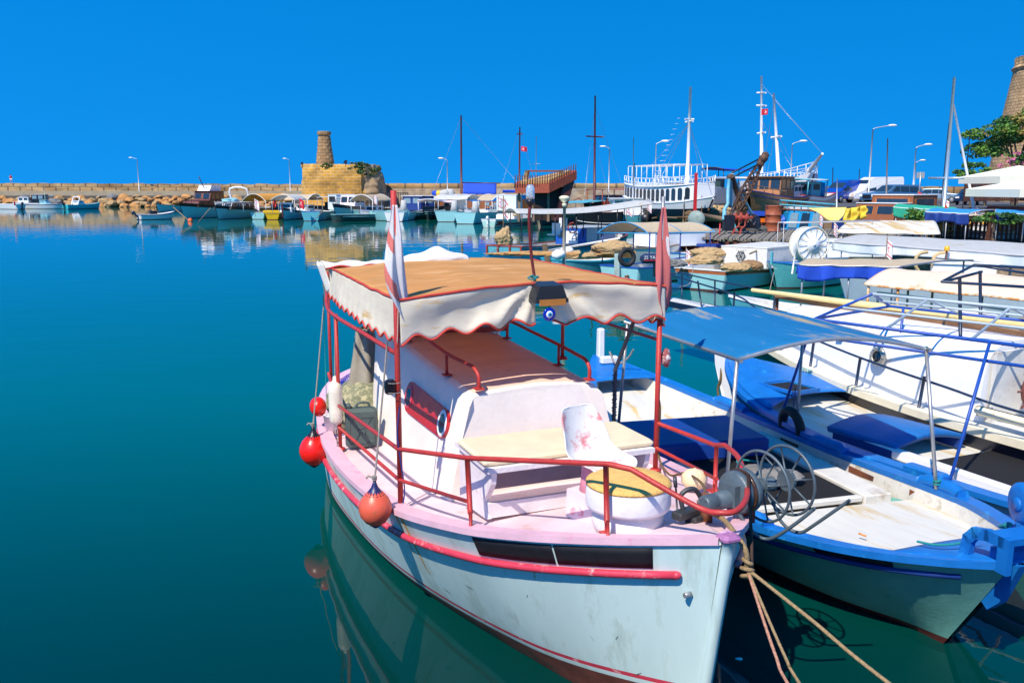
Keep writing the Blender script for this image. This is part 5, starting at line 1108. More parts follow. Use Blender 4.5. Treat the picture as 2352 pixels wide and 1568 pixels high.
for px, py, Y, rx, rz_, n, lb in ((842,395,121,1.3,1.1,600,'big green shrub growing on the ruined right corner of the fort'),(815,380,121,1.3,.6,300,'low dry grass tuft on the fort top'),(749,381,121,.9,.55,260,'dark hanging caper bush under the lighthouse stump'),(862,388,122,.9,.5,200,'small tan weed tuft at the right edge of the fort top')):
    c = AY(px, py, Y); t = thing('shrub', lb, 'shrub', c); leafball(n, (0,0,0), (rx, .6, rz_), .17, int(px), bushm, 'foliage', t, clumps=14); mb = MB(); mb.tube([(0,.3,-rz_*.8),(0,.1,0)], .05, 5); mb.build('stem', wood, t)
# ================================================================ street lamps
def lamp(label, px, ytop, ybot, Y, arm=1, al=1.2, double=False, mat=None):
    b = AY(px, ybot, Y); tp = AY(px, ytop, Y); h = tp.z-b.z; t = thing('street_lamp', label, 'street lamp', b, 0, 'street lamps'); m = mat or M('lamp_grey', (.50,.52,.53), .45, metal=.3, var=.08)
    mb = MB(); mb.tube([(0,0,0),(0,0,h)], h*.012+.02, 8, r2=h*.007+.015); mb.build('pole', m, t)
    mb = MB(); mb.tube(smooth_path([(0,0,h-.05),(arm*al*.15,0,h+.1),(arm*al,0,h+.32)],4), .045, 6); mb.build('arm', m, t)
    mb = MB(); mb.blob((arm*(al+.3),0,h+.34), (.42,.16,.11), .05, 1, 2, 1); mb.build('lamp_head', whiteclean, t); return t
lamp('grey street lamp on the left breakwater path, leftmost of all', 320, 366, 441, 184, -1, 1.0)
lamp('grey street lamp just left of the ruined fort', 667, 368, 439, 184, -1, .6)
lamp('grey street lamp right of the ruined fort behind the small boats', 1028, 369, 450, 128, -1, .6)
lamp('thin grey street lamp beside the brown crosstree mast', 1398, 343, 440, 110, -1, .5)
lamp('street lamp standing in front of the white arcaded ship', 1504, 332, 440, 88, 1, .6)
lamp('street lamp between the second white ship and the crane', 1815, 332, 420, 88, 1, .8)
lamp('tallest street lamp, standing behind the white van', 1994, 297, 455, 82, 1, 1.5)
lamp('street lamp behind the silver estate car', 2095, 340, 455, 88, 1, .9)
lamp('short distant street lamp just behind a taller one near the estate car', 2098, 374, 450, 120, 1, .6)
# person on the wall
pb = AY(26, 420.5, 188.3); t = thing('person', 'person in red top and white shorts standing hands on hips on the breakwater wall', 'person', pb, 0)
me = bpy.data.meshes.new('body'); V = [(0,0,.95),(0,0,1.2),(0,0,1.45),(0,0,1.56),(0,0,1.70),(-.2,0,1.42),(-.38,0,1.18),(-.15,-.05,1.02),(.2,0,1.42),(.38,0,1.18),(.15,-.05,1.02),(-.1,0,.9),(-.13,0,.48),(-.14,0,.05),(.1,0,.9),(.2,0,.48),(.27,0,.05)]
E_ = [(0,1),(1,2),(2,3),(3,4),(2,5),(5,6),(6,7),(2,8),(8,9),(9,10),(0,11),(11,12),(12,13),(0,14),(14,15),(15,16)]
me.from_pydata(V, E_, []); o = bpy.data.objects.new('body', me); COL.objects.link(o); o.parent = t
md = o.modifiers.new('Skin','SKIN'); rad = [.15,.14,.17,.06,.1,.07,.05,.04,.07,.05,.04,.09,.065,.045,.09,.065,.045]
for i, v in enumerate(me.skin_vertices[0].data): v.radius = (rad[i], rad[i]*.85)
o.modifiers.new('Subdivision','SUBSURF').levels = 1; me.materials.append(M('tanned_skin', (.42,.2,.12), .6))
mb = MB(); mb.lathe([(.19,0),(.18,.15),(.21,.42),(.12,.5),(.07,.52)], (0,0,1.02), seg=14); mb.build('red_top', redp, t)
mb = MB(); mb.lathe([(.12,-.02),(.14,.2),(.13,.34)], (-.11,0,.62), seg=10); mb.lathe([(.12,-.02),(.14,.2),(.13,.34)], (.13,0,.62), seg=10); mb.build('shorts', whiteclean, t)
mb = MB(); mb.blob((0,.01,1.76), (.11,.12,.09), .1, 1, 2, 1); mb.build('hair', darkwood, t)
# ================================================================ boats along the breakwater (far row)
aquah = M('aqua_white_hull', (.30,.62,.64), .35, var=.1, bump=.05); aq2 = M('turquoise_hull', (.04,.50,.55), .35, var=.1, bump=.05)
maroon = M('maroon_wood', (.10,.018,.015), .4, var=.2); orangec = M('orange_canvas', (.78,.33,.035), .8, var=.12); yelp = M('yellow_paint', (.85,.50,.01), .4, var=.1)
whp = M('white_thin_pipe', (.75,.76,.76), .4, var=.05, bump=0); blk = blackp; ltc = M('pale_aqua_canvas', (.25,.58,.62), .8, var=.15); dkhull = M('dark_green_hull', (.02,.05,.05), .5, var=.3)
def S(name, label, b, s, **k): return skiff(name, label, 'boat' if 'cat' not in k else k.pop('cat'), wl(*b), wl(*s), **k)
# left group by the rocks
t, h, L = S('motorboat', 'white motorboat cut by the left edge of the photo, red fender at its stern', (-60,479), (50,481), hb=1.1, z=(1.0,.9,.9), rim=whiteclean)
house_part(t, 2.6, 4.6, .8, .9, 1.75, whiteclean, win=(1,1), slant=.9, wmat=paleglass); outboard_part(t, L+.1, .8, 1.1, -.2)
mb = MB(); mb.blob((L-.2,-1.1,1.1),(.15,.15,.4),.1,1,2,1); mb.build('fender', redp, t)
t, h, L = S('motorboat', 'white motorboat with navy stripe and a tall thin aerial, bow to the left', (152,480), (60,480), hb=1.15, z=(1.05,.85,.95), band=dkblue)
house_part(t, 3.0, 4.4, .7, .9, 1.6, ltc, win=(1,1), slant=.5, wmat=paleglass); mast(t, (3.7,0,1.6), (3.7,0,5.4), .03, M('pale_green_pole', (.3,.6,.5), .5))
outboard_part(t, L-8.0+.3, .8, .01, .1) if False else None
t, h, L = skiff('cabin_boat', 'small white cabin boat with dark wheelhouse behind the navy striped motorboat', 'boat', W(30,477,0), W(96,477,0), hb=1.3, z=(1.1,.9,.9), rim=whiteclean)
house_part(t, 1.5, 3.6, .9, .9, 2.0, whiteclean, win=(2,1)); house_part(t, 4.1, 6.6, .9, .9, 2.5, blk, roofmat=whiteclean, win=(2,2), wmat=paleglass)
t, h, L = S('motorboat', 'turquoise open motorboat with black outboard and white arch windshield, nearest the bare rocks', (231,479), (150,481), hb=1.0, z=(1.15,.8,.8), hull=aq2, rim=aq2)
house_part(t, 3.6, 5.2, .75, .8, 1.5, whiteclean, win=(1,1), slant=.7, wmat=paleglass); mb = MB(); mb.tube(smooth_path([(5.4,-.8,.8),(4.9,-.8,2.1),(4.9,.8,2.1),(5.4,.8,.8)],3), .09, 6); mb.build('arch', whiteclean, t); outboard_part(t, L+.1, .7, 1.0, -.1)
# row in front of the fort
t, h, L = S('motorboat', 'low white open motorboat with big dark outboard tilted up at its left end', (402,503), (318,505), hb=.95, z=(.95,.62,.65), band=dkblue)
outboard_part(t, L+.2, .75, 1.15, -.75, M('dark_navy_plastic', (.02,.04,.07), .4)); mb = MB(); mb.tube([(2.4,.1,.8),(2.5,.1,1.9)], .03, 5); mb.build('console_pole', blk, t); mb = MB(); mb.box((2.6,0,.85),(.8,.5,.4)); mb.build('console', blk, t)
t, h, L = S('fishing_boat', 'brown rimmed pale boat moored just behind the open motorboat', (360,487), (440,484), hb=1.2, z=(1.3,.9,.9), hull=aquah, rim=maroon)
t, h, L = S('cabin_cruiser', 'maroon and pale aqua cabin cruiser with slanted windows and white top', (413,503), (572,494), hb=1.75, z=(2.0,1.45,1.4), hull=aquah, rim=maroon, band=maroon, cat='cabin boat', rake=1.1, wlf=.8)
house_part(t, 2.2, 5.2, 1.15, 1.45, 2.15, maroon, win=(0,0), slant=.5); house_part(t, 4.6, 8.2, 1.2, 1.5, 3.35, maroon, roofmat=maroon, win=(3,2), slant=.7, trim=varnish, over=.25)
house_part(t, 5.4, 8.0, .9, 3.42, 4.1, whiteclean, win=(0,0), slant=.5, nm='flybridge'); mb = MB(); mb.cyl((5.6,0,3.8),(4.6,0,5.2),.06,6); mb.build('antenna_post', maroon, t)
rail_part(t, h, .03, .5, 7, maroon, .75, .1, .03)
t, h, L = S('cabin_cruiser', 'aqua hulled cruiser with navy rim and low row of dark windows beside the maroon one', (494,505), (628,495), hb=1.6, z=(1.75,1.2,1.2), hull=aquah, rim=navy, band=navy, cat='cabin boat', rake=.9, wlf=.85)
house_part(t, 1.9, 8.0, 1.15, 1.2, 2.0, blk, roofmat=whiteclean, win=(5,2), slant=.7, trim=whiteclean); mb = MB(); mb.tube(smooth_path([(7,-1.1,2.0),(6.5,-1.1,3.7),(6.5,1.1,3.7),(7,1.1,2.0)],3), .12, 6); mb.build('arch', whiteclean, t)
mb = MB(); mb.blob((4.2,0,2.25),(1.5,.9,.3),.4,2,3,4); mb.build('cover', M('pale_blue_sheet', (.28,.6,.68), .8), t); rail_part(t, h, .03, .6, 8, whp, .5, .1, .02)
t, h, L = S('canopy_boat', 'small boat under a long orange barrel canopy beside the yellow raft', (655,497), (592,504), hb=1.1, z=(1.2,.8,.85), hull=aquah, rim=offwhite, cat='fishing boat')
canopy_part(t, .2, L+1.2, 1.5, 2.15, .95, orangec, whp, .9, 3, pr=.035); house_part(t, 2.0, 3.6, .8, .85, 1.7, blk, win=(1,1))
t, h, L = S('work_float', 'small bright yellow raft boat between the orange canopy and the white canopy boats', (633,497), (626,505), hb=1.0, z=(.8,.7,.7), hull=yelp, rim=yelp)
mb = MB(); mb.box((L-.1,0,.95),(.3,2.1,.35),bev=.05); mb.build('seat_back', yelp, t)
t, h, L = S('fishing_boat', 'white canopied boat with red life ring and yellow stripe on a dark hull band', (650,506), (712,498), hb=1.15, z=(1.5,.85,.8), hull=aquah, rim=whiteclean, band=blk, cat='fishing boat')
canopy_part(t, .3, 5.6, 1.45, 2.4, .6, whitecloth, whp, .9, 3, pr=.03, sagv=.12); h.railtube(.33, .05, .35, .95, off=.02, ns=12, seg=5, sides=(1,-1)).build('stripe', yelp, t); house_part(t, 1.2, 2.4, .7, .9, 2.0, whiteclean, win=(1,1))
mb = MB(); mb.torus((1.6,1.38,1.9),(0,1,0),.42,.10,20,8); mb.build('life_ring', redp, t); mb = MB(); mb.box((-.05,0,1.2),(.15,.15,1.6)); mb.build('stem_post', maroon, t)
t, h, L = S('fishing_boat', 'light blue boat with square stern facing the camera and thin pale canopy', (770,497), (714,508), hb=1.35, z=(1.2,.95,1.1), hull=ltblue, rim=bluep, cat='fishing boat')
canopy_part(t, 1.5, 5.2, 1.5, 2.6, .1, ltc, whp, .9, 2, pr=.03); house_part(t, 1.0, 2.6, .9, 1.0, 1.9, blk, win=(1,1))
netpile(wl(735,499)+Vector((0,0,1.2)), (.9,.6,.4), 'dark heap of gear aboard the light blue square sterned boat', seed=6, m=blk)
t, h, L = S('cabin_boat', 'big aqua boat with navy rim and white wheelhouse in front of the fort', (765,506), (905,496), hb=1.6, z=(1.95,1.2,1.2), hull=aquah, rim=navy, band=navy, cat='cabin boat', rake=1.1, wlf=.8)
house_part(t, 3.6, 6.4, 1.0, 1.2, 2.9, whiteclean, roofmat=whiteclean, win=(2,2), slant=.4, trim=varnish); rail_part(t, h, .03, .7, 12, M('thin_dark_rail', (.05,.02,.02), .5), .65, .1, .025)
t, h, L = S('canopy_boat', 'boat with rounded blue canopy partly behind the cream canopy boat', (790,490), (880,487), hb=1.4, z=(1.3,1.0,1.0), hull=aquah, cat='fishing boat'); canopy_part(t, 1.0, L-.5, 1.5, 2.75, .85, bluecloth, whp, 1.0, 3, pr=.05)
t, h, L = S('canopy_boat', 'white boat with red line and cream peaked canopy on white posts', (826,507), (912,500), hb=1.25, z=(1.25,.85,.9), hull=whiteclean, rim=whiteclean, rub=redp, bootm=boot, cat='fishing boat')
canopy_part(t, .6, 5.9, 1.5, 2.3, .75, creamcloth, whp, .85, 3, pr=.045, sagv=.1); house_part(t, 3.2, 5.0, .8, .85, 1.6, whiteclean, win=(1,1), wmat=blk); mb = MB(); mb.box((2.0,0,1.0),(1.2,1.2,.5)); mb.build('locker', dkblue, t)
t, h, L = S('cabin_boat', 'white sterned boat with dark blue wheelhouse and small red flag', (962,498), (906,509), hb=1.45, z=(1.2,1.0,1.05), hull=whiteclean, rim=whiteclean, cat='cabin boat')
house_part(t, 2.0, 5.2, 1.15, 1.0, 2.75, dkblue, roofmat=whiteclean, win=(2,2), slant=.2, wmat=paleglass, over=.2)
t, h, L = S('fishing_boat', 'small dark green boat with tan and white draped canopy', (985,505), (978,494), hb=1.0, z=(.95,.75,.8), hull=dkhull, rim=aquah, cat='fishing boat', transom=.5)
h.railtube(.25, .04, .03, .95, off=.02, ns=12, seg=5).build('stripe', aquah, t); canopy_part(t, 1.0, 4.8, 1.3, 2.3, .15, M('pinkish_sheet', (.70,.58,.60), .85, col2=(.5,.25,.3), amt=.35, sc2=3), whp, .8, 2, sagv=.3, pr=.03); mb = MB(); mb.box((2.5,0,1.2),(1.6,1.4,.7)); mb.build('engine_box', blk, t)
t, h, L = S('cabin_boat', 'aqua square sterned boat with a tall plain white screen and small window', (1060,498), (1024,510), hb=1.55, z=(1.3,1.1,1.2), hull=aquah, rim=aquah, cat='cabin boat')
house_part(t, 2.2, 4.6, 1.25, 1.1, 2.95, M('off_white_cabin', (.60,.68,.68), .5, var=.08), win=(1,0), slant=.1, roofmat=whiteclean)
mb = MB(); mb.lathe([(0,-.15),(.5,-.12),(.35,.5),(.3,1.1),(0,1.1)], (L-.8,.9,1.3), seg=10); mb.build('covered_motor', whitecloth, t)
t, h, L = S('canopy_boat', 'white sterned boat with ladder, two deck chairs and white canopy', (1118,494), (1094,508), hb=1.75, z=(1.4,1.15,1.25), hull=whiteclean, rim=whiteclean, cat='cabin boat')
canopy_part(t, .8, 5.5, 1.7, 2.6, .6, whitecloth, whp, 1.1, 2, pr=.04); house_part(t, .8, 3.2, 1.1, 1.1, 2.4, whiteclean, win=(1,2), wmat=varnish)
for y in (-.9,.7): mb = MB(); mb.box((L-1.2,y,1.45),(.5,.5,.05)); mb.box((L-1.45,y,1.9),(.06,.5,.8)); mb.build('deck_chair', varnish, t)
mb = MB()
for y in (-.25,.25): mb.cyl((L+.12,y,.05),(L+.12,y,1.4),.03,5)
for z in (.3,.65,1.0): mb.cyl((L+.12,-.25,z),(L+.12,.25,z),.025,5)
mb.build('boarding_ladder', blk, t); rail_part(t, h, .5, 1., 4, whp, .5)
t, h, L = S('sailing_gulet', 'long brown wooden gulet with small windows and blue boom cover behind the moored boats', (1220,497), (985,497), hb=2.0, z=(3.0,2.5,2.6), hull=varnish, rim=whiteclean, band=bluep, cat='sailing boat', wlf=.9)
for k in range(7):
    for sd_ in (-1,1): q = h.p(.25+.09*k, 1.7, sd_, .03); mb = MB(); mb.box(q, (.7,.06,.4), bev=.02); mb.build('window', paleglass, t)
gp = lambda px, py, Y: t.matrix_basis.inverted()@AY(px, py, Y)
Yg = 134.
Yg = (wl(1060,497)).y
mast(t, (L*.68,0,2.2), gp(1059,265,Yg), .17, maroon, cross=((.68,1.2,(0,1,0)),), stays=((.98,(L*.98,0,2.4)),(.98,(.3,0,2.7))))
mb = MB(); mb.grid(lambda a, b: (lerp(L*.66,L*.34,a), (b-.5)*(1.6 if abs(b-.5) > .2 else 1.1)*1.2, 4.5-.1*a-(1.5*abs(2*b-1)**1.3)+.0), 14, 10); mb.build('boom_cover', bluecloth, t, solid=.02)
mb = MB(); mb.tube([(L*.68,0,4.5),(L*.3,0,4.4)], .08, 6); mb.build('boom', maroon, t)
for x, y, s_, m_, nm in ((L*.80,0,.6,whitecloth,'sail_bundle'),(L*.84,.3,.5,whitecloth,'sail_bundle'),(L*.90,0,.4,yelp,'cover'),(L*.935,0,.35,bluecloth,'cover')): mb = MB(); mb.blob((x,y,3.1),(s_*1.5,s_,s_),.25,2,2,3); mb.build(nm, m_, t)
# second brown mast further right (gulet with blue sail)
t, h, L = skiff('sailing_gulet', 'dark gulet hull with blue furled sail and brown mast flying a red flag', 'sailing boat', W(1240,492), W(1145,492), hb=1.8, z=(2.9,2.7,2.7), hull=varnish, rim=bluep)
Ym = W(1195,492).y; inv = t.matrix_basis.inverted(); mast(t, (L*.5,0,2.6), inv@AY(1194,292,Ym), .15, maroon, cross=((.9,.9,(1,0,0)),), stays=((.97,(.2,0,2.8)),(.97,(L,0,2.8)))); mb = MB(); mb.tube([(L*.05,0,3.3),(L*.9,0,3.3)], .22, 8); mb.build('furled_sail', bluecloth, t)
small_flag(AY(1197,336,Ym), .9, 1.4, 'small red flag halfway up the brown gulet mast', 'red', 0, 0, .3)
t = thing('sail_mast', 'thin silver mast right of the brown flagged mast', 'mast', W(1231,470,1.)); mast(t, (0,0,0), Vector((0,0,AY(1231,313,W(1231,470,1.).y).z-1.)), .07, steel, cross=((.6,1.5,(1,0,0)),))
# cabin with dark windows and striped wall
t, h, L = S('passenger_boat', 'white boat with black doorway panel and slatted white window wall', (1165,490), (1235,487), hb=1.7, z=(1.3,1.1,1.1), rim=whiteclean, cat='cabin boat')
house_part(t, .6, 6.5, 1.4, 1.1, 3.0, blk, roofmat=ltblue, win=(5,2), slant=.05, trim=whiteclean, wz=(.3,.85), wmat=glass)
mb = MB(); mb.box((3.5,-1.8,2.0),(3.2,.9,.06)); mb.build('side_awning', creamcloth, t)
# red striped speedboat
t, h, L = S('speedboat', 'white speedboat with a red flash along its pale green side', (1240,513), (1122,523), hb=1.0, z=(1.0,.72,.80), hull=M('pale_green_gelcoat', (.42,.66,.60), .3, var=.06), band=whiteclean, rim=whiteclean, bootm=M('pale_boot', (.5,.45,.4), .4), cat='speedboat', rake=.9)
mb = MB()
for sd_ in (1,-1): mb.grid(lambda a, b: h.p(lerp(.30,.99,a), lerp(.20,.34,b)+.02*a, sd_, .012), 20, 1); mb.grid(lambda a, b: h.p(lerp(.83,.93,a)+.05*b, lerp(.22,.60,b), sd_, .016), 4, 4)
mb.build('side_flash', redp, t); outboard_part(t, L+.05, .75, .8, 0, whiteclean); mb = MB(); mb.box((L*.55,0,.95),(.7,1.0,.7),taper=.8,bev=.08); mb.build('console', whiteclean, t)
mb = MB(); mb.box((L*.78,0,.95),(.5,.9,.6),bev=.1); mb.build('seat', whiteclean, t)
netpile(wl(1185,519)+Vector((0,0,1.15)), (.35,.35,.5), 'small cream cover heaped in the middle of the red striped speedboat', seed=3, m=creamcloth, cat='cover')
# navy bowed boat with pale awning
t, h, L = S('fishing_boat', 'navy hulled boat with white bow lettering panel beneath a light blue canopy', (1236,520), (1330,508), hb=1.4, z=(1.8,1.2,1.1), hull=navy, rim=whiteclean, band=whiteclean, cat='fishing boat', rake=.8)
canopy_part(t, 2.2, L+6, 1.5, 2.25, .15, ltblue, whp, 1.0, 4, pr=.03, sagv=.12)
t, h, L = S('wooden_boat', 'black hulled boat with pale script lettering and a thin white line', (1318,521), (1428,521), hb=1.5, z=(1.7,1.45,1.5), hull=blk, rim=maroon, cat='fishing boat', rub=None)
h.railtube(1.05, .03, .03, .97, off=.02, ns=16, seg=5).build('white_line', whiteclean, t); text_mesh('Nazo  Cango', .5, 'lettering', whiteclean, t, tuple(h.p(.52, .82, 1, .08)), (radians(82), 0, radians(180)), .01).rotation_euler = (radians(84), 0, pi)
t, h, L = S('cabin_boat', 'boat with a white wheelhouse and a round black net hauler on deck', (1545,520), (1415,520), hb=1.7, z=(1.5,1.2,1.2), hull=ltblue, rim=whiteclean, cat='cabin boat')
house_part(t, 2.2, 6.2, 1.3, 1.2, 2.75, whiteclean, roofmat=whiteclean, win=(3,2), slant=.7, wmat=M('green_glass', (.08,.25,.22), .2), over=.3)
mb = MB(); c = t.matrix_basis.inverted()@AY(1484,502,wl(1484,520).y-2.0); mb.torus(c,(0,1,0),.75,.04,26,6); mb.lathe([(0,-.25),(.5,-.2),(.5,.2),(0,.25)], c, (0,1,0), 18)
for k in range(8): d = Vector((cos(k*pi/4),0,sin(k*pi/4))); mb.tube([c, c+d*.75], .025, 4)
mb.cyl((c.x,c.y,1.1),c,.08,8); mb.build('net_hauler', blk, t)
# ================================================================ middle distance
# long white awning over a red trimmed boat with a blue deckhouse
t, h, L = S('fishing_boat', 'pale blue boat with red trimmed square stern under a long white awning', (1440,575), (1158,609), hb=1.3, z=(1.05,.80,.95), hull=ltblue, rim=redoxide, bootm=boot, cat='fishing boat', transom=.85, wlf=.8, rub=redoxide, ns=40, depth=.35)
TT = t.matrix_basis.inverted()
def TL(px, py, z): return TT@W(px, py, z)
def wline_local(p): return p
for y in (-1.0,-.35,.35,1.0): mb = MB(); mb.box((L+.04,y*1.05,.76),(.06,.09,.4)); mb.build('stern_rib', redoxide, t)
mb = MB(); mb.box((L+.05,0,.54),(.07,2.2,.07)); mb.build('stern_rail', redoxide, t); mb = MB(); mb.cyl((L+.03,.6,.3),(L+.2,.6,.28),.04,8); mb.build('exhaust_pipe', whiteclean, t)
mb = MB(); mb.box((L-.3,.12,1.3),(.12,.1,1.0),rot=Matrix.Rotation(.15,3,'Y')); mb.build('stern_bollard', redoxide, t)
house_part(t, L-9.6+.0, L-6.3, 1.0, .7, 1.6, whiteclean, roofmat=M('grey_roof', (.38,.40,.40), .5), win=(0,0), slant=.05, nm='deckhouse'); 
mb = MB(); mb.box((L-6.27,0,1.15),(.05,1.98,.9)); mb.build('blue_bulkhead', M('cobalt_paint', (.01,.09,.42), .4, var=.12), t); mb = MB(); mb.box((L-6.23,.1,1.1),(.05,.75,.7)); mb.build('deckhouse_door', whiteclean, t)
mb = MB(); mb.box((L-6.22,-.65,1.25),(.05,.35,.3)); mb.build('deckhouse_window', glass, t)
p0 = TL(1180,497,2.6); p1 = TL(1487,470,3.25)
def lawn(a, b):
    q = Vector(W(1172,489,2.55)).lerp(Vector(AY(1483,466,47.5)), a); o = Vector((-.25,1,0)).normalized()*(b-.5)*2.6
    return TT@(q+o+Vector((0,0,.22*(1-(2*b-1)**2)*(1 if a < .96 else .7)-.22*sin(pi*a))))
MB().grid(lawn, 30, 12).build('awning', whitecloth, t, solid=.015)
for a in (.04,.11,.27,.42,.58,.72,.9):
    for b in (.04,.96): q = Vector(lawn(a, b)); mb = MB(); mb.cyl((q.x,q.y,1.15),q,.028,6); mb.build('awning_post', blk, t)
for b in (.02,.98): mb = MB(); mb.tube([Vector(lawn(i/20, b))-Vector((0,0,.03)) for i in range(21)], .025, 6); mb.build('awning_rail', blk, t)
netpile(W(1158,572,1.0)+Vector((0,0,.45)), (.42,.34,.6), 'tan net draped over the stern bollard of the red trimmed boat', seed=2, amp=.5)
netpile(W(1245,583,1.15), (2.2,.5,.12), 'flat orange-tan net spread along the red trimmed deck', seed=5, m=M('orange_net', (.50,.27,.09), .95, var=.35, bump=1., bscale=60))
for x, dz in ((L-4.2,.15),(L-4.9,.4)): mb = MB(); mb.box((x,.2,1.2+dz),(.5,.5,.06)); mb.box((x-.25,.2,1.5+dz),(.06,.5,.6)); tag(mb.build('plastic_chair', whiteclean, None), 'white plastic chair %s on the red trimmed boat' % ('stacked high' if dz > .3 else 'standing nearer the stern'), 'chair').matrix_basis = t.matrix_basis
mb = MB(); mb.torus((L-5.7,.45,1.65),(1,0,0),.28,.03,20,6)
for k in range(6): d = Vector((0,cos(k*pi/3),sin(k*pi/3))); mb.tube([Vector((L-5.7,.45,1.65)), Vector((L-5.7,.45,1.65))+d*.36], .02, 5)
mb.build('ships_wheel', redoxide, t)
# blue plank boat with nets (bow left)
t, h, L = S('fishing_boat', 'weathered light blue boat piled with tan nets, wooden rudder board at its left end', (1455,622), (1262,634), hb=1.15, z=(.88,.66,.74), hull=ltblue, rim=M('bright_aqua_rim', (.03,.42,.58), .45, var=.15), bootm=blk, cat='fishing boat', transom=.6, ns=36, wlf=.8)
mb = MB(); mb.box((L+.12,0,.75),(.10,.30,1.35),rot=Matrix.Rotation(.22,3,'Y')); mb.build('rudder_board', wood, t); mb = MB(); mb.tube([(L-.1,-.2,1.1),(L-3.6,.3,1.55)], .05, 7); mb.build('tiller_spar', offwhite, t)
netpile(W(1330,594,.95)+Vector((0,0,.1)), (.85,.5,.26), 'long tan net heap along the light blue boat', seed=7, rz=.1)
netpile(W(1408,578,1.2)+Vector((0,0,.1)), (.8,.5,.42), 'taller tan net heap on a wooden crate aboard the light blue boat', seed=9, rz=-.1)
t2 = thing('crate', 'yellow-brown wooden crate under the taller net heap', 'crate', W(1410,588,.95)+Vector((0,-.3,0))); mb = MB(); mb.box((0,0,.1),(1.7,.5,.28)); mb.build('body', M('ochre_wood', (.40,.24,.07), .8, var=.35, stretch=(1,6,6)), t2)
for px, py, lb in ((1283,585,'white round float on the left end of the light blue boat'),(1302,577,'white float bag behind the tall grey pole'),(1398,566,'white float resting on the upper net heap'),(1312,622-30,'') ):
    if lb: mb = MB(); mb.blob((0,0,0),(.28,.22,.2),.15,1,3,int(px)); tag(mb.build('float', whiteclean, None, W(px,py,1.25)), lb, 'float')
# tall pole with mushroom cap in front
q = W(1295,622,.6); t = thing('pole_light', 'tall grey-brown pole with a cream mushroom shaped cap rising behind the tan canopy', 'pole', q)
zt = AY(1293,455,q.y).z; mb = MB(); mb.tube([(0,0,-.2),(0,0,zt-.35-.6)], .075, 10, r2=.06); mb.build('pole', M('patched_grey_pole', (.36,.31,.24), .7, col2=(.2,.16,.12), amt=.4, sc2=5), t)
mb = MB(); mb.lathe([(.08,-.32),(.10,-.2),(.05,-.16),(.20,-.02),(.21,.06),(.12,.11),(0,.12)], (0,0,zt-.6-.02), seg=20); mb.build('cap', M('cream_cap', (.75,.68,.45), .5), t)
# canopy boat with tyre and outboard
t, h, L = S('fishing_boat', 'blue rimmed aqua boat with grey rudder board and arched cream canopy on dark blue posts', (1650,625), (1420,652), hb=1.15, z=(.82,.60,.70), hull=aquah, rim=M('cobalt_paint', (.01,.09,.42), .4, var=.12), bootm=boot, cat='fishing boat', transom=.85, ns=36, wlf=.85, depth=.3)
TT = t.matrix_basis.inverted(); c0 = TT@W(1455,541,2.45); 
mb = MB(); mb.box((L+.08,0,.62),(.08,.26,1.2)); mb.build('rudder_board', M('grey_green_board', (.35,.45,.42), .8, var=.3), t); mb = MB(); mb.cyl((L,.5,.35),(L+.18,.5,.34),.05,8); mb.build('exhaust_pipe', rust, t)
A0, A1, A2 = W(1383,543,2.45), W(1640,535,2.45), W(1470,543,2.45)
ax_ = (W(1636,536,2.5)-W(1425,543,2.5)); 
N0 = W(1488,536,1.95); N1 = W(1640,533,1.95); F0 = W(1378,537,1.95)+Vector((0,.9,0))
def bar(a, b):
    p = F0.lerp(N0, b)+(N1-N0)*a*1.02; p.z = 1.95+.46*sin(pi*b)**.8*(1-.1*a)-.03*abs(sin(2*pi*a)); return TT@p
MB().grid(bar, 20, 18).build('canopy', creamcloth, t, solid=.012)
bpm = M('bright_blue_pipe', (.02,.25,.5), .4)
for a in (0,.5,1): mb = MB(); mb.tube([Vector(bar(a, i/18))-Vector((0,0,.015)) for i in range(19)], .028, 6); mb.build('canopy_hoop', bpm, t)
for b in (0,1): mb = MB(); mb.tube([bar(0,b), bar(1,b)], .028, 6); mb.build('canopy_rail', bpm, t)
mb = MB(); mb.tube([bar(0,0), bar(0,1)], .028, 6); mb.build('canopy_rail', bpm, t)
for a in (.05,.5,.95):
    for b in (.03,.97): q = Vector(bar(a,b)); mb = MB(); mb.cyl((q.x,q.y,.7),q,.028,7); mb.build('canopy_post', dkblue, t)
tt = thing('tyre', 'black tyre hanging at the stern side of the cream canopy boat', 'tyre', W(1440,591,1.35)); mb = MB(); mb.torus((0,0,0),(.35,-1,.1),.27,.085,30,10); mb.build('tread', rubber, tt)
tt = thing('outboard_motor', 'dark blue outboard motor with white lettering and a red line, lying aboard behind the tyre', 'outboard motor', W(1502,600,1.2), .2); mb = MB(); mb.box((0,0,.1),(1.0,.4,.34),bev=.1); mb.build('cowling', M('motor_navy', (.02,.03,.08), .35), tt); mb = MB(); mb.box((0,-.205,.05),(.9,.01,.03)); mb.build('stripe', redp, tt); text_mesh('25 YAMAHA', .17, 'lettering', whiteclean, tt, (0,-.21,.1), (radians(90),0,0), .004); mb = MB(); mb.box((.1,0,-.3),(.2,.16,.5)); mb.build('leg', blk, tt)
netpile(W(1540,606,1.0), (.6,.4,.25), 'grey-brown net mass aboard the cream canopy boat', seed=12, m=M('grey_net', (.2,.2,.19), .95, var=.4, bump=1.))
# white box cabin boat behind it
t, h, L = S('cabin_boat', 'boat with a plain white box cabin behind the tyre', (1560,602), (1420,610), hb=1.1, z=(1.1,.9,.9), hull=offwhite, rim=wood, cat='cabin boat'); house_part(t, L-5.0, L-1.6, .85, .9, 1.65, whiteclean, win=(0,0), slant=.1)
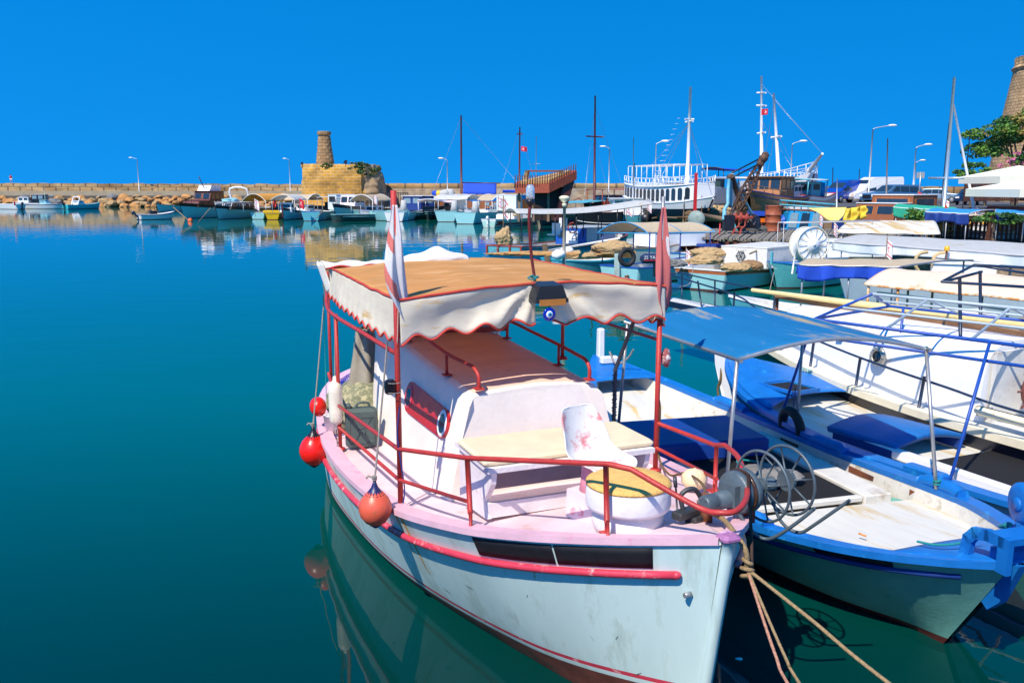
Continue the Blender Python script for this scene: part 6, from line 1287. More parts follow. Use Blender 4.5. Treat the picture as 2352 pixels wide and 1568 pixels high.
# orange striped boat with white cabin panels (bow right)
t, h, L = S('fishing_boat', 'aqua boat with orange-brown rim, white inside and tan sacks aboard', (1835,632), (1605,667), hb=1.3, z=(1.0,.72,.80), hull=aquah, rim=whiteclean, band=M('orange_brown_band', (.42,.12,.04), .5, var=.2), rub=M('orange_brown_band2', (.40,.11,.04), .5), cat='fishing boat', transom=.85, ns=40, wlf=.82, depth=.32, inner=deckw)
house_part(t, 1.0, 4.9, 1.02, .68, 1.45, deckw, roofmat=deckw, win=(0,0), slant=.25, roofth=.04, over=.02); TT = t.matrix_basis.inverted()
mb = MB(); c = Vector((L-2.9,.2,1.6)); c = Vector((4.95,-.1,1.12)); mb.torus(c,(1,.1,0),.17,.018,20,6)
for k in range(6): d = Vector((0,cos(k*pi/3),sin(k*pi/3))); mb.tube([c, c+d*.24], .014, 5)
mb.build('ships_wheel', blk, t)
mb = MB(); mb.cyl((L,-.4,.55),(L+.16,-.4,.54),.06,8); mb.build('exhaust_pipe', steel, t)
netpile(W(1620,606,1.15)+Vector((0,0,.1)), (.62,.4,.26), 'large tan net heap at the left end of the orange rimmed boat', seed=14); netpile(W(1692,616,1.15), (.5,.35,.24), 'tan sack lying left of a darker sack', seed=16, amp=.2, cat='sack', nm='sack'); netpile(W(1724,613,1.15), (.42,.32,.28), 'darker brown sack beside the tan sack', seed=18, amp=.2, m=M('brown_sack', (.28,.16,.07), .95, var=.3, bump=.8), cat='sack', nm='sack')
t = thing('bottle_float', 'white plastic bottle float on the water beside the orange rimmed stern', 'float', W(1552,660,.03)); mb = MB(); mb.lathe([(0,-.3),(.13,-.28),(.14,-.05),(.13,.1),(.06,.2),(.04,.28),(0,.29)], (0,0,.03), (1,-.3,0), 18); mb.build('body', whiteclean, t)
# white foredeck boat with red winch (bow right)
t, h, L = S('fishing_boat', 'white decked boat with blue rim and a red bow winch near the pier', (1722,590), (1560,610), hb=1.35, z=(.9,.65,.6), hull=M('blue_white_hull', (.45,.6,.7), .4), rim=bluep, deck=M('clean_white_deck', (.78,.78,.76), .45, var=.05), depth=.06, cat='fishing boat', ns=36)
mb = MB(); mb.lathe([(.1,-.55),(.05,-.3),(.26,-.25),(.26,-.2),(.12,-.1),(.12,.0),(.3,.08),(.3,.16),(.1,.2),(.1,.3),(.24,.34),(.24,.5),(0,.5)], (1.0,0,2.2), (.3,-1,0), 22); mb.build('winch_drum', redoxide, t)
mb = MB()
for y in (-.18,.18): mb.tube([(1.9,y*1.6,1.05),(1.5,y,1.6),(1.1,y,1.75),(1.0,y,2.2)], .05, 6)
for z, x in ((1.2,1.8),(1.45,1.6),(1.7,1.2)): mb.cyl((x,-.22,z),(x,.22,z),.035,6)
mb.build('winch_frame', redoxide, t); mb = MB(); mb.box((L*.62,.35,.92),(1.9,1.2,.14)); mb.build('hatch_cover', dkblue, t)
netpile(W(1625,588,1.05)+Vector((0,0,.1)), (.8,.5,.3), 'tan net spilling over the red boxes behind the red winch boat', seed=21)
t, h, L = S('fishing_boat', 'cream decked boat with light blue rim behind the arched canopy', (1625,563), (1520,590), hb=1.0, z=(1.1,.7,.65), hull=bluep, rim=M('bright_aqua_rim', (.03,.42,.58), .45), deck=M('cream_deck', (.80,.70,.45), .5), depth=.08, cat='fishing boat')
for px, py in ((1556,580),(1580,580)): pass
t, h, L = S('fishing_boat', 'aqua boat with dark red boxes and red posts beside the pier', (1660,590), (1570,597), hb=1.0, z=(1.0,.8,.8), hull=ltblue, rim=M('wine_box', (.16,.02,.04), .5), cat='fishing boat')
for x in (1.0,2.6,4.2): mb = MB(); mb.cyl((x,.5,.7),(x,.5,1.9),.04,6); mb.build('red_post', redp, t)
# light blue boat with canopy skirt (right middle)
t, h, L = S('fishing_boat', 'small aqua boat with blue rim, mostly hidden by the blue canopy skirt', (1768,664), (1905,650), hb=1.0, z=(1.05,.85,.85), hull=M('teal_hull2', (.10,.45,.48), .4, var=.12), rim=bluep, cat='fishing boat', stempost=ltblue)
def skirtcanopy(name, label, c, hoopz, skirt, cm, sm_, pm, cat='canopy boat', arch=.15, hullm=None, posts=((.05),(.5),(.95)), z0=.8, stem=None):
    """c: four world corners nl, nr, fr, fl of the canopy edge"""
    cen = (c[0]+c[1]+c[2]+c[3])/4; t = thing(name, label, cat, (cen.x, cen.y, 0)); I = Matrix.Translation(-Vector((cen.x, cen.y, 0)))
    def fn(a, b):
        p = c[0].lerp(c[1], a).lerp(c[3].lerp(c[2], a), b); p = p+Vector((0,0,arch*sin(pi*b)-.02*abs(sin(3*pi*a))+.014*noise.noise(Vector((a*7,b*3,cen.x))))); return I@p
    MB().grid(fn, 36, 16).build('canopy', cm, t, solid=.012)
    if skirt:
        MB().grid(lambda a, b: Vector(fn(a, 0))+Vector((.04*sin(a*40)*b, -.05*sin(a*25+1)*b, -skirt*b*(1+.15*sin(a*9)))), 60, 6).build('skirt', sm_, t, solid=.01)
        MB().grid(lambda a, b: Vector(fn(0, a))+Vector((-.03*b, 0, -skirt*.7*b)), 20, 4).build('skirt', sm_, t, solid=.01)
    for b in (0,1): mb = MB(); mb.tube([Vector(fn(i/36, b))-Vector((0,0,.015)) for i in range(37)], .022, 6); mb.build('canopy_rail', pm, t)
    for a in (0,1): mb = MB(); mb.tube([Vector(fn(a, i/16))-Vector((0,0,.015)) for i in range(17)], .022, 6); mb.build('canopy_hoop', pm, t)
    for a in posts:
        for b in (.02,.98): q = Vector(fn(a, b)); mb = MB(); mb.cyl((q.x,q.y,z0),q,.022,6); mb.build('canopy_post', pm, t)
    if hullm:
        bw, sw = I@((c[0]+c[3])/2), I@((c[1]+c[2])/2); d = (sw-bw); d.z = 0; L = d.length+3.0; e = d.normalized(); hw = ((c[0]-c[3]).length)/2
        h = Hull(L, [(0,.05),(.15,hw*.7),(.4,hw),(.8,hw),(1,hw*.7)], [(0,.02),(.2,hw*.5),(.5,hw*.85),(1,hw*.6)], [(0,1.25),(.3,.95),(.7,.85),(1,.95)], rake=.5, depth=.35)
        for nm, m_, mm in (('hull', h.mesh(26, (.06,), (.3,.6,.8,1.), bands=lambda r, n: 1 if r < 3 else 0), [hullm, boot]), ('gunwale', h.capmesh(.1,.05,.02,26), [stem or whiteclean]), ('deck', h.innermesh(.3,.1,20), [deckw, deckw])):
            o = m_.build(nm, mm, t); o.location = bw-e*1.8; o.location.z = 0; o.rotation_euler = (0,0,atan2(e.y,e.x))
    return t, fn
t, fn = skirtcanopy('canopy_boat', 'boat with cream canopy top and a bright blue hanging canvas skirt', [W(1832,606,2.1), W(2070,612,2.1), W(2235,596,2.1), W(1880,594,2.1)], 0, .33, creamcloth, bluecloth, steel, arch=.05, hullm=ltblue)
# white hull with rusty edged cream canopy
c4 = [W(1986,650,2.15), W(2420,690,2.15), W(2420,640,2.25), W(2085,622,2.25)]
t, fn = skirtcanopy('canopy_boat', 'white boat under a cream canopy with rusty orange tube edge', c4, 0, 0, M('peach_canvas', (.78,.60,.44), .85, var=.1, col2=(.55,.28,.10), amt=.2, sc2=1.5), None, M('rusty_white_pipe', (.6,.5,.35), .6, col2=(.5,.2,.04), amt=.6, sc2=9), arch=.14, posts=(.02,.2,.55), z0=.9)
t, h, L = skiff('cabin_boat', 'white hull with curled bow and white cabin beneath the rusty edged canopy', 'cabin boat', W(1912,712,0), W(2420,742,0), hb=1.45, z=(1.5,1.02,.95), hull=M('pale_grey_white', (.62,.68,.72), .4, var=.08), rim=whiteclean, ns=40, rake=.5)
house_part(t, 2.6, L-1.6, 1.1, .95, 1.65, whiteclean, win=(0,0), slant=.2)
# reel boat: big white net drum
rc = AY(1868,562,29.5); t = thing('net_drum', 'big white net drum wheel with ribbed rim standing above the white boats', 'net drum', (rc.x, rc.y, 0)); 
c = Vector((0,0,rc.z)); mb = MB(); ax2 = Vector((.25,-1,.05)).normalized()
mb.lathe([(0,-.06),(.22,-.05),(.24,0),(.50,.04),(.55,.02),(.57,.08)], c, -ax2, 36)
mb.build('disc', whiteclean, t); mb = MB(); mb.lathe([(.55,.08),(.50,.1),(.5,.5),(.57,.52),(.60,.5)], c, -ax2, 36); mb.build('drum', whiteclean, t)
a_, b_ = frame_of(ax2)
mb = MB()
for k in range(14): d = a_*cos(k*pi/7)+b_*sin(k*pi/7); mb.tube([c+d*.25+ax2*.03, c+d*.56], .012, 4)
for rr_, dz in ((.60,.0),(.60,-.5)): mb.torus(c+ax2*dz, ax2, rr_, .018, 40, 5)
mb.build('rim_hoops', creamrail, t); mb = MB()
for s_ in (-.5,.5): mb.tube([c+Vector((s_,.2,-.0)), (s_*1.2,.2,.9)], .03, 6)
mb.lathe([(0,.1),(.05,.09),(.06,0)], c, ax2, 12); mb.build('stand', whiteclean, t)
t, h, L = S('cabin_boat', 'white cabin boat with a small porthole below the big net drum', (1760,640), (1925,640), hb=1.2, z=(1.2,1.0,1.0), hull=whiteclean, rim=whiteclean, cat='cabin boat'); house_part(t, 2.0, 4.8, .9, 1.0, 1.6, whiteclean, win=(0,0))
mb = MB(); mb.tube([(.5,.4,1.0),(.5,.4,2.35),(4.5,.4,2.45),(4.5,.4,1.0)], .025, 6); mb.tube([(.5,-.4,1.0),(.5,-.4,2.35),(4.5,-.4,2.45)], .025, 6); mb.build('pipe_frame', steel, t)
# long white canopies at the right
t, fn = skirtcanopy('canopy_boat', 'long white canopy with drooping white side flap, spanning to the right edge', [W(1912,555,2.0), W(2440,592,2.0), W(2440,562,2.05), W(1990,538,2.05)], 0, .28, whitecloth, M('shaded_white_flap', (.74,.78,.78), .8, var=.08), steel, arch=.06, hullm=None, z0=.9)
t, fn = skirtcanopy('canopy_boat', 'humped off-white tarpaulin canopy ribbed with stains, above the long white canopy', [W(1920,533,2.0), W(2160,537,2.0), W(2130,518,2.0), W(1990,520,2.0)], 0, 0, M('stained_white_tarp', (.66,.62,.52), .85, var=.1, col2=(.55,.38,.16), amt=.5, sc2=1.2, stretch=(2,.4,1)), None, steel, arch=.38, z0=.9)
t, fn = skirtcanopy('canopy_boat', 'green canopy with a hanging green side piece near the varnished boat', [AY(2052,475,48), AY(2205,484,46), AY(2178,478,49), AY(2072,471,51)], 0, .5, M('green_canvas', (.02,.36,.22), .8), M('green_canvas', (.02,.36,.22)), whp, arch=.12, z0=1.2)
t, fn = skirtcanopy('canopy_boat', 'blue canopy with dark blue skirt on a cream cabin boat, middle of the right side', [AY(2125,485,44), AY(2225,490,43), AY(2290,482,46), AY(2165,479,47)], 0, .5, M('sky_blue_canvas', (.02,.25,.55), .8, var=.1), dkblue, whp, arch=.08, z0=1.2)
t, fn = skirtcanopy('canopy_boat', 'blue rolled canopy running out of the right edge of the photo', [AY(2285,489,43), AY(2420,492,43), AY(2420,484,46), AY(2290,482,46)], 0, .45, M('sky_blue_canvas', (.02,.25,.55)), dkblue, whp, arch=.1, z0=1.2)
# ================================================================ quay land, pier
def slab(name, pts, z0, z1, mat):
    P = [Vector((p.x, p.y, z1)) for p in pts]; mb = MB(); n = len(P); mb.add(P+[Vector((p.x, p.y, z0)) for p in P], [tuple(range(n))]+[(i, n+i, n+(i+1) % n, (i+1) % n) for i in range(n)]); return mb.build(name, mat, recalc=True)
asph = M('dusty_quay_ground', (.20,.17,.13), .95, var=.3, scale=.5, bump=.4, bscale=4)
q1 = [W(1190,474,1), W(1440,481,1), W(1500,489,1), W(1590,497,1), W(1700,506,1), W(1900,528,1), W(2000,548,1), W(2090,578,1), W(2450,600,1), Vector((140,40,1)), Vector((200,190,1)), Vector((-10,190,1))]
structure(slab('quay', q1, -1.5, 1.05, [asph]))
carp = M('worn_asphalt', (.085,.085,.09), .9, var=.2, scale=.6, bump=.3, bscale=6)
c1 = [W(1885,472,2.3), W(2080,478,2.3), W(2300,478,2.3), W(2450,478,2.3), Vector((150,60,2)), Vector((200,170,2)), W(1870,452,2.3)]
mb = MB(); structure(slab('car_park', [Vector(p) for p in c1], 1.0, 2.3, [carp]))
qw = brick_mat('quay_stone', (.40,.27,.17), (.32,.22,.14), (.22,.17,.12), 1.0, .5, 1., msize=.05, bump=.6)
def qwf(a, b): p = W(2075,580,1.06).lerp(W(2460,602,1.06), a); return (p.x, p.y-.04, lerp(-.3, 1.07, b))
mb = uvgrid(qwf, 20, 2, lambda a, b: (a*14, b*2)); wq = mb.build('wall_face', qw); t = thing('quay_wall', 'sandy stone quay wall under the long white canopy at the right', 'wall', (0,0,0)); wq.parent = t
# far seawall at the right (skyline behind cars)
def sw(a, b): p = AY(1700,450,112).lerp(AY(2460,455,112), a); return (p.x, p.y, lerp(1., 4.0-.35*abs(noise.noise(Vector((a*30,0,0)))), b))
mb = uvgrid(sw, 80, 4, lambda a, b: (a*45/2, b*3/1.0)); wq = mb.build('wall_face', sandst); t = thing('sea_wall', 'low rough sandstone sea wall behind the parked cars', 'wall', (0,0,0)); wq.parent = t
mb = uvgrid(lambda a, b: (lambda p: (p[0], p[1]+b*2, p[2]))(sw(a, 1)), 80, 1, lambda a, b: (a*22, b)); mb.build('wall_top', sandst, t)
# pier
pA, pB, pC, pD = W(1535,545,1.25), W(1930,556,1.25), W(1945,528,1.25), W(1560,527,1.25)
t = thing('pier', 'weathered wooden plank pier with rusty red steel edge beam', 'pier', (pA.x, pA.y, 0)); I = -Vector((pA.x, pA.y, 0))
plank = M('grey_pier_planks', (.22,.19,.15), .9, var=.45, scale=2.5, stretch=(6,1,1), bump=.6, bscale=9, col2=(.30,.28,.25), amt=.4, sc2=3)
n = 46
mb = MB()
for i in range(n):
    a = (i+.5)/n; p = pA.lerp(pB, a)+I; q = pD.lerp(pC, a)+I; d = q-p; mb.box((p+d/2)+Vector((0,RND.uniform(-.15,.15),RND.uniform(-.03,.03))), (d.length+RND.uniform(-.2,.3), (pB-pA).length/n*.93, .12), rot=Matrix.Rotation(atan2(d.y,d.x),3,'Z'))
o = mb.build('deck_planks', plank, t)
rb = M('rusty_red_beam', (.14,.035,.02), .8, var=.4, col2=(.05,.02,.015), amt=.4, sc2=3, bump=.5)
e = pB-pA; mb = MB(); mb.box((e/2)+Vector((.05,.25,.78)), (e.length, .1, .62), rot=Matrix.Rotation(atan2(e.y,e.x),3,'Z'))
for i in range(20): mb.box(e*(i+.5)/20+Vector((0,.14,.78)), (.09,.14,.62), rot=Matrix.Rotation(atan2(e.y,e.x),3,'Z'))
mb.build('edge_beam', rb, t)
for i in range(9):
    for k in (.4,3.): mb = MB(); mb.cyl(e*(i+.5)/9+Vector((0,k,-1)), e*(i+.5)/9+Vector((0,k,1.1)), .14, 8); mb.build('pile', darkwood, t)
def log(px, py, Y, dx, r, label, m=wood, tilt=0., nm='timber', cat='timber'):
    c = AY(px, py, Y); mb = MB(); a = Vector((-dx/2,0,-tilt)); b = Vector((dx/2,.5,tilt)); mb.tube([a, b], r, 7); return tag(mb.build(nm, m, None, c), label, cat)
tt = thing('tyre', 'flat grey tyre lying on the pier beside the crane foot', 'tyre', W(1735,528,1.35)); mb = MB(); mb.torus((0,0,.05),(0,0,1),.75,.22,28,8); mb.build('tread', M('dusty_rubber', (.10,.10,.09), .9, var=.3), tt)
# oil drum
db = W(1774,531,1.3); t = thing('oil_drum', 'rusty orange-brown oil drum standing on the pier', 'oil drum', db)
mb = MB(); mb.lathe([(.55,0),(.56,.03),(.54,.05),(.54,.58),(.57,.6),(.54,.62),(.54,1.1),(.57,1.12),(.54,1.14),(.54,1.68),(.57,1.72),(.55,1.76)], seg=30); t.scale = (.85,.85,.85); mb.build('barrel', M('rusty_orange_drum', (.36,.09,.035), .6, var=.4, scale=2, col2=(.13,.03,.03), amt=.4, sc2=1.8, bump=.3), t)
mb = MB(); mb.lathe([(0,1.70),(.54,1.70)], seg=30); mb.build('lid', rust, t)
# crane
Yc = 49.
CT = thing('crane', 'rusty lattice boom crane on blue and brown A-frame legs at the pier', 'crane', (AY(1700,520,Yc).x, Yc, 0)); IC = CT.matrix_basis.inverted()
def CP(px, py, Y=Yc): return IC@AY(px, py, Y)
cb = M('crane_pale_blue', (.16,.45,.58), .55, var=.25, col2=(.25,.1,.05), amt=.2, sc2=5); cr_ = M('crane_brown', (.10,.05,.03), .75, var=.4, col2=(.25,.12,.05), amt=.3, sc2=4)
for P, m_, r in (([(1676,402,49),(1672,440,48.6),(1672,468,48.4),(1664,482,48.2),(1663,505,48)], cb, .11), ([(1679,402,49),(1680,465,49),(1684,480,49),(1682,515,49)], cb, .08), ([(1679,402,49),(1695,450,49.3),(1708,490,49.6),(1718,525,50)], cr_, .14), ([(1681,400,49),(1700,445,50.5),(1726,490,51),(1748,528,52)], cb, .11), ([(1690,505,48.6),(1701,532,48.6)], cr_, .12)):
    mb = MB(); mb.tube([CP(*p) for p in P], r, 6); mb.build('leg', m_, CT)
mb = MB(); mb.tube([CP(1731,498,51), CP(1748,527,52)], .22, 7); mb.build('leg_foot', varnish, CT)
b0, b1 = CP(1675,515,48.2), CP(1750,372,47.5)
dv = (b1-b0).normalized(); sx = Vector((-dv.z,0,dv.x)).normalized()
ch = [(b0+sx*s_*.05, b1+sx*s_*.08) for s_ in (-1,1)]+[(b0+sx*-.05+Vector((0,.4,0)), b1+sx*-.08+Vector((0,.3,0))), (b0+sx*.05+Vector((0,.4,0)), b1+sx*.08+Vector((0,.3,0)))]
mb = MB()
W2 = lambda k, f: ch[k][0].lerp(ch[k][1], f)+(sx*(1 if k in (1,3) else -1))*.17*sin(pi*f)
for k in range(4): mb.tube([W2(k, i/12) for i in range(13)], .04, 5)
for i in range(15):
    f0, f1 = i/15, (i+1)/15
    mb.tube([W2(0,f0), W2(1,f1)], .03, 4); mb.tube([W2(1,f0), W2(0,f1)], .03, 4); mb.tube([W2(0,f0), W2(2,f1)], .03, 4)
mb.build('lattice_boom', cr_, CT)
mb = MB(); mb.box(CP(1752,366,47.5), (.36,.4,.85), rot=Matrix.Rotation(.5,3,'Y'), bev=.1); mb.lathe([(0,-.25),(.2,-.22),(.2,.22),(0,.25)], CP(1753,364,47.5), (0,1,0), 16); mb.build('boom_head', cr_, CT)
for k in (-.12,.12): mb = MB(); mb.tube([CP(1679,404)+Vector((0,k,k)), CP(1750,368,47.5)+Vector((0,k,k))], .045, 5); mb.build('stay_cable', blk, CT)
mb = MB(); mb.lathe([(0,-.2),(.18,-.2),(.18,.2),(0,.2)], CP(1678,407), (0,1,0), 18); mb.build('head_sheave', cr_, CT)
mb = MB(); mb.box(CP(1673,512,48), (.55,.6,.85)); mb.build('engine_box', blk, CT)
for i, (px, py, rx, m_, lb) in enumerate(((1703,478,.35,MATS['brown_rope'],'coil of rope hanging in the middle of the crane legs'),(1725,514,.55,blk,'dark winch and chain heap at the crane foot'))): netpile(AY(px, py, 48.5), (rx,.4,rx*1.1), lb, .5, 30+i, m_, 'gear', nm='gear_heap')
for px, py, s_, m_, lb in ((1718,504,.4,yelp,'yellow crate left of the orange crate by the crane'),(1740,503,.38,M('orange_plastic', (.8,.18,.01), .4),'orange crate by the crane foot'),(1738,493,.4,bluecloth,'blue crate above the orange crate'),(1702,521,.5,ltblue,'pale blue fish box row on the pier under the crane')):
    tc = thing('fish_crate', lb, 'crate', AY(px, py, 52)); mb = MB()
    for c, z_ in (((0,-.3,0),(s_*2.2,.05,s_)),((0,.3,0),(s_*2.2,.05,s_)),((-s_*1.1,0,0),(.05,.6,s_)),((s_*1.1,0,0),(.05,.6,s_)),((0,0,-s_*.45),(s_*2.2,.6,.05))): mb.box(c, z_)
    mb.build('body', m_, tc)
# timber litter on the hard standing
tl = [(1590,499,60,3,.10),(1612,493,62,4,.12),(1640,500,58,3.2,.13),(1660,492,60,2.6,.18),(1565,492,64,4,.08),(1580,505,56,3.5,.09),(1630,508,54,3.0,.12),(1655,506,54,2.2,.2),(1610,505,55,3,.08),(1550,498,60,3,.07),(1690,498,56,2,.1)]
for i, (px, py, Y, dx, r) in enumerate(tl): log(px, py-3, Y+24, dx*1.45, r*1.3, 'loose weathered timber lying in the scrap heap between the pier and the ships', wood if i % 2 else MATS['raw_brown_timber'], RND.uniform(-.35,.35))['group'] = 'loose timbers in the scrap heap'
for i, (px, py, Y, rx) in enumerate(((1600,487,84,1.5),(1640,484,86,1.3),(1618,494,80,1.3))): netpile(AY(px, py, Y), (rx*1.3,.8,rx*.5), ('brown net heap upper left of the scrap yard','brown net heap under the red post','low brown heap of rope and nets near the water')[i], .5, 40+i, netcloth if i < 2 else MATS['brown_rope'])
t = thing('red_post', 'tall bright red steel post in front of the white ship', 'post', W(1595,506,1.)); z_ = AY(1597,397,W(1595,506,1.).y).z-1; mb = MB(); mb.box((0,0,z_/2),(.28,.28,z_),taper=.85); mb.build('post', redp, t)
tt = thing('net_drum', 'round grey ribbed net wheel by the scrap heap', 'net drum', AY(1602,503,56)); mb = MB(); mb.lathe([(0,0),(.5,.05),(.55,.3),(.2,.35),(0,.35)], (0,0,0), (-.5,-1,0), 24); mb.build('wheel', M('grey_green_mesh', (.25,.33,.30), .6, var=.3), tt)
# small blue dinghy on the hard
t, h, L = skiff('dinghy', 'small light blue and white dinghy propped on the hard below the white ship', 'dinghy', W(1548,476,1.), W(1594,474,1.), hb=.95, z=(.95,.8,.8), hull=whiteclean, rim=ltblue, deck=ltblue, z0=2.1); t.location.z = 1.9
mb = MB(); 
for y in (-.8,.8): mb.tube([(.9,y,.8),(.7,y,2.0),(3.2,y,2.3),(3.0,y,.8)], .05, 5)
mb.build('frame', ltblue, t); mb = MB(); mb.box((1.5,0,-.5),(.4,1.2,1.0)); mb.build('prop', wood, t)
# white launch with blue awning on the hard
t, h, L = skiff('launch', 'white launch with dark blue awning standing on the hard left of the crane', 'boat', W(1630,486,1.), W(1706,480,1.), hb=1.4, z=(2.0,1.8,1.8), hull=M('plain_white_hull', (.72,.72,.72), .5), rim=whiteclean, bootm=M('grey_bottom', (.35,.38,.36), .7), z0=1.9); canopy_part(t, .4, L-.5, 1.4, 4.1, .25, bluecloth, blk, 1.8, 3, pr=.05); mb = MB(); mb.box((2.5,0,2.5),(1.8,1.4,1.2)); mb.build('deck_gear', dkhull, t)
t, fn = skirtcanopy('canopy_boat', 'boat with a white flat canopy just behind the crane legs', [AY(1705,487,64), AY(1818,498,60), AY(1812,492,64), AY(1712,484,68)], 0, .12, whitecloth, whitecloth, blk, arch=.1, z0=1.0, hullm=None)
# blue cabin boat and yellow tarpaulin
p = W(1798,535,.9); t = thing('cabin_boat', 'bright blue cabin with three sloping windows and a dark blue deck winch', 'cabin boat', (p.x, p.y, .9), 0)
house_part(t, 0, 0.01, .01, 0, .01, bluep, win=(0,0)) if False else None
cbm = M('bright_azure_paint', (.01,.30,.62), .4, var=.15)
sw_ = (W(1885,535,.9)-p).length; mb = MB(); mb.prism([(0,0,0),(sw_,0,0),(sw_*1.12,.3,1.5),(sw_*.22,.3,1.55)], (.6,3.2,0)); mb.build('cabin', cbm, t)
mb = MB(); mb.prism([(sw_*.18,.2,1.55),(sw_*1.18,.2,1.5),(sw_*1.3,3.6,1.5),(sw_*.4,3.6,1.55)], (0,0,.08)); mb.build('roof', whiteclean, t)
for k in range(3):
    x0 = sw_*(.10+.30*k); x1 = x0+sw_*.22; s0 = .0
    mb = MB(); mb.prism([(x0+.05,.03,.35),(x1+.05,.03,.33),(x1+.25,.22,1.28),(x0+.30,.22,1.30)], (0,-.03,0)); mb.build('window', paleglass if k != 1 else glass, t)
mb = MB(); mb.lathe([(.1,-.2),(.42,-.15),(.42,-.05),(.2,0),(.2,.3),(.42,.35),(.42,.45),(0,.5)], (-.4,.2,.75), (1,.2,0), 22); mb.build('winch', MATS['cobalt_paint'], t)
mb = MB(); mb.box((sw_*1.45,1.0,.7),(1.6,1.6,1.4)); mb.build('aft_cabin', MATS['dark_blue_paint'], t); mb = MB(); mb.box((sw_*1.2,.2,.7),(.5,.1,1.3)); mb.build('timber_door', wood, t)
t = thing('tarpaulin', 'yellow tarpaulin draped like a sail over the pipe frame', 'tarpaulin', (0,0,0))
def yt(a, b): 
    p = AY(1855,478,46).lerp(AY(1945,476,46), a); q = AY(1885,492,45).lerp(AY(1925,508,45), a); r = p.lerp(q, b); return r+Vector((0,-.25*sin(pi*b),-.15*sin(pi*a)*b))
MB().grid(yt, 20, 14).build('cloth', M('pale_yellow_tarp', (.82,.66,.18), .7, var=.1), t, solid=.02)
def yt2(a, b): p = AY(1940,480,45).lerp(AY(1990,472,45), a); return p+Vector((.06*sin(b*9+a*4), -.12*sin(a*14), -1.0*b*(1-.5*a)-.1*sin(a*9)*b))
MB().grid(yt2, 30, 12).build('gathered_end', yellowcloth, t, solid=.02)
t = thing('pipe_frame', 'pale blue railing of pipes behind the yellow tarpaulin', 'railing', (0,0,0))
for dy in (0,10,20): mb = MB(); mb.tube([AY(1792,460+dy,52), AY(1920,470+dy*.9,50)], .05, 5); mb.build('rail', ltblue if dy < 20 else rust, t)
for k in range(8): mb = MB(); mb.tube([AY(1792+16*k,460+k*1.2,52-.2*k), AY(1792+16*k,486+k,52-.2*k)], .04, 5); mb.build('upright', ltblue, t)
# ================================================================ ships on the hard
def P3(px, py, Y): return AY(px, py, Y)
# derelict red-decked ship
Yd = 76; o = AY(1183,480,Yd); t = thing('derelict_ship', 'stripped wooden ship with red-brown deck edge, upright frame posts and a rusty gantry', 'ship', (o.x, Yd, 1.0)); X1 = AY(1324,480,Yd).x-o.x
z1 = AY(1250,436,Yd).z-1; z2 = AY(1250,425,Yd).z-1
mb = MB(); mb.prism([(0,0,z1-.3),(X1*.55,-.6,z1-.25),(X1*1.02,1.5,z1+.9),(X1*.98,4,z1+1.0),(X1*.5,5,z1+.1),(0.2,5,z1)], (0,0,.75)); mb.build('deck_edge', M('orange_red_primer', (.36,.07,.03), .7, var=.25), t)
mb = MB(); mb.prism([(.4,.6,z1+.2),(X1*.55,.1,z1+.3),(X1*.92,1.9,z1+1.2),(X1*.9,3.5,z1+1.25),(X1*.5,4.4,z1+.4),(.4,4.4,z1+.3)], (0,0,.5)); mb.build('deck', M('ochre_deck', (.45,.27,.10), .8, var=.3), t)
hm_ = M('bare_dark_planks', (.05,.025,.018), .8, var=.5)
mb = MB(); mb.prism([(X1*.30,.6,0),(X1*.80,.8,.0),(X1*.93,1.6,z1+.4),(X1*.30,.2,z1-.3)], (0,3.2,0)); mb.build('hull', hm_, t)
mb = MB(); mb.prism([(X1*.62,.1,0),(X1*.80,.7,0),(X1*.99,1.5,z1+.9),(X1*.80,.7,z1+.4),(X1*.7,.3,z1*.5)], (0,1,0)); mb.build('bow_planking', M('red_brown_planks', (.16,.04,.03), .7, var=.4), t)
for x in (.35, 1.6, 2.9): mb = MB(); mb.box((x,.6,z1/2-.1),(.22,.22,z1)); mb.build('shore_post', wood, t)
for k in range(26):
    f = k/25; x = f*X1; y = -.5*f*2 if f < .55 else -.55+(f-.55)*5; zb = z1+.2+(max(0, f-.5)*2.0); mb = MB(); mb.cyl((x,y,zb),(x+RND.uniform(-.03,.03),y,zb+1.05),.045,5); mb.build('frame_post', M('dark_post', (.07,.02,.02), .7), t)
gx0, gx1 = AY(1212,400,Yd).x-o.x, AY(1290,400,Yd).x-o.x; zt = AY(1250,392,Yd).z-1
for s_, x in ((1,gx0),(-1,gx1)): mb = MB(); mb.tube([(x,2,zt),(x-.25*s_ if s_ > 0 else x+.75,2,z1+.3)], .22, 5, r2=.3); mb.build('gantry_leg', M('cream_rusty_beam', (.55,.42,.20), .7, col2=(.3,.12,.04), amt=.5, sc2=2), t)
mb = MB(); mb.box(((gx0+gx1)/2,2,zt),(gx1-gx0+.3,.2,.15)); mb.build('gantry_beam', rust, t)
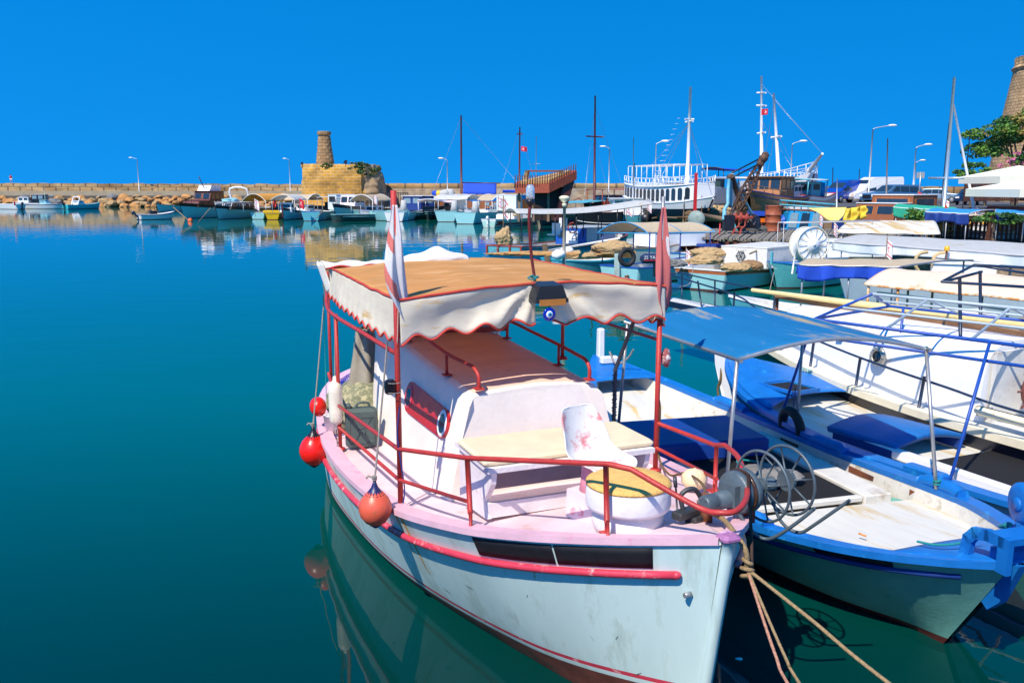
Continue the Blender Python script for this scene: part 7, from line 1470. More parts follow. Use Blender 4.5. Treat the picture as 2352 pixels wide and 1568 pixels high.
# white arcaded ship
Yw_ = 82; bw = AY(1640,470,78); sw2 = AY(1470,468,92)
t, L = set_boat('gulet_ship', 'large white ship with a row of arched dark windows and navy lower hull', 'ship', bw, sw2); t.location.z = 1.0; t.scale = (1,1,.82); bpy.context.view_layer.update()
hh = Hull(L, [(0,.1),(.12,1.2),(.3,2.1),(.6,2.5),(.9,2.3),(1,2.0)], [(0,.05),(.15,.8),(.4,1.9),(.8,2.1),(1,1.5)], [(0,2.5),(.2,1.9),(.5,1.7),(.8,2.0),(1,2.4)], rake=1.6, srake=.5, depth=.9, flare=.9)
hh.mesh(40, (.75,), (.3,.6,.85,1.), bands=lambda r, n: 1 if r < 4 else 0).build('hull', [whiteclean, navy], t); hh.capmesh(.2,.1,.03,30).build('gunwale', whiteclean, t)
mb = MB(); ns = 40
def up(a, b): tq = lerp(.10,.995,a); g = hh.top(tq, 1, .15); return (g.x, g.y, lerp(g.z, 3.55+.55*(abs(a-.45)*1.6)**2, b))
for sd_ in (1,-1): mb.grid(lambda a, b: (lambda q: (q[0], q[1]*sd_, q[2]))(up(a,b)), 40, 1)
q0 = up(1,0); q1_ = up(1,1); mb.add([(q0[0],-q0[1],q0[2]),(q0[0],q0[1],q0[2]),(q1_[0],q1_[1],q1_[2]),(q1_[0],-q1_[1],q1_[2])],[(0,1,2,3)]); q0 = up(0,0); q1_ = up(0,1); mb.add([(q0[0],-q0[1],q0[2]),(q0[0],q0[1],q0[2]),(q1_[0],q1_[1],q1_[2]),(q1_[0],-q1_[1],q1_[2])],[(0,1,2,3)])
mb.build('superstructure', whiteclean, t)
mb = MB(); mb.grid(lambda a, b: (lambda q: (q[0], q[1]*(2*b-1)*1.06, q[2]+.02))(up(a,1)), 30, 6); mb.build('upper_deck', whiteclean, t, solid=.12)
for k in range(15):
    for sd_ in (1,-1):
        a = .07+.062*k; q0 = Vector(up(a-.018,.25)); q1_ = Vector(up(a+.018,.25)); zt_ = up(a,1)[2]-.28; zb = up(a,0)[2]+.22
        P = [q0, q1_]; P = [Vector((q0.x, sd_*(q0.y+.03), zb)), Vector((q1_.x, sd_*(q1_.y+.03), zb))]+[Vector((lerp(q1_.x,q0.x,(1-cos(i*pi/6))/2), sd_*(lerp(q1_.y,q0.y,(1-cos(i*pi/6))/2)+.03), zt_-.22+.22*sin(i*pi/6))) for i in range(7)]
        mb = MB(); mb.prism(P, (0, sd_*.04, 0)); mb.build('arched_window', glass, t)
for sd_ in (1,-1):
    P = [Vector(up(i/16,1)) for i in range(17)]; 
    for dz in (.45,.95): mb = MB(); mb.tube([Vector((p.x, sd_*p.y, p.z+dz)) for p in P], .045, 5); mb.build('deck_rail', whp, t)
    for p in P: mb = MB(); mb.cyl((p.x, sd_*p.y, p.z),(p.x, sd_*p.y, p.z+.95),.04,5); mb.build('rail_post', whp, t)
    P = [Vector(up(.22+i/8*.72,1)) for i in range(9)]
    mb = MB(); mb.tube([Vector((p.x, sd_*p.y*.9, 6.05)) for p in P], .04, 5); mb.build('awning_frame', whp, t)
    for p in P: mb = MB(); mb.cyl((p.x, sd_*p.y*.9, p.z),(p.x, sd_*p.y*.9, 6.05),.035,5); mb.build('frame_post', whp, t)
for k in range(9): p = Vector(up(.22+k/8*.72,1)); mb = MB(); mb.cyl((p.x,-p.y*.9,6.05),(p.x,p.y*.9,6.05),.03,5); mb.build('awning_frame', whp, t)
Im = t.matrix_basis.inverted(); mt = Im@AY(1586,200,81.2); mb_ = Im@AY(1584,400,81.2)
mast(t, (mt.x,mt.y,2.0), mt, .19, whp, cross=((.70,1.3,(1,0,.0)),(.72,.9,(0,1,0))), stays=((.68,(.3,0,2.6)),(.68,(L*.98,0,5.0)),(.7,(L*.55,2.3,3.6)),(.7,(L*.45,2.3,3.6)),(.7,(L*.4,-2.3,3.6))))
mb = MB()
for i in range(14): f = i/14; a = Vector((L*.55,2.3,3.6)).lerp(Vector(mt), f*.75); b = Vector((L*.45,2.3,3.6)).lerp(Vector(mt), f*.75); mb.tube([a,b], .02, 4)
mb.build('ratlines', whp, t)
# second white ship: bow rail and bowsprit at right, two masts
bw = AY(1868,455,90); st_ = AY(1735,455,104); t, L = set_boat('gulet_ship', 'second white ship with upswept white bowsprit behind the brown hull', 'ship', bw, st_); t.location.z = 1.4
hh = Hull(L, [(0,.1),(.12,1.3),(.35,2.2),(1,2.2)], [(0,.05),(.2,1.0),(.5,1.8),(1,1.8)], [(0,4.0),(.2,3.3),(.5,3.0),(1,3.2)], rake=2.2, depth=.9, flare=.9)
hh.mesh(30, (1.0,), (.3,.6,.85,1.), bands=lambda r, n: 1 if r < 4 else 0).build('hull', [whiteclean, navy], t); hh.innermesh(.1,.1).build('deck', [whiteclean, whiteclean], t); rail_part(t, hh, .0, .8, 14, whp, 1.0, .15, .05)
for dz in (.5,): rail_part(t, hh, .0, .8, 1, whp, .5, .15, .04)
Im = t.matrix_basis.inverted(); b1_ = Im@AY(1889,353,86); mb = MB(); mb.tube([(1.6,0,3.9), b1_], .26, 8, r2=.12); mb.build('bowsprit', whp, t)
for px, yt_, yb, cr_l in ((1749,175,398,((.16,1.0,(1,0,0)),(.42,2.0,(1,0,.0)),(.70,2.4,(1,0,.1)),(.83,2.2,(1,0,.1)))),(1777,215,395,((.45,2.4,(1,0,0)),))):
    Yq = 99 if px < 1760 else 94; tp = Im@AY(px, yt_, Yq); bs = Im@AY(px+(0 if px < 1760 else 11), yb, Yq); mast(t, bs, tp, .20, whp, cross=cr_l, stays=((.92,b1_),(.92,(L*.9,0,3.5)),(.55,(L*.5,2,3.2)),(.55,(L*.5,-2,3.2))))
mb = MB(); mb.tube([Im@AY(1628,409,96), Im@AY(1760,409,99)], .14, 6); mb.build('boom', whp, t)
small_flag(AY(1764,250,94), .8, 1.0, 'red crescent flag flying high between the two white masts', 'red', 0, pi, .15)
# brown wooden hull on stands
bw = AY(1716,462,58); st_ = AY(1822,462,69); t, L = set_boat('wooden_ship', 'varnished brown wooden hull propped on land with a dark glazed wheelhouse', 'ship', bw, st_); t.location.z = 1.55; t.scale = (1,1,.8)
vb = M('varnished_hull_planks', (.38,.15,.045), .45, var=.4, scale=1.5, stretch=(.4,.4,9), bump=.3)
hh = Hull(L, [(0,.12),(.10,1.0),(.3,1.7),(.6,1.9),(.9,1.6),(1,1.3)], [(0,.05),(.15,.5),(.4,1.2),(.8,1.2),(1,.6)], [(0,2.6),(.2,2.15),(.5,1.95),(1,2.3)], rake=1.3, depth=1.3, flare=.75)
hh.mesh(34, (.4,), (.3,.6,.85,1.), bands=lambda r, n: 1 if r < 3 else 0).build('hull', [vb, M('red_brown_bottom', (.13,.04,.03), .7, var=.3)], t); hh.capmesh(.15,.1,.03,30).build('gunwale', M('navy_rim', (.02,.03,.15), .5), t); hh.innermesh(.2,.12).build('deck', [vb, vb], t); hh.railtube(.35,.05,.02,.98,off=.02,ns=24).build('stripe', MATS['navy_rim'], t)
house_part(t, L*.30, L*.62, 1.15, 1.9, 3.75, MATS['varnished_hull_planks'], roofmat=MATS['ochre_wood'], win=(3,3), slant=.3, wz=(.45,.88), trim=darkwood, over=.25)
house_part(t, L*.64, L*.98, 1.1, 2.0, 3.0, whiteclean, win=(4,0), slant=.1)
rail_part(t, hh, .02, .3, 4, wood, .5, .15, .04)
for x, y in ((L*.2,1.0),(L*.2,-1.0),(L*.55,1.2),(L*.55,-1.2),(L*.85,1.),(L*.85,-1.)): mb = MB(); mb.tube([(x,y*1.5,-1.2),(x,y*1.1,.9)], .11, 6); mb.build('prop_stand', wood, t)
mb = MB(); mb.box((L*.5,0,-.9),(L*.8,.35,.8)); mb.build('keel', MATS['red_brown_bottom'], t)
# white-roofed fishing boat to the right of it
t, h, L = skiff('cabin_boat', 'flat white roofed boat with pale wheelhouse and round blue drum beside the brown hull', 'cabin boat', W(1960,482,1.4), W(1870,480,1.4), hb=1.6, z=(1.6,1.3,1.3), hull=M('reddish_white_hull', (.55,.30,.26), .5, var=.3), rim=redp, deck=whiteclean, z0=1.4) if False else skiff('cabin_boat', 'flat white roofed boat with pale wheelhouse and round blue drum beside the brown hull', 'cabin boat', AY(1812,466,66), AY(1893,462,71), hb=1.2, z=(1.5,1.2,1.5), hull=M('reddish_white_hull', (.60,.42,.36), .5, var=.3), rim=redp, band=whiteclean, z0=1.6)
t.location.z = 1.9; canopy_part(t, .2, 3.9, 1.4, 2.5, .1, whitecloth, ltblue, 1.2, 2, pr=.05); house_part(t, 1.6, 3.4, 1.0, 1.2, 2.3, ltblue, win=(1,2), wmat=dkhull); mb = MB(); mb.lathe([(0,-.1),(.7,-.05),(.72,.3),(0,.35)], (4.4,-.6,1.7), (.3,-1,0), 24); mb.build('net_drum', MATS['bright_azure_paint'], t)
# red canopied wooden boat, green canvas boat
t, h, L = skiff('cabin_boat', 'brown wooden cabin boat with red flat canopy and a bare brown mast', 'cabin boat', W(1340,488,.9), W(1445,486,.9), hb=1.5, z=(2.2,1.5,1.4), hull=darkwood, rim=redoxide, z0=.0); house_part(t, 2.4, 5.4, 1.2, 1.5, 2.9, redoxide, roofmat=M('grey_green_roof', (.3,.34,.3), .7), win=(2,2), wmat=paleglass, trim=redoxide); canopy_part(t, 1.6, 6.0, 1.6, 3.6, .05, redoxide, redoxide, 1.4, 2, pr=.06)
Im = t.matrix_basis.inverted(); Yb = W(1366,488,.9).y; mast(t, Im@AY(1365,464,Yb), Im@AY(1367,220,Yb), .16, MATS['maroon_wood'], cross=((.62,2.6,(1,0,0)),), stays=((.9,(0,0,2.2)),(.9,(L,0,1.5)),(.62,(1,1.5,1.6)),(.62,(3,-1.5,1.6))))
mb = MB(); mb.tube([(.0,0,2.0),(-.6,0,2.6),(-2.8,0,1.9)], .06, 5); mb.build('bow_spar', redoxide, t)
t, h, L = skiff('cabin_boat', 'dark red and brown boat hidden under a big dark green canvas', 'cabin boat', W(1440,486,1.), W(1520,486,1.), hb=1.6, z=(1.5,1.2,1.3), hull=maroon, rim=redoxide); house_part(t, 1.2, L-.6, 1.3, 1.2, 2.6, redoxide, win=(2,1)); mb = MB(); mb.grid(lambda a, b: (lerp(1.2,L-1.2,a), 1.55*cos(pi*b)*(1+.04*sin(a*30)), lerp(1.6,4.3,sin(pi*b)**.45)), 30, 16); mb.build('green_canvas', M('dark_green_canvas', (.012,.10,.07), .85, var=.25, bump=.3), t, solid=.02)
t = thing('boat_mast', 'bare silver mast with thin aerials in front of the white ship', 'mast', AY(1455,470,75)); mast(t, (0,0,-1), (0,0,AY(1453,316,75).z-AY(1455,470,75).z) if False else (0.0,0,3.5), .05, steel)
# ================================================================ vehicles
def vehicle(name, label, p0, p1, prof, wdt, wins, body, wr=.34, wx=(.8,3.9), z=2.1, dark=None, lights=True, rz=None, cat='car'):
    """p0 nose, p1 tail at ground; prof: side outline (x from nose, z)"""
    t, L = set_boat(name, label, cat, p0, p1); t.location.z = z
    xs = [p[0] for p in prof]; k = L/max(xs)
    mb = MB(); n = len(prof); hw = wdt/2
    def yy(zv): return hw*(1 if zv < 1.05 else max(.78, 1-(zv-1.05)*.22))
    Lp = [(x*k, -yy(z_), z_) for x, z_ in prof]; Rp = [(x*k, yy(z_), z_) for x, z_ in prof]
    mb.add(Lp+Rp, [tuple(range(n)), tuple(reversed(range(n, 2*n)))]+[(i, n+i, n+(i+1) % n, (i+1) % n) for i in range(n)])
    o = mb.build('body', body, t, recalc=True); bv = o.modifiers.new('Bevel','BEVEL'); bv.width = .06; bv.segments = 3; bv.limit_method = 'ANGLE'
    for p in o.data.polygons: p.use_smooth = False
    for q in wins:
        for sd_ in (1,-1):
            mb = MB(); P = [Vector((x*k, sd_*(yy(z_)+.004), z_)) for x, z_ in q]; mb.prism(P, (0, sd_*.012, 0)); mb.build('side_window', glass, t)
    # windscreen: between the bonnet top and the roof front
    return t, k, hw, yy
def wheels(t, k, hw, xs, r):
    for x in xs:
        for sd_ in (1,-1):
            mb = MB(); mb.lathe([(0,-.10),(r*.8,-.10),(r,-.06),(r,.08),(r*.85,.10),(0,.10)], (x*k, sd_*(hw-.09), r), (0,sd_,0), 22); w_ = mb.build('wheel', rubber, t)
            mb = MB(); mb.lathe([(r*.62,.10),(r*.55,.115),(.06,.10),(0,.12)], (x*k, sd_*(hw-.09), r), (0,sd_,0), 18); mb.build('rim', steel, w_)
def quad(t, nm, P, m_, d=(0,0,0)):
    mb = MB(); mb.prism([Vector(p) for p in P], d); return mb.build(nm, m_, t)
VP = [(0,.35),(0,.75),(.15,.95),(1.0,1.25),(1.75,2.05),(2.2,2.3),(5.2,2.35),(5.3,2.2),(5.3,.4)]
def van(label, nose, tail, col, tall=0., z=2.15):
    pr = [(x, z_+(tall if z_ > 1.9 else 0)) for x, z_ in VP]
    t, k, hw, yy = vehicle('van', label, nose, tail, pr, 2.0, [[(1.45,1.22),(2.35,1.22),(2.35,1.95),(1.95,1.95)]], col, z=z, cat='van')
    wheels(t, k, hw, (.95,4.3), .36); z_t = 2.05+tall
    quad(t, 'windscreen', [(1.12*k,-.85,1.32),(1.12*k,.85,1.32),(1.74*k,.78,z_t-.05),(1.74*k,-.78,z_t-.05)], glass, (-.03,0,.03))
    quad(t, 'bumper', [(-.06,-1,.35),(-.06,1,.35),(-.06,1,.62),(-.06,-1,.62)], M('grey_bumper', (.2,.2,.2), .6), (.12,0,0))
    for y in (-.8,.8): quad(t, 'headlight', [(-.02,y-.16,.74),(-.02,y+.16,.74),(.05,y+.16,.92),(.05,y-.16,.92)], M('amber_white_lamp', (.75,.45,.3), .2), (.06,0,0)); mb = MB(); mb.box((1.35*k,y*1.35,1.35),(.12,.16,.26)); mb.build('mirror', blk, t)
    return t
van('dark blue panel van parked beside the white van', AY(1894,470,89), AY(1988,462,93), M('blue_van_paint', (.005,.05,.35), .25, var=.04, bump=0, coat=.5), 0, z=2.3)
van('tall white panel van, the largest vehicle in the car park', AY(1943,466,90), AY(2060,457,92.5), M('white_van_paint', (.80,.80,.80), .3, var=.03, bump=0, coat=.4), .28, z=2.3)
t, k, hw, yy = vehicle('suv', 'metallic blue estate off-roader with black grille, in front of the white van', AY(1990,462,80), AY(2102,458,82), [(0,.4),(0,.85),(.2,1.0),(1.35,1.15),(2.0,1.7),(2.4,1.8),(4.4,1.78),(4.8,1.2),(4.8,.45)], 1.85, [[(1.75,1.18),(2.5,1.18),(2.5,1.62),(2.15,1.62)],[(2.58,1.18),(3.4,1.18),(3.4,1.62),(2.58,1.62)],[(3.48,1.18),(4.45,1.18),(4.25,1.6),(3.48,1.62)]], M('blue_grey_metallic', (.08,.20,.34), .25, metal=.4, var=.04, bump=0), z=2.3)
wheels(t, k, hw, (.85,3.9), .38); quad(t, 'windscreen', [(1.42*k,-.75,1.2),(1.42*k,.75,1.2),(1.98*k,.7,1.67),(1.98*k,-.7,1.67)], glass, (-.03,0,.03)); quad(t, 'grille', [(-.03,-.5,.55),(-.03,.5,.55),(-.03,.5,.9),(-.03,-.5,.9)], blk, (.05,0,0))
for y in (-.75,.75): quad(t, 'headlight', [(-.03,y-.15,.72),(-.03,y+.15,.72),(.03,y+.15,.92),(.03,y-.15,.92)], whiteclean, (.05,0,0))
t, k, hw, yy = vehicle('estate_car', 'silver-blue estate car with its boxy nose to the right', AY(2204,459,88), AY(2112,458,90), [(0,.35),(0,.8),(.1,.9),(1.3,.98),(1.9,1.4),(2.2,1.45),(4.2,1.42),(4.6,.95),(4.65,.4)], 1.75, [[(1.55,1.0),(2.3,1.0),(2.3,1.36),(1.95,1.36)],[(2.38,1.0),(3.1,1.0),(3.1,1.36),(2.38,1.36)],[(3.18,1.0),(4.25,1.0),(4.0,1.34),(3.18,1.36)]], M('silver_blue_metallic', (.25,.36,.44), .3, metal=.4, var=.04, bump=0), z=2.3)
wheels(t, k, hw, (.8,3.75), .32); quad(t, 'windscreen', [(1.35*k,-.68,1.02),(1.35*k,.68,1.02),(1.88*k,.62,1.38),(1.88*k,-.62,1.38)], glass, (-.03,0,.03)); quad(t, 'grille', [(-.03,-.4,.55),(-.03,.4,.55),(-.03,.4,.78),(-.03,-.4,.78)], blk, (.05,0,0))
t, k, hw, yy = vehicle('taxi', 'dark navy saloon taxi with a yellow roof sign, nose toward the camera', AY(2216,466,77), AY(2246,458,80.8), [(0,.35),(0,.75),(.15,.88),(1.3,.98),(1.95,1.4),(3.2,1.42),(3.9,1.05),(4.5,1.0),(4.6,.4)], 1.8, [[(1.6,1.0),(2.5,1.0),(2.5,1.36),(2.0,1.36)],[(2.58,1.0),(3.5,1.0),(3.15,1.36),(2.58,1.36)]], M('navy_car_paint', (.01,.025,.07), .2, var=.05, bump=0, coat=.5), z=2.3)
wheels(t, k, hw, (.85,3.7), .33); quad(t, 'windscreen', [(1.35*k,-.70,1.02),(1.35*k,.70,1.02),(1.93*k,.64,1.38),(1.93*k,-.64,1.38)], glass, (-.03,0,.03)); mb = MB(); mb.box((2.5*k,0,1.49),(.2,.6,.13)); mb.build('roof_sign', yelp, t)
for y in (-.65,.65): quad(t, 'headlight', [(-.03,y-.16,.62),(-.03,y+.16,.62),(.03,y+.16,.78),(.03,y-.16,.78)], whiteclean, (.05,0,0))
# varnished cabin boat
t, h, L = skiff('cabin_boat', 'varnished brown two-level wooden cabin boat with orange framed windows', 'cabin boat', AY(1992,490,53), AY(2122,487,57), hb=1.5, z=(1.7,1.6,1.6), hull=varnish, rim=M('varnish_orange', (.42,.14,.03), .4), z0=0.); t.location.z = -.0
house_part(t, .6, 2.6, 1.3, 1.6, 2.85, varnish, roofmat=whiteclean, win=(1,2), slant=.35, trim=MATS['varnish_orange']); house_part(t, 2.65, 5.6, 1.35, 1.6, 3.35, varnish, roofmat=whiteclean, win=(1,1), slant=.05, trim=MATS['varnish_orange'])
t, h, L = skiff('cabin_boat', 'cream cabin boat with dark slanted windows under the blue canopy', 'cabin boat', AY(2140,512,48), AY(2330,512,50), hb=1.6, z=(1.3,1.1,1.1), hull=whiteclean, rim=maroon); t.location.z = .2; house_part(t, .8, L-.5, 1.3, 1.1, 2.1, M('cream_cabin', (.68,.60,.50), .6), win=(5,1), slant=.4, wmat=darkwood)
t, h, L = skiff('cabin_boat', 'dark red cabin boat behind the blue canopies', 'cabin boat', AY(2270,490,52), AY(2420,490,54), hb=1.6, z=(1.8,1.6,1.6), hull=maroon, rim=maroon); house_part(t, .8, L-.5, 1.3, 1.6, 2.7, redoxide, roofmat=creamcloth, win=(4,1), slant=.6)
# masts at the right
for px0, py0, px1, py1, Y, r, m_, lb, cs in ((2168,480,2192,178,50,.13,M('silver_mast', (.42,.50,.55), .35, metal=.5, var=.05),'tall leaning silver sailboat mast at the right',((.37,2.0,(1,0,0)),)),(2250,463,2190,240,55,.10,whp,'white spar leaning left against the tall silver mast',()),(2165,440,2180,282,60,.07,blk,'thin black mast beside the tall silver mast',()),(2215,430,2229,297,60,.05,blk,'thin dark mast above the small green tree',()),(2038,462,2039,318,60,.07,M('grey_brown_pole', (.25,.22,.2), .6),'grey-brown flagpole between the vans and the estate car',()),(1850,482,1850,452,50,.04,whp,'short white pole',()),(1880,440,1912,300,80,.0,None,'',())):
    if not m_ or 'short white' in lb: continue
    b = AY(px0, py0, Y); tp = AY(px1, py1, Y); t = thing('mast', lb, 'mast', b); mast(t, (0,0,-1.5), tp-b, r, m_, cross=cs)
# trees, castle, parasols
gl = [M('leaf_green_light', (.12,.26,.03), .7, var=.25, bump=0), M('leaf_green_dark', (.04,.13,.025), .7, var=.25, bump=0), M('leaf_olive_gold', (.26,.20,.04), .7, var=.25, bump=0)]
b = AY(2228,470,66); tree('tree', 'small bright green round-topped tree by the taxi', b, 3.5, (1.15,1.0,.85), 2600, .10, 5, gl[:2], tr=.08, ch=.68)
b = AY(2330,470,74); tree('tree', 'large tree with olive and gold foliage in front of the castle tower', b, 8.2, (4.2,3.0,2.4), 9000, .17, 8, gl, tr=.3, ch=.68)
b = AY(2262,468,66); tree('tree', 'thin leafy sapling left of the cream parasols', b, 3.0, (.8,.7,1.2), 1500, .09, 9, gl[:2]+[gl[2]], tr=.06, ch=.55)
pk = [M('pink_flowers', (.70,.16,.33), .7, var=.15, bump=0), gl[1], gl[0]]
for px, py, Y, rr_, n_, lb in ((2342,375,62,(1.3,.8,.8),900,'pink oleander blossom above the parasols'),(2130,487,56,(1.5,.8,.95),1600,'oleander bush with pink flowers behind the varnished cabin boat'),(2113,503,46,(1.0,.7,.8),1300,'round bright green bush in front of the varnished boat'),(2285,500,43,(1.4,.7,.35),1100,'low green shrub behind the brown railing, right')):
    c = AY(px, py, Y); t = thing('bush', lb, 'bush', c); leafball(n_, (0,0,0), rr_, .09, int(px), pk if 'pink' in lb else gl[:2], 'foliage', t); mb = MB(); mb.tube([(0,0,-1.2),(0,0,.1)], .06, 6); mb.build('stem', MATS['tree_bark'], t)
cx = AY(2418,400,100); cst = brick_mat('castle_stone', (.56,.36,.17), (.44,.27,.12), (.22,.16,.10), .8, .42, 1., msize=.04, bump=.6)
t = thing('castle_tower', 'massive round battered sandstone castle tower at the right edge', 'castle', (cx.x, 100, 0))
def ct(a, b): z = b*18.2; r = lerp(7.3, 4.9, min(1, b/.92)) if b < .92 else (5.15 if b < .95 else 4.75+.12*((int(a*60)) % 2)); th = -pi+a*2*pi; r *= 1+.012*noise.noise(Vector((cos(th)*8, sin(th)*8, z))); return (r*cos(th), r*sin(th), z)
mb = uvgrid(ct, 90, 60, lambda a, b: (a*40, b*22)); mb.build('wall', cst, t)
for px, py, Y, s_, lb in ((2338,402,52,2.3,'upper cream café parasol at the right edge'),(2392,430,46,2.6,'lower and nearer cream café parasol at the right edge'),(2400,404,58,2.0,'cream café parasol furthest behind the others')):
    c = AY(px, py, Y); t = thing('parasol', lb, 'parasol', (c.x, c.y, 1.05)); hz = c.z-1.05
    mb = MB(); mb.add([(-s_,-s_,hz-.1),(s_,-s_,hz-.1),(s_,s_,hz-.1),(-s_,s_,hz-.1),(0,0,hz+.55)],[(0,1,4),(1,2,4),(2,3,4),(3,0,4)]); mb.add([(-s_,-s_,hz-.1),(s_,-s_,hz-.1),(s_,s_,hz-.1),(-s_,s_,hz-.1),(-s_,-s_,hz-.5),(s_,-s_,hz-.5),(s_,s_,hz-.5),(-s_,s_,hz-.5)],[(0,1,5,4),(1,2,6,5),(2,3,7,6),(3,0,4,7)]); mb.build('canopy', M('cream_parasol', (.80,.76,.60), .8, var=.04), t, solid=.01)
    mb = MB(); mb.cyl((0,0,0),(0,0,hz+.7),.05,8); mb.build('pole', darkwood, t)
# railings of the quay terrace
def railing(label, a, b, h_, n_, z):
    t = thing('terrace_railing', label, 'railing', (a.x, a.y, z)); d = Vector((b.x-a.x, b.y-a.y, 0)); e = d.normalized()
    mb = MB(); mb.box(d/2+Vector((0,0,h_-.05)), (d.length,.12,.12), rot=Matrix.Rotation(atan2(d.y,d.x),3,'Z')); mb.build('top_rail', darkwood, t); mb = MB(); mb.box(d/2+Vector((0,0,.12)), (d.length,.08,.08), rot=Matrix.Rotation(atan2(d.y,d.x),3,'Z')); mb.build('bottom_rail', darkwood, t)
    for i in range(n_+1):
        q = d*i/n_; big = i % 7 == 0; mb = MB(); mb.box(q+Vector((0,0,(h_+.18)/2 if big else h_/2-.02)), ((.20 if big else .11),.14 if big else .05,(h_+.18) if big else h_-.1), rot=Matrix.Rotation(atan2(d.y,d.x),3,'Z')); mb.build('post' if big else 'baluster', darkwood, t)
    return t
ra = W(2135,548,1.05); rb_ = W(2440,562,1.05)
railing('dark brown wooden terrace railing in front of the café tables', ra, rb_, 1.12, 30, 1.05)
ra2 = AY(2216,463,58); rb2 = AY(2440,466,58); railing('further dark wooden railing under the parasols', ra2, rb2, 1.15, 42, ra2.z)
wick = M('wicker_yellow', (.55,.33,.07), .6, var=.25, scale=30); cl = M('white_tablecloth', (.80,.82,.85), .8, var=.04)
def wchair(c, rz):
    t = thing('wicker_chair', 'wicker armchair at the café tables behind the dark railing', 'chair', c, rz, 'wicker chairs on the café terrace')
    mb = MB(); mb.box((0,0,.45),(.48,.48,.06),bev=.02); mb.build('seat', wick, t); mb = MB(); mb.tube(smooth_path([(.25,-.27,.68),(0,-.3,.72),(-.25,-.26,.9),(-.3,0,1.0),(-.25,.26,.9),(0,.3,.72),(.25,.27,.68)],5), .03, 6); mb.build('back_hoop', wick, t)
    mb = MB(); mb.grid(lambda a, b: (-.28-.02*sin(pi*a), lerp(-.26,.26,a), lerp(.48,.88+.1*sin(pi*a),b)), 8, 4); mb.build('backrest', wick, t, solid=.02)
    for x in (-.2,.2):
        for y in (-.2,.2): mb = MB(); mb.cyl((x,y,0),(x,y,.45),.02,5); mb.build('leg', wick, t)
    return t
ch0 = None
for i, (px, dy, rz) in enumerate(((2150,1.0,.3),(2172,1.2,3.0),(2192,.9,.1),(2212,1.6,2.8),(2232,1.0,3.1),(2290,1.2,.2),(2308,1.6,2.9),(2325,1.0,.3),(2345,1.3,3.0),(2180,3.6,1.2),(2250,3.8,.4),(2300,3.6,2.2))):
    c = W(px, 552, 1.05); c = Vector((c.x, c.y+dy, 1.06))
    if ch0 is None: ch0 = wchair(c, rz)
    else: o = copy_tree(ch0); o.location = c; o.rotation_euler = (0,0,rz)
for px, dy, lb in ((2165,2.0,'café table with white cloth, leftmost behind the railing'),(2258,1.3,'café table with white cloth, widest and in the middle behind the railing'),(2318,2.4,'café table with white cloth, rightmost behind the railing')):
    c = W(px, 552, 1.05); t = thing('cafe_table', lb, 'table', (c.x, c.y+dy, 1.06)); mb = MB(); mb.box((0,0,.74),(1.3,.9,.04)); mb.build('table_top', wood, t)
    mb = MB(); mb.grid(lambda a, b: (lambda th, k: (max(-.68,min(.68,cos(th)*.95))*(1 if b < .5 else 1+.05*(b-.5)), max(-.48,min(.48,sin(th)*.7))*(1 if b < .5 else 1+.05*(b-.5)), .775 if b < .5 else .775-(b-.5)*2*(.28+.06*abs(sin(2*th)))))(2*pi*a, b) if b > .01 else (0,0,.775), 48, 4); mb.build('tablecloth', cl, t)
    for x in (-.55,.55):
        for y in (-.35,.35): mb = MB(); mb.cyl((x,y,0),(x,y,.74),.025,6); mb.build('leg', darkwood, t)
# small flags through the harbour
FL = [(1440,462,50,.9,.55,1.7,'white',-.1,'white and red flag on a bamboo staff above the long white awning','b'),(1487,455,52,.9,.5,1.6,'white',.1,'white and red flag at the right end of the long white awning','r'),(1576,570,34,.75,.35,.9,'white',.2,'white and red flag hanging on a short dark post among the nets','t'),
 (2038,548,27,.72,.38,1.4,'white',0,'white and red flag on a wooden staff in front of the blue skirted canopy','w'),(1883,487,48,.9,.45,1.3,'white',0,'white and red flag at the left of the yellow tarpaulin','e'),(1916,510,44,.8,.4,1.0,'white',0,'white and red flag hanging below the yellow tarpaulin','g'),
 (2109,440,58,.9,.9,1.6,'red',0,'red flag on the varnished cabin boat roof','v'),(2171,468,47,1.0,.4,1.0,'red',0,'red flag hanging at the foot of the tall silver mast','s'),(2166,454,50,.9,.7,.8,'white',0,'white flag beside the foot of the tall silver mast','f'),(2240,473,48,.9,.6,.8,'white',0,'white and red flag above the blue canopy, right of the silver mast','c'),(2145,474,50,.9,.5,.8,'white',0,'white and red flag between the green and blue canopies','d'),(2082,490,48,.8,.5,.9,'white',0,'white and red flag in front of the varnished cabin windows','x'),
 (1144,450,96,1.6,1.3,3,'white',0,'pink and white flag on the white canopied stern','p'),(1156,450,84,2.4,.9,4.5,'white',.1,'tall white and red flag on a wooden staff by the speedboat','tall'),(584,456,97,1.4,1.,2,'white',0,'tiny white flag above the aqua cruiser arch','z'),(687,455,100,1.3,1.,2,'red',0,'small red flag over the white canopied boat with life ring','y'),(858,447,98,1.2,.8,2,'white',0,'tiny pink and white flag above the cream peaked canopy','q')]
for px, py, Y, h_, w_, st_, kd, rz, lb, _ in FL: small_flag(AY(px, py, Y), h_, w_, lb, kd, st_, rz, .5)
mb = MB(); mb.blob((0,0,.1),(.28,.28,.3),.03,1,3,1); tag(mb.build('mooring_buoy', M('orange_buoy', (.85,.12,.02), .4), None, W(437,509,0)), 'small round orange mooring buoy floating in front of the maroon cruiser', 'buoy')
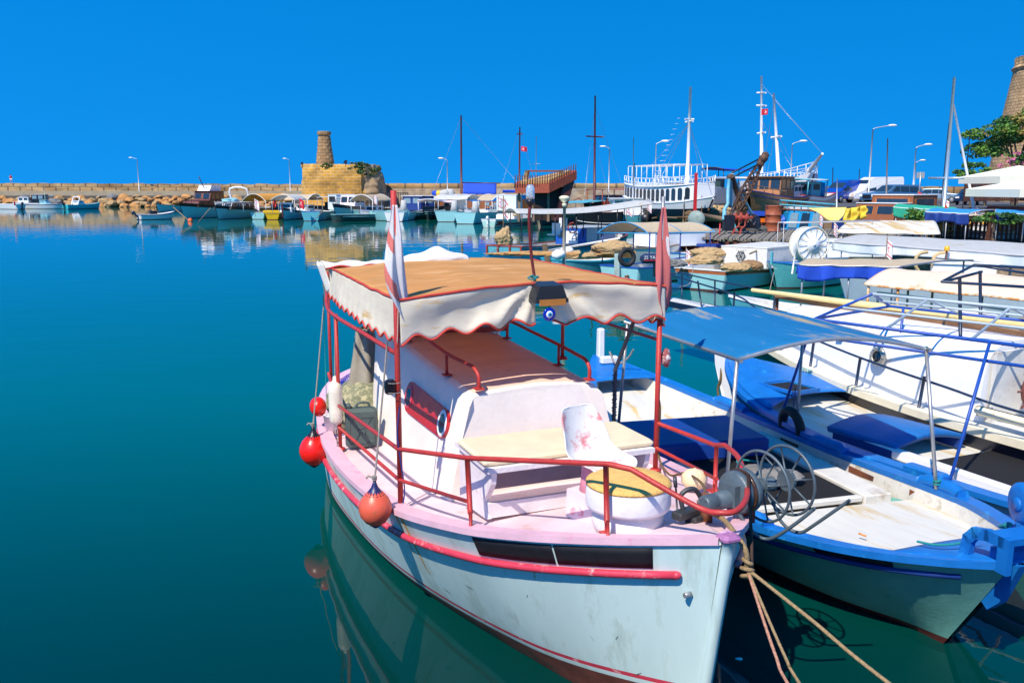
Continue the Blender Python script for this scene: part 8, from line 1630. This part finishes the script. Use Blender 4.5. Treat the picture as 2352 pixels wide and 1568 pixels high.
for i, (a, b) in enumerate((((398,476,101),(440,512,92)),((483,478,100),(455,511,93)),((744,482,99),(720,508,94)))): mb = MB(); mb.tube([AY(*a), AY(*b)], .05, 4); tag(mb.build('mooring_line', rope), ('pale mooring line from the maroon cruiser bow','pale mooring line from the navy rimmed aqua cruiser bow','pale mooring line from the big aqua boat bow in front of the fort')[i], 'rope')
# street sign
c = AY(2110,457,66); t = thing('road_sign', 'small grey square road sign seen from behind, between the blue off-roader and the estate car', 'sign', c); mb = MB(); mb.cyl((0,0,-.5),(0,0,2.0),.05,6); mb.build('post', steel, t); mb = MB(); mb.box((0,0,1.75),(.6,.04,.45)); mb.build('panel', M('grey_sign_back', (.3,.33,.35), .5), t)
# metal mesh fence panel right of the fort, gangway clutter
t = thing('metal_fence', 'dark metal bar fence on the quay right of the fort', 'fence', AY(877,468,118)); 
for k in range(12): mb = MB(); mb.cyl((k*.32,0,-1.5),(k*.32,0,1.5),.05,4); mb.build('bar', blk, t)
for z in (-1.2,1.4): mb = MB(); mb.cyl((0,0,z),(3.6,0,z),.05,4); mb.build('rail', blk, t)
# quay in front of the fort and right wall
structure(slab('quay_apron', [Vector((AY(640,480,137).x,137,0)), Vector((AY(692,480,118).x,118,0)), Vector((AY(880,480,116).x,116,0)), Vector((AY(1190,480,121).x,121,0)), Vector((4,150,0)), Vector((-45,165,0))], -1, .9, [M('sandy_apron', (.36,.27,.16), .95, var=.3, scale=.5, bump=.5, bscale=3)]))

structure(slab('near_quay', [Vector((-40,1.6,0)), Vector((40,1.6,0)), Vector((40,-12,0)), Vector((-40,-12,0))], -1.5, 1.3, [M('near_quay_concrete', (.33,.30,.25), .9, var=.25, scale=1.5, bump=.4, bscale=12)]))
for i, x in enumerate((1.75, 3.2)):
    t = thing('bollard', 'iron mooring bollard on the near quay holding the %s' % ('double rope' if i == 0 else 'single slanting rope'), 'bollard', (x, 1.35, 1.3)); mb = MB(); mb.lathe([(.14,0),(.11,.04),(.10,.22),(.15,.26),(.15,.31),(0,.34)], seg=18); mb.build('body', rust, t)
# ================================================================ extra boats in the second row, clutter, ropes
src = [o for o in list(COL.objects) if o.parent is None and o.get('category') in ('fishing boat','boat','cabin boat') and 85 < o.location.y < 118 and o.location.x < 0 and 'cruiser' not in o['label'] and 'big' not in o['label'] and 'maroon' not in o['label'] and 'brown' not in o['label']]
specs = [(-30.5,116,-.5,'half hidden boat in the gap between the aqua cruiser and the orange canopy'),(-24.0,115,-.9,'half hidden boat directly left of the fort wall'),(-15.5,114,.3,'half hidden boat behind the light blue square sterned boat'),(-9.5,114,-.6,'half hidden boat at the foot of the crumbling fort corner'),(-6.6,113,-2.4,'half hidden boat just right of the fort rubble'),(-3.2,112,-1.2,'half hidden boat behind the dark green draped boat'),(.8,110,-1.9,'half hidden boat behind the tall white screen')]
for i, (x, y, rz, lb) in enumerate(specs):
    if not src: break
    o = copy_tree(src[(i*3+1) % len(src)]); o.location.x = x; o.location.y = y; o.rotation_euler.z = rz; o['label'] = lb
def rline(label, pts, r, m, n=6): return tag(tube_part('rope', [Vector(p) for p in pts], r, m, None, n), label, 'rope')
rline('orange-tan rope sagging from the pier edge to the white boat', [AY(1735,545,45), AY(1700,560,40), AY(1650,578,36)], .035, rope)
rline('thick tan rope running from the pier to the net drum boat', [AY(1798,541,44), AY(1770,560,38), AY(1722,583,33)], .035, rope)
rline('thin rope from the red trimmed stern down into the water', [AY(1150,566,41), AY(1120,585,40), AY(1092,603,39)], .02, greyrope)
rline('thin line hanging from the bow of the small aqua boat', [AY(1778,625,31.5), AY(1772,650,31), AY(1768,668,30.6)], .015, greyrope)
rline('slack line from the orange rimmed stern to its bottle float', [AY(1592,612,31.5), AY(1585,650,31), AY(1560,659,31)], .014, greyrope)
def B2W(*p): return B2M@Vector(p)
rline('teal net twine tangled on the wheel side of the open hold', [B2W(3.1,-.1,.66), B2W(3.3,.2,.70), B2W(3.5,0,.64), B2W(3.2,.3,.66), B2W(3.6,.25,.72), B2W(3.4,-.2,.65), B2W(3.0,.1,.70)], .012, tealrope)
rline('pale rope knotted round the blue stern block of the open boat', [B2W(8.05,-.05,1.1), B2W(7.9,.05,1.18), B2W(7.75,.0,1.02), B2W(7.65,-.15,1.12), B2W(7.55,-.2,1.28)], .016, greyrope)
netpile(B2W(3.25,.1,.64), (.35,.28,.10), 'grey cloth and twine heap in the hold beside the reel wheels', seed=50, m=M('grey_cloth', (.22,.21,.2), .9, var=.4))
t = thing('cleat', 'small pale green metal cleat on the blue foredeck of the third boat', 'cleat', B3M@Vector((1.1,.62,.93)), B3.rotation_euler.z)
mb = MB(); mb.cyl((-.14,0,.06),(.14,0,.06),.014,6); mb.cyl((-.05,0,0),(-.05,0,.06),.016,6); mb.cyl((.05,0,0),(.05,0,.06),.016,6); mb.build('body', M('pale_green_metal', (.3,.5,.42), .5), t)
# orange beacon and curled tubes at the right
t = thing('beacon', 'amber beacon light on a brown pole between the cream canopies', 'lamp', W(2172,606,1.6)); mb = MB(); mb.cyl((0,0,-.6),(0,0,.38),.03,8); mb.build('pole', darkwood, t); mb = MB(); mb.lathe([(.07,0),(.075,.05),(.07,.13),(0,.15)], (0,0,.38), seg=16); mb.build('lens', M('amber_lens', (.85,.40,.01), .25), t)
for i, px in enumerate((2112,2152)):
    c = AY(px, 608, 24.5+i); tag(tube_part('horn_tube', [c+Vector((0,0,-.2)), c+Vector((-.12,0,.0)), c+Vector((-.1,0,.22)), c+Vector((.02,0,.33)), c+Vector((.2,0,.36))], .05, M('tan_hose', (.6,.42,.2), .6), None, 6), 'curled tan hose end standing on the cream canopy, %s of a pair' % ('left' if i == 0 else 'right'), 'hose')
# low pipe railing before the quay wall
t = thing('handrail', 'weathered pipe railing running in front of the quay wall', 'railing', (0,0,0))
for z in (1.15, 1.6): mb = MB(); mb.tube([Vector((AY(1975,600,27).x,27,z)), Vector((AY(2400,600,24).x,24,z))], .03, 6); mb.build('rail', steel, t)
for k in range(7): f = k/6; a = Vector((AY(1975,600,27).x,27,0)).lerp(Vector((AY(2400,600,24).x,24,0)), f); mb = MB(); mb.cyl((a.x,a.y,.6),(a.x,a.y,1.6),.03,6); mb.build('upright', steel, t)
# poles and masts among the scrap yard
for i, (px, y0, y1, Y, r, m_, lb) in enumerate(((1455,470,316,78,.045,steel,'thin bare silver mast before the white ship stern'),(1622,500,440,80,.05,wood,'grey pole standing in the scrap heap'),(1569,500,452,80,.05,wood,'leaning timber shore beside the light blue dinghy'),(1612,498,450,79,.05,MATS['raw_brown_timber'],'brown timber shore right of the red post'),(1913,440,385,95,.06,maroon,'short maroon pole left of the blue van'),(1974,425,388,95,.05,maroon,'short reddish pole rising behind the white van'),(1923,465,410,60,.05,whp,'white pole with a rusty loudspeaker in front of the vans'))):
    b = AY(px, y0, Y); tp = AY(px+(3 if i == 2 else 0), y1, Y); t = thing('pole', lb, 'pole', b); mb = MB(); mb.tube([(0,0,-.8), tp-b], r, 6, r2=r*.7); mb.build('shaft', m_, t)
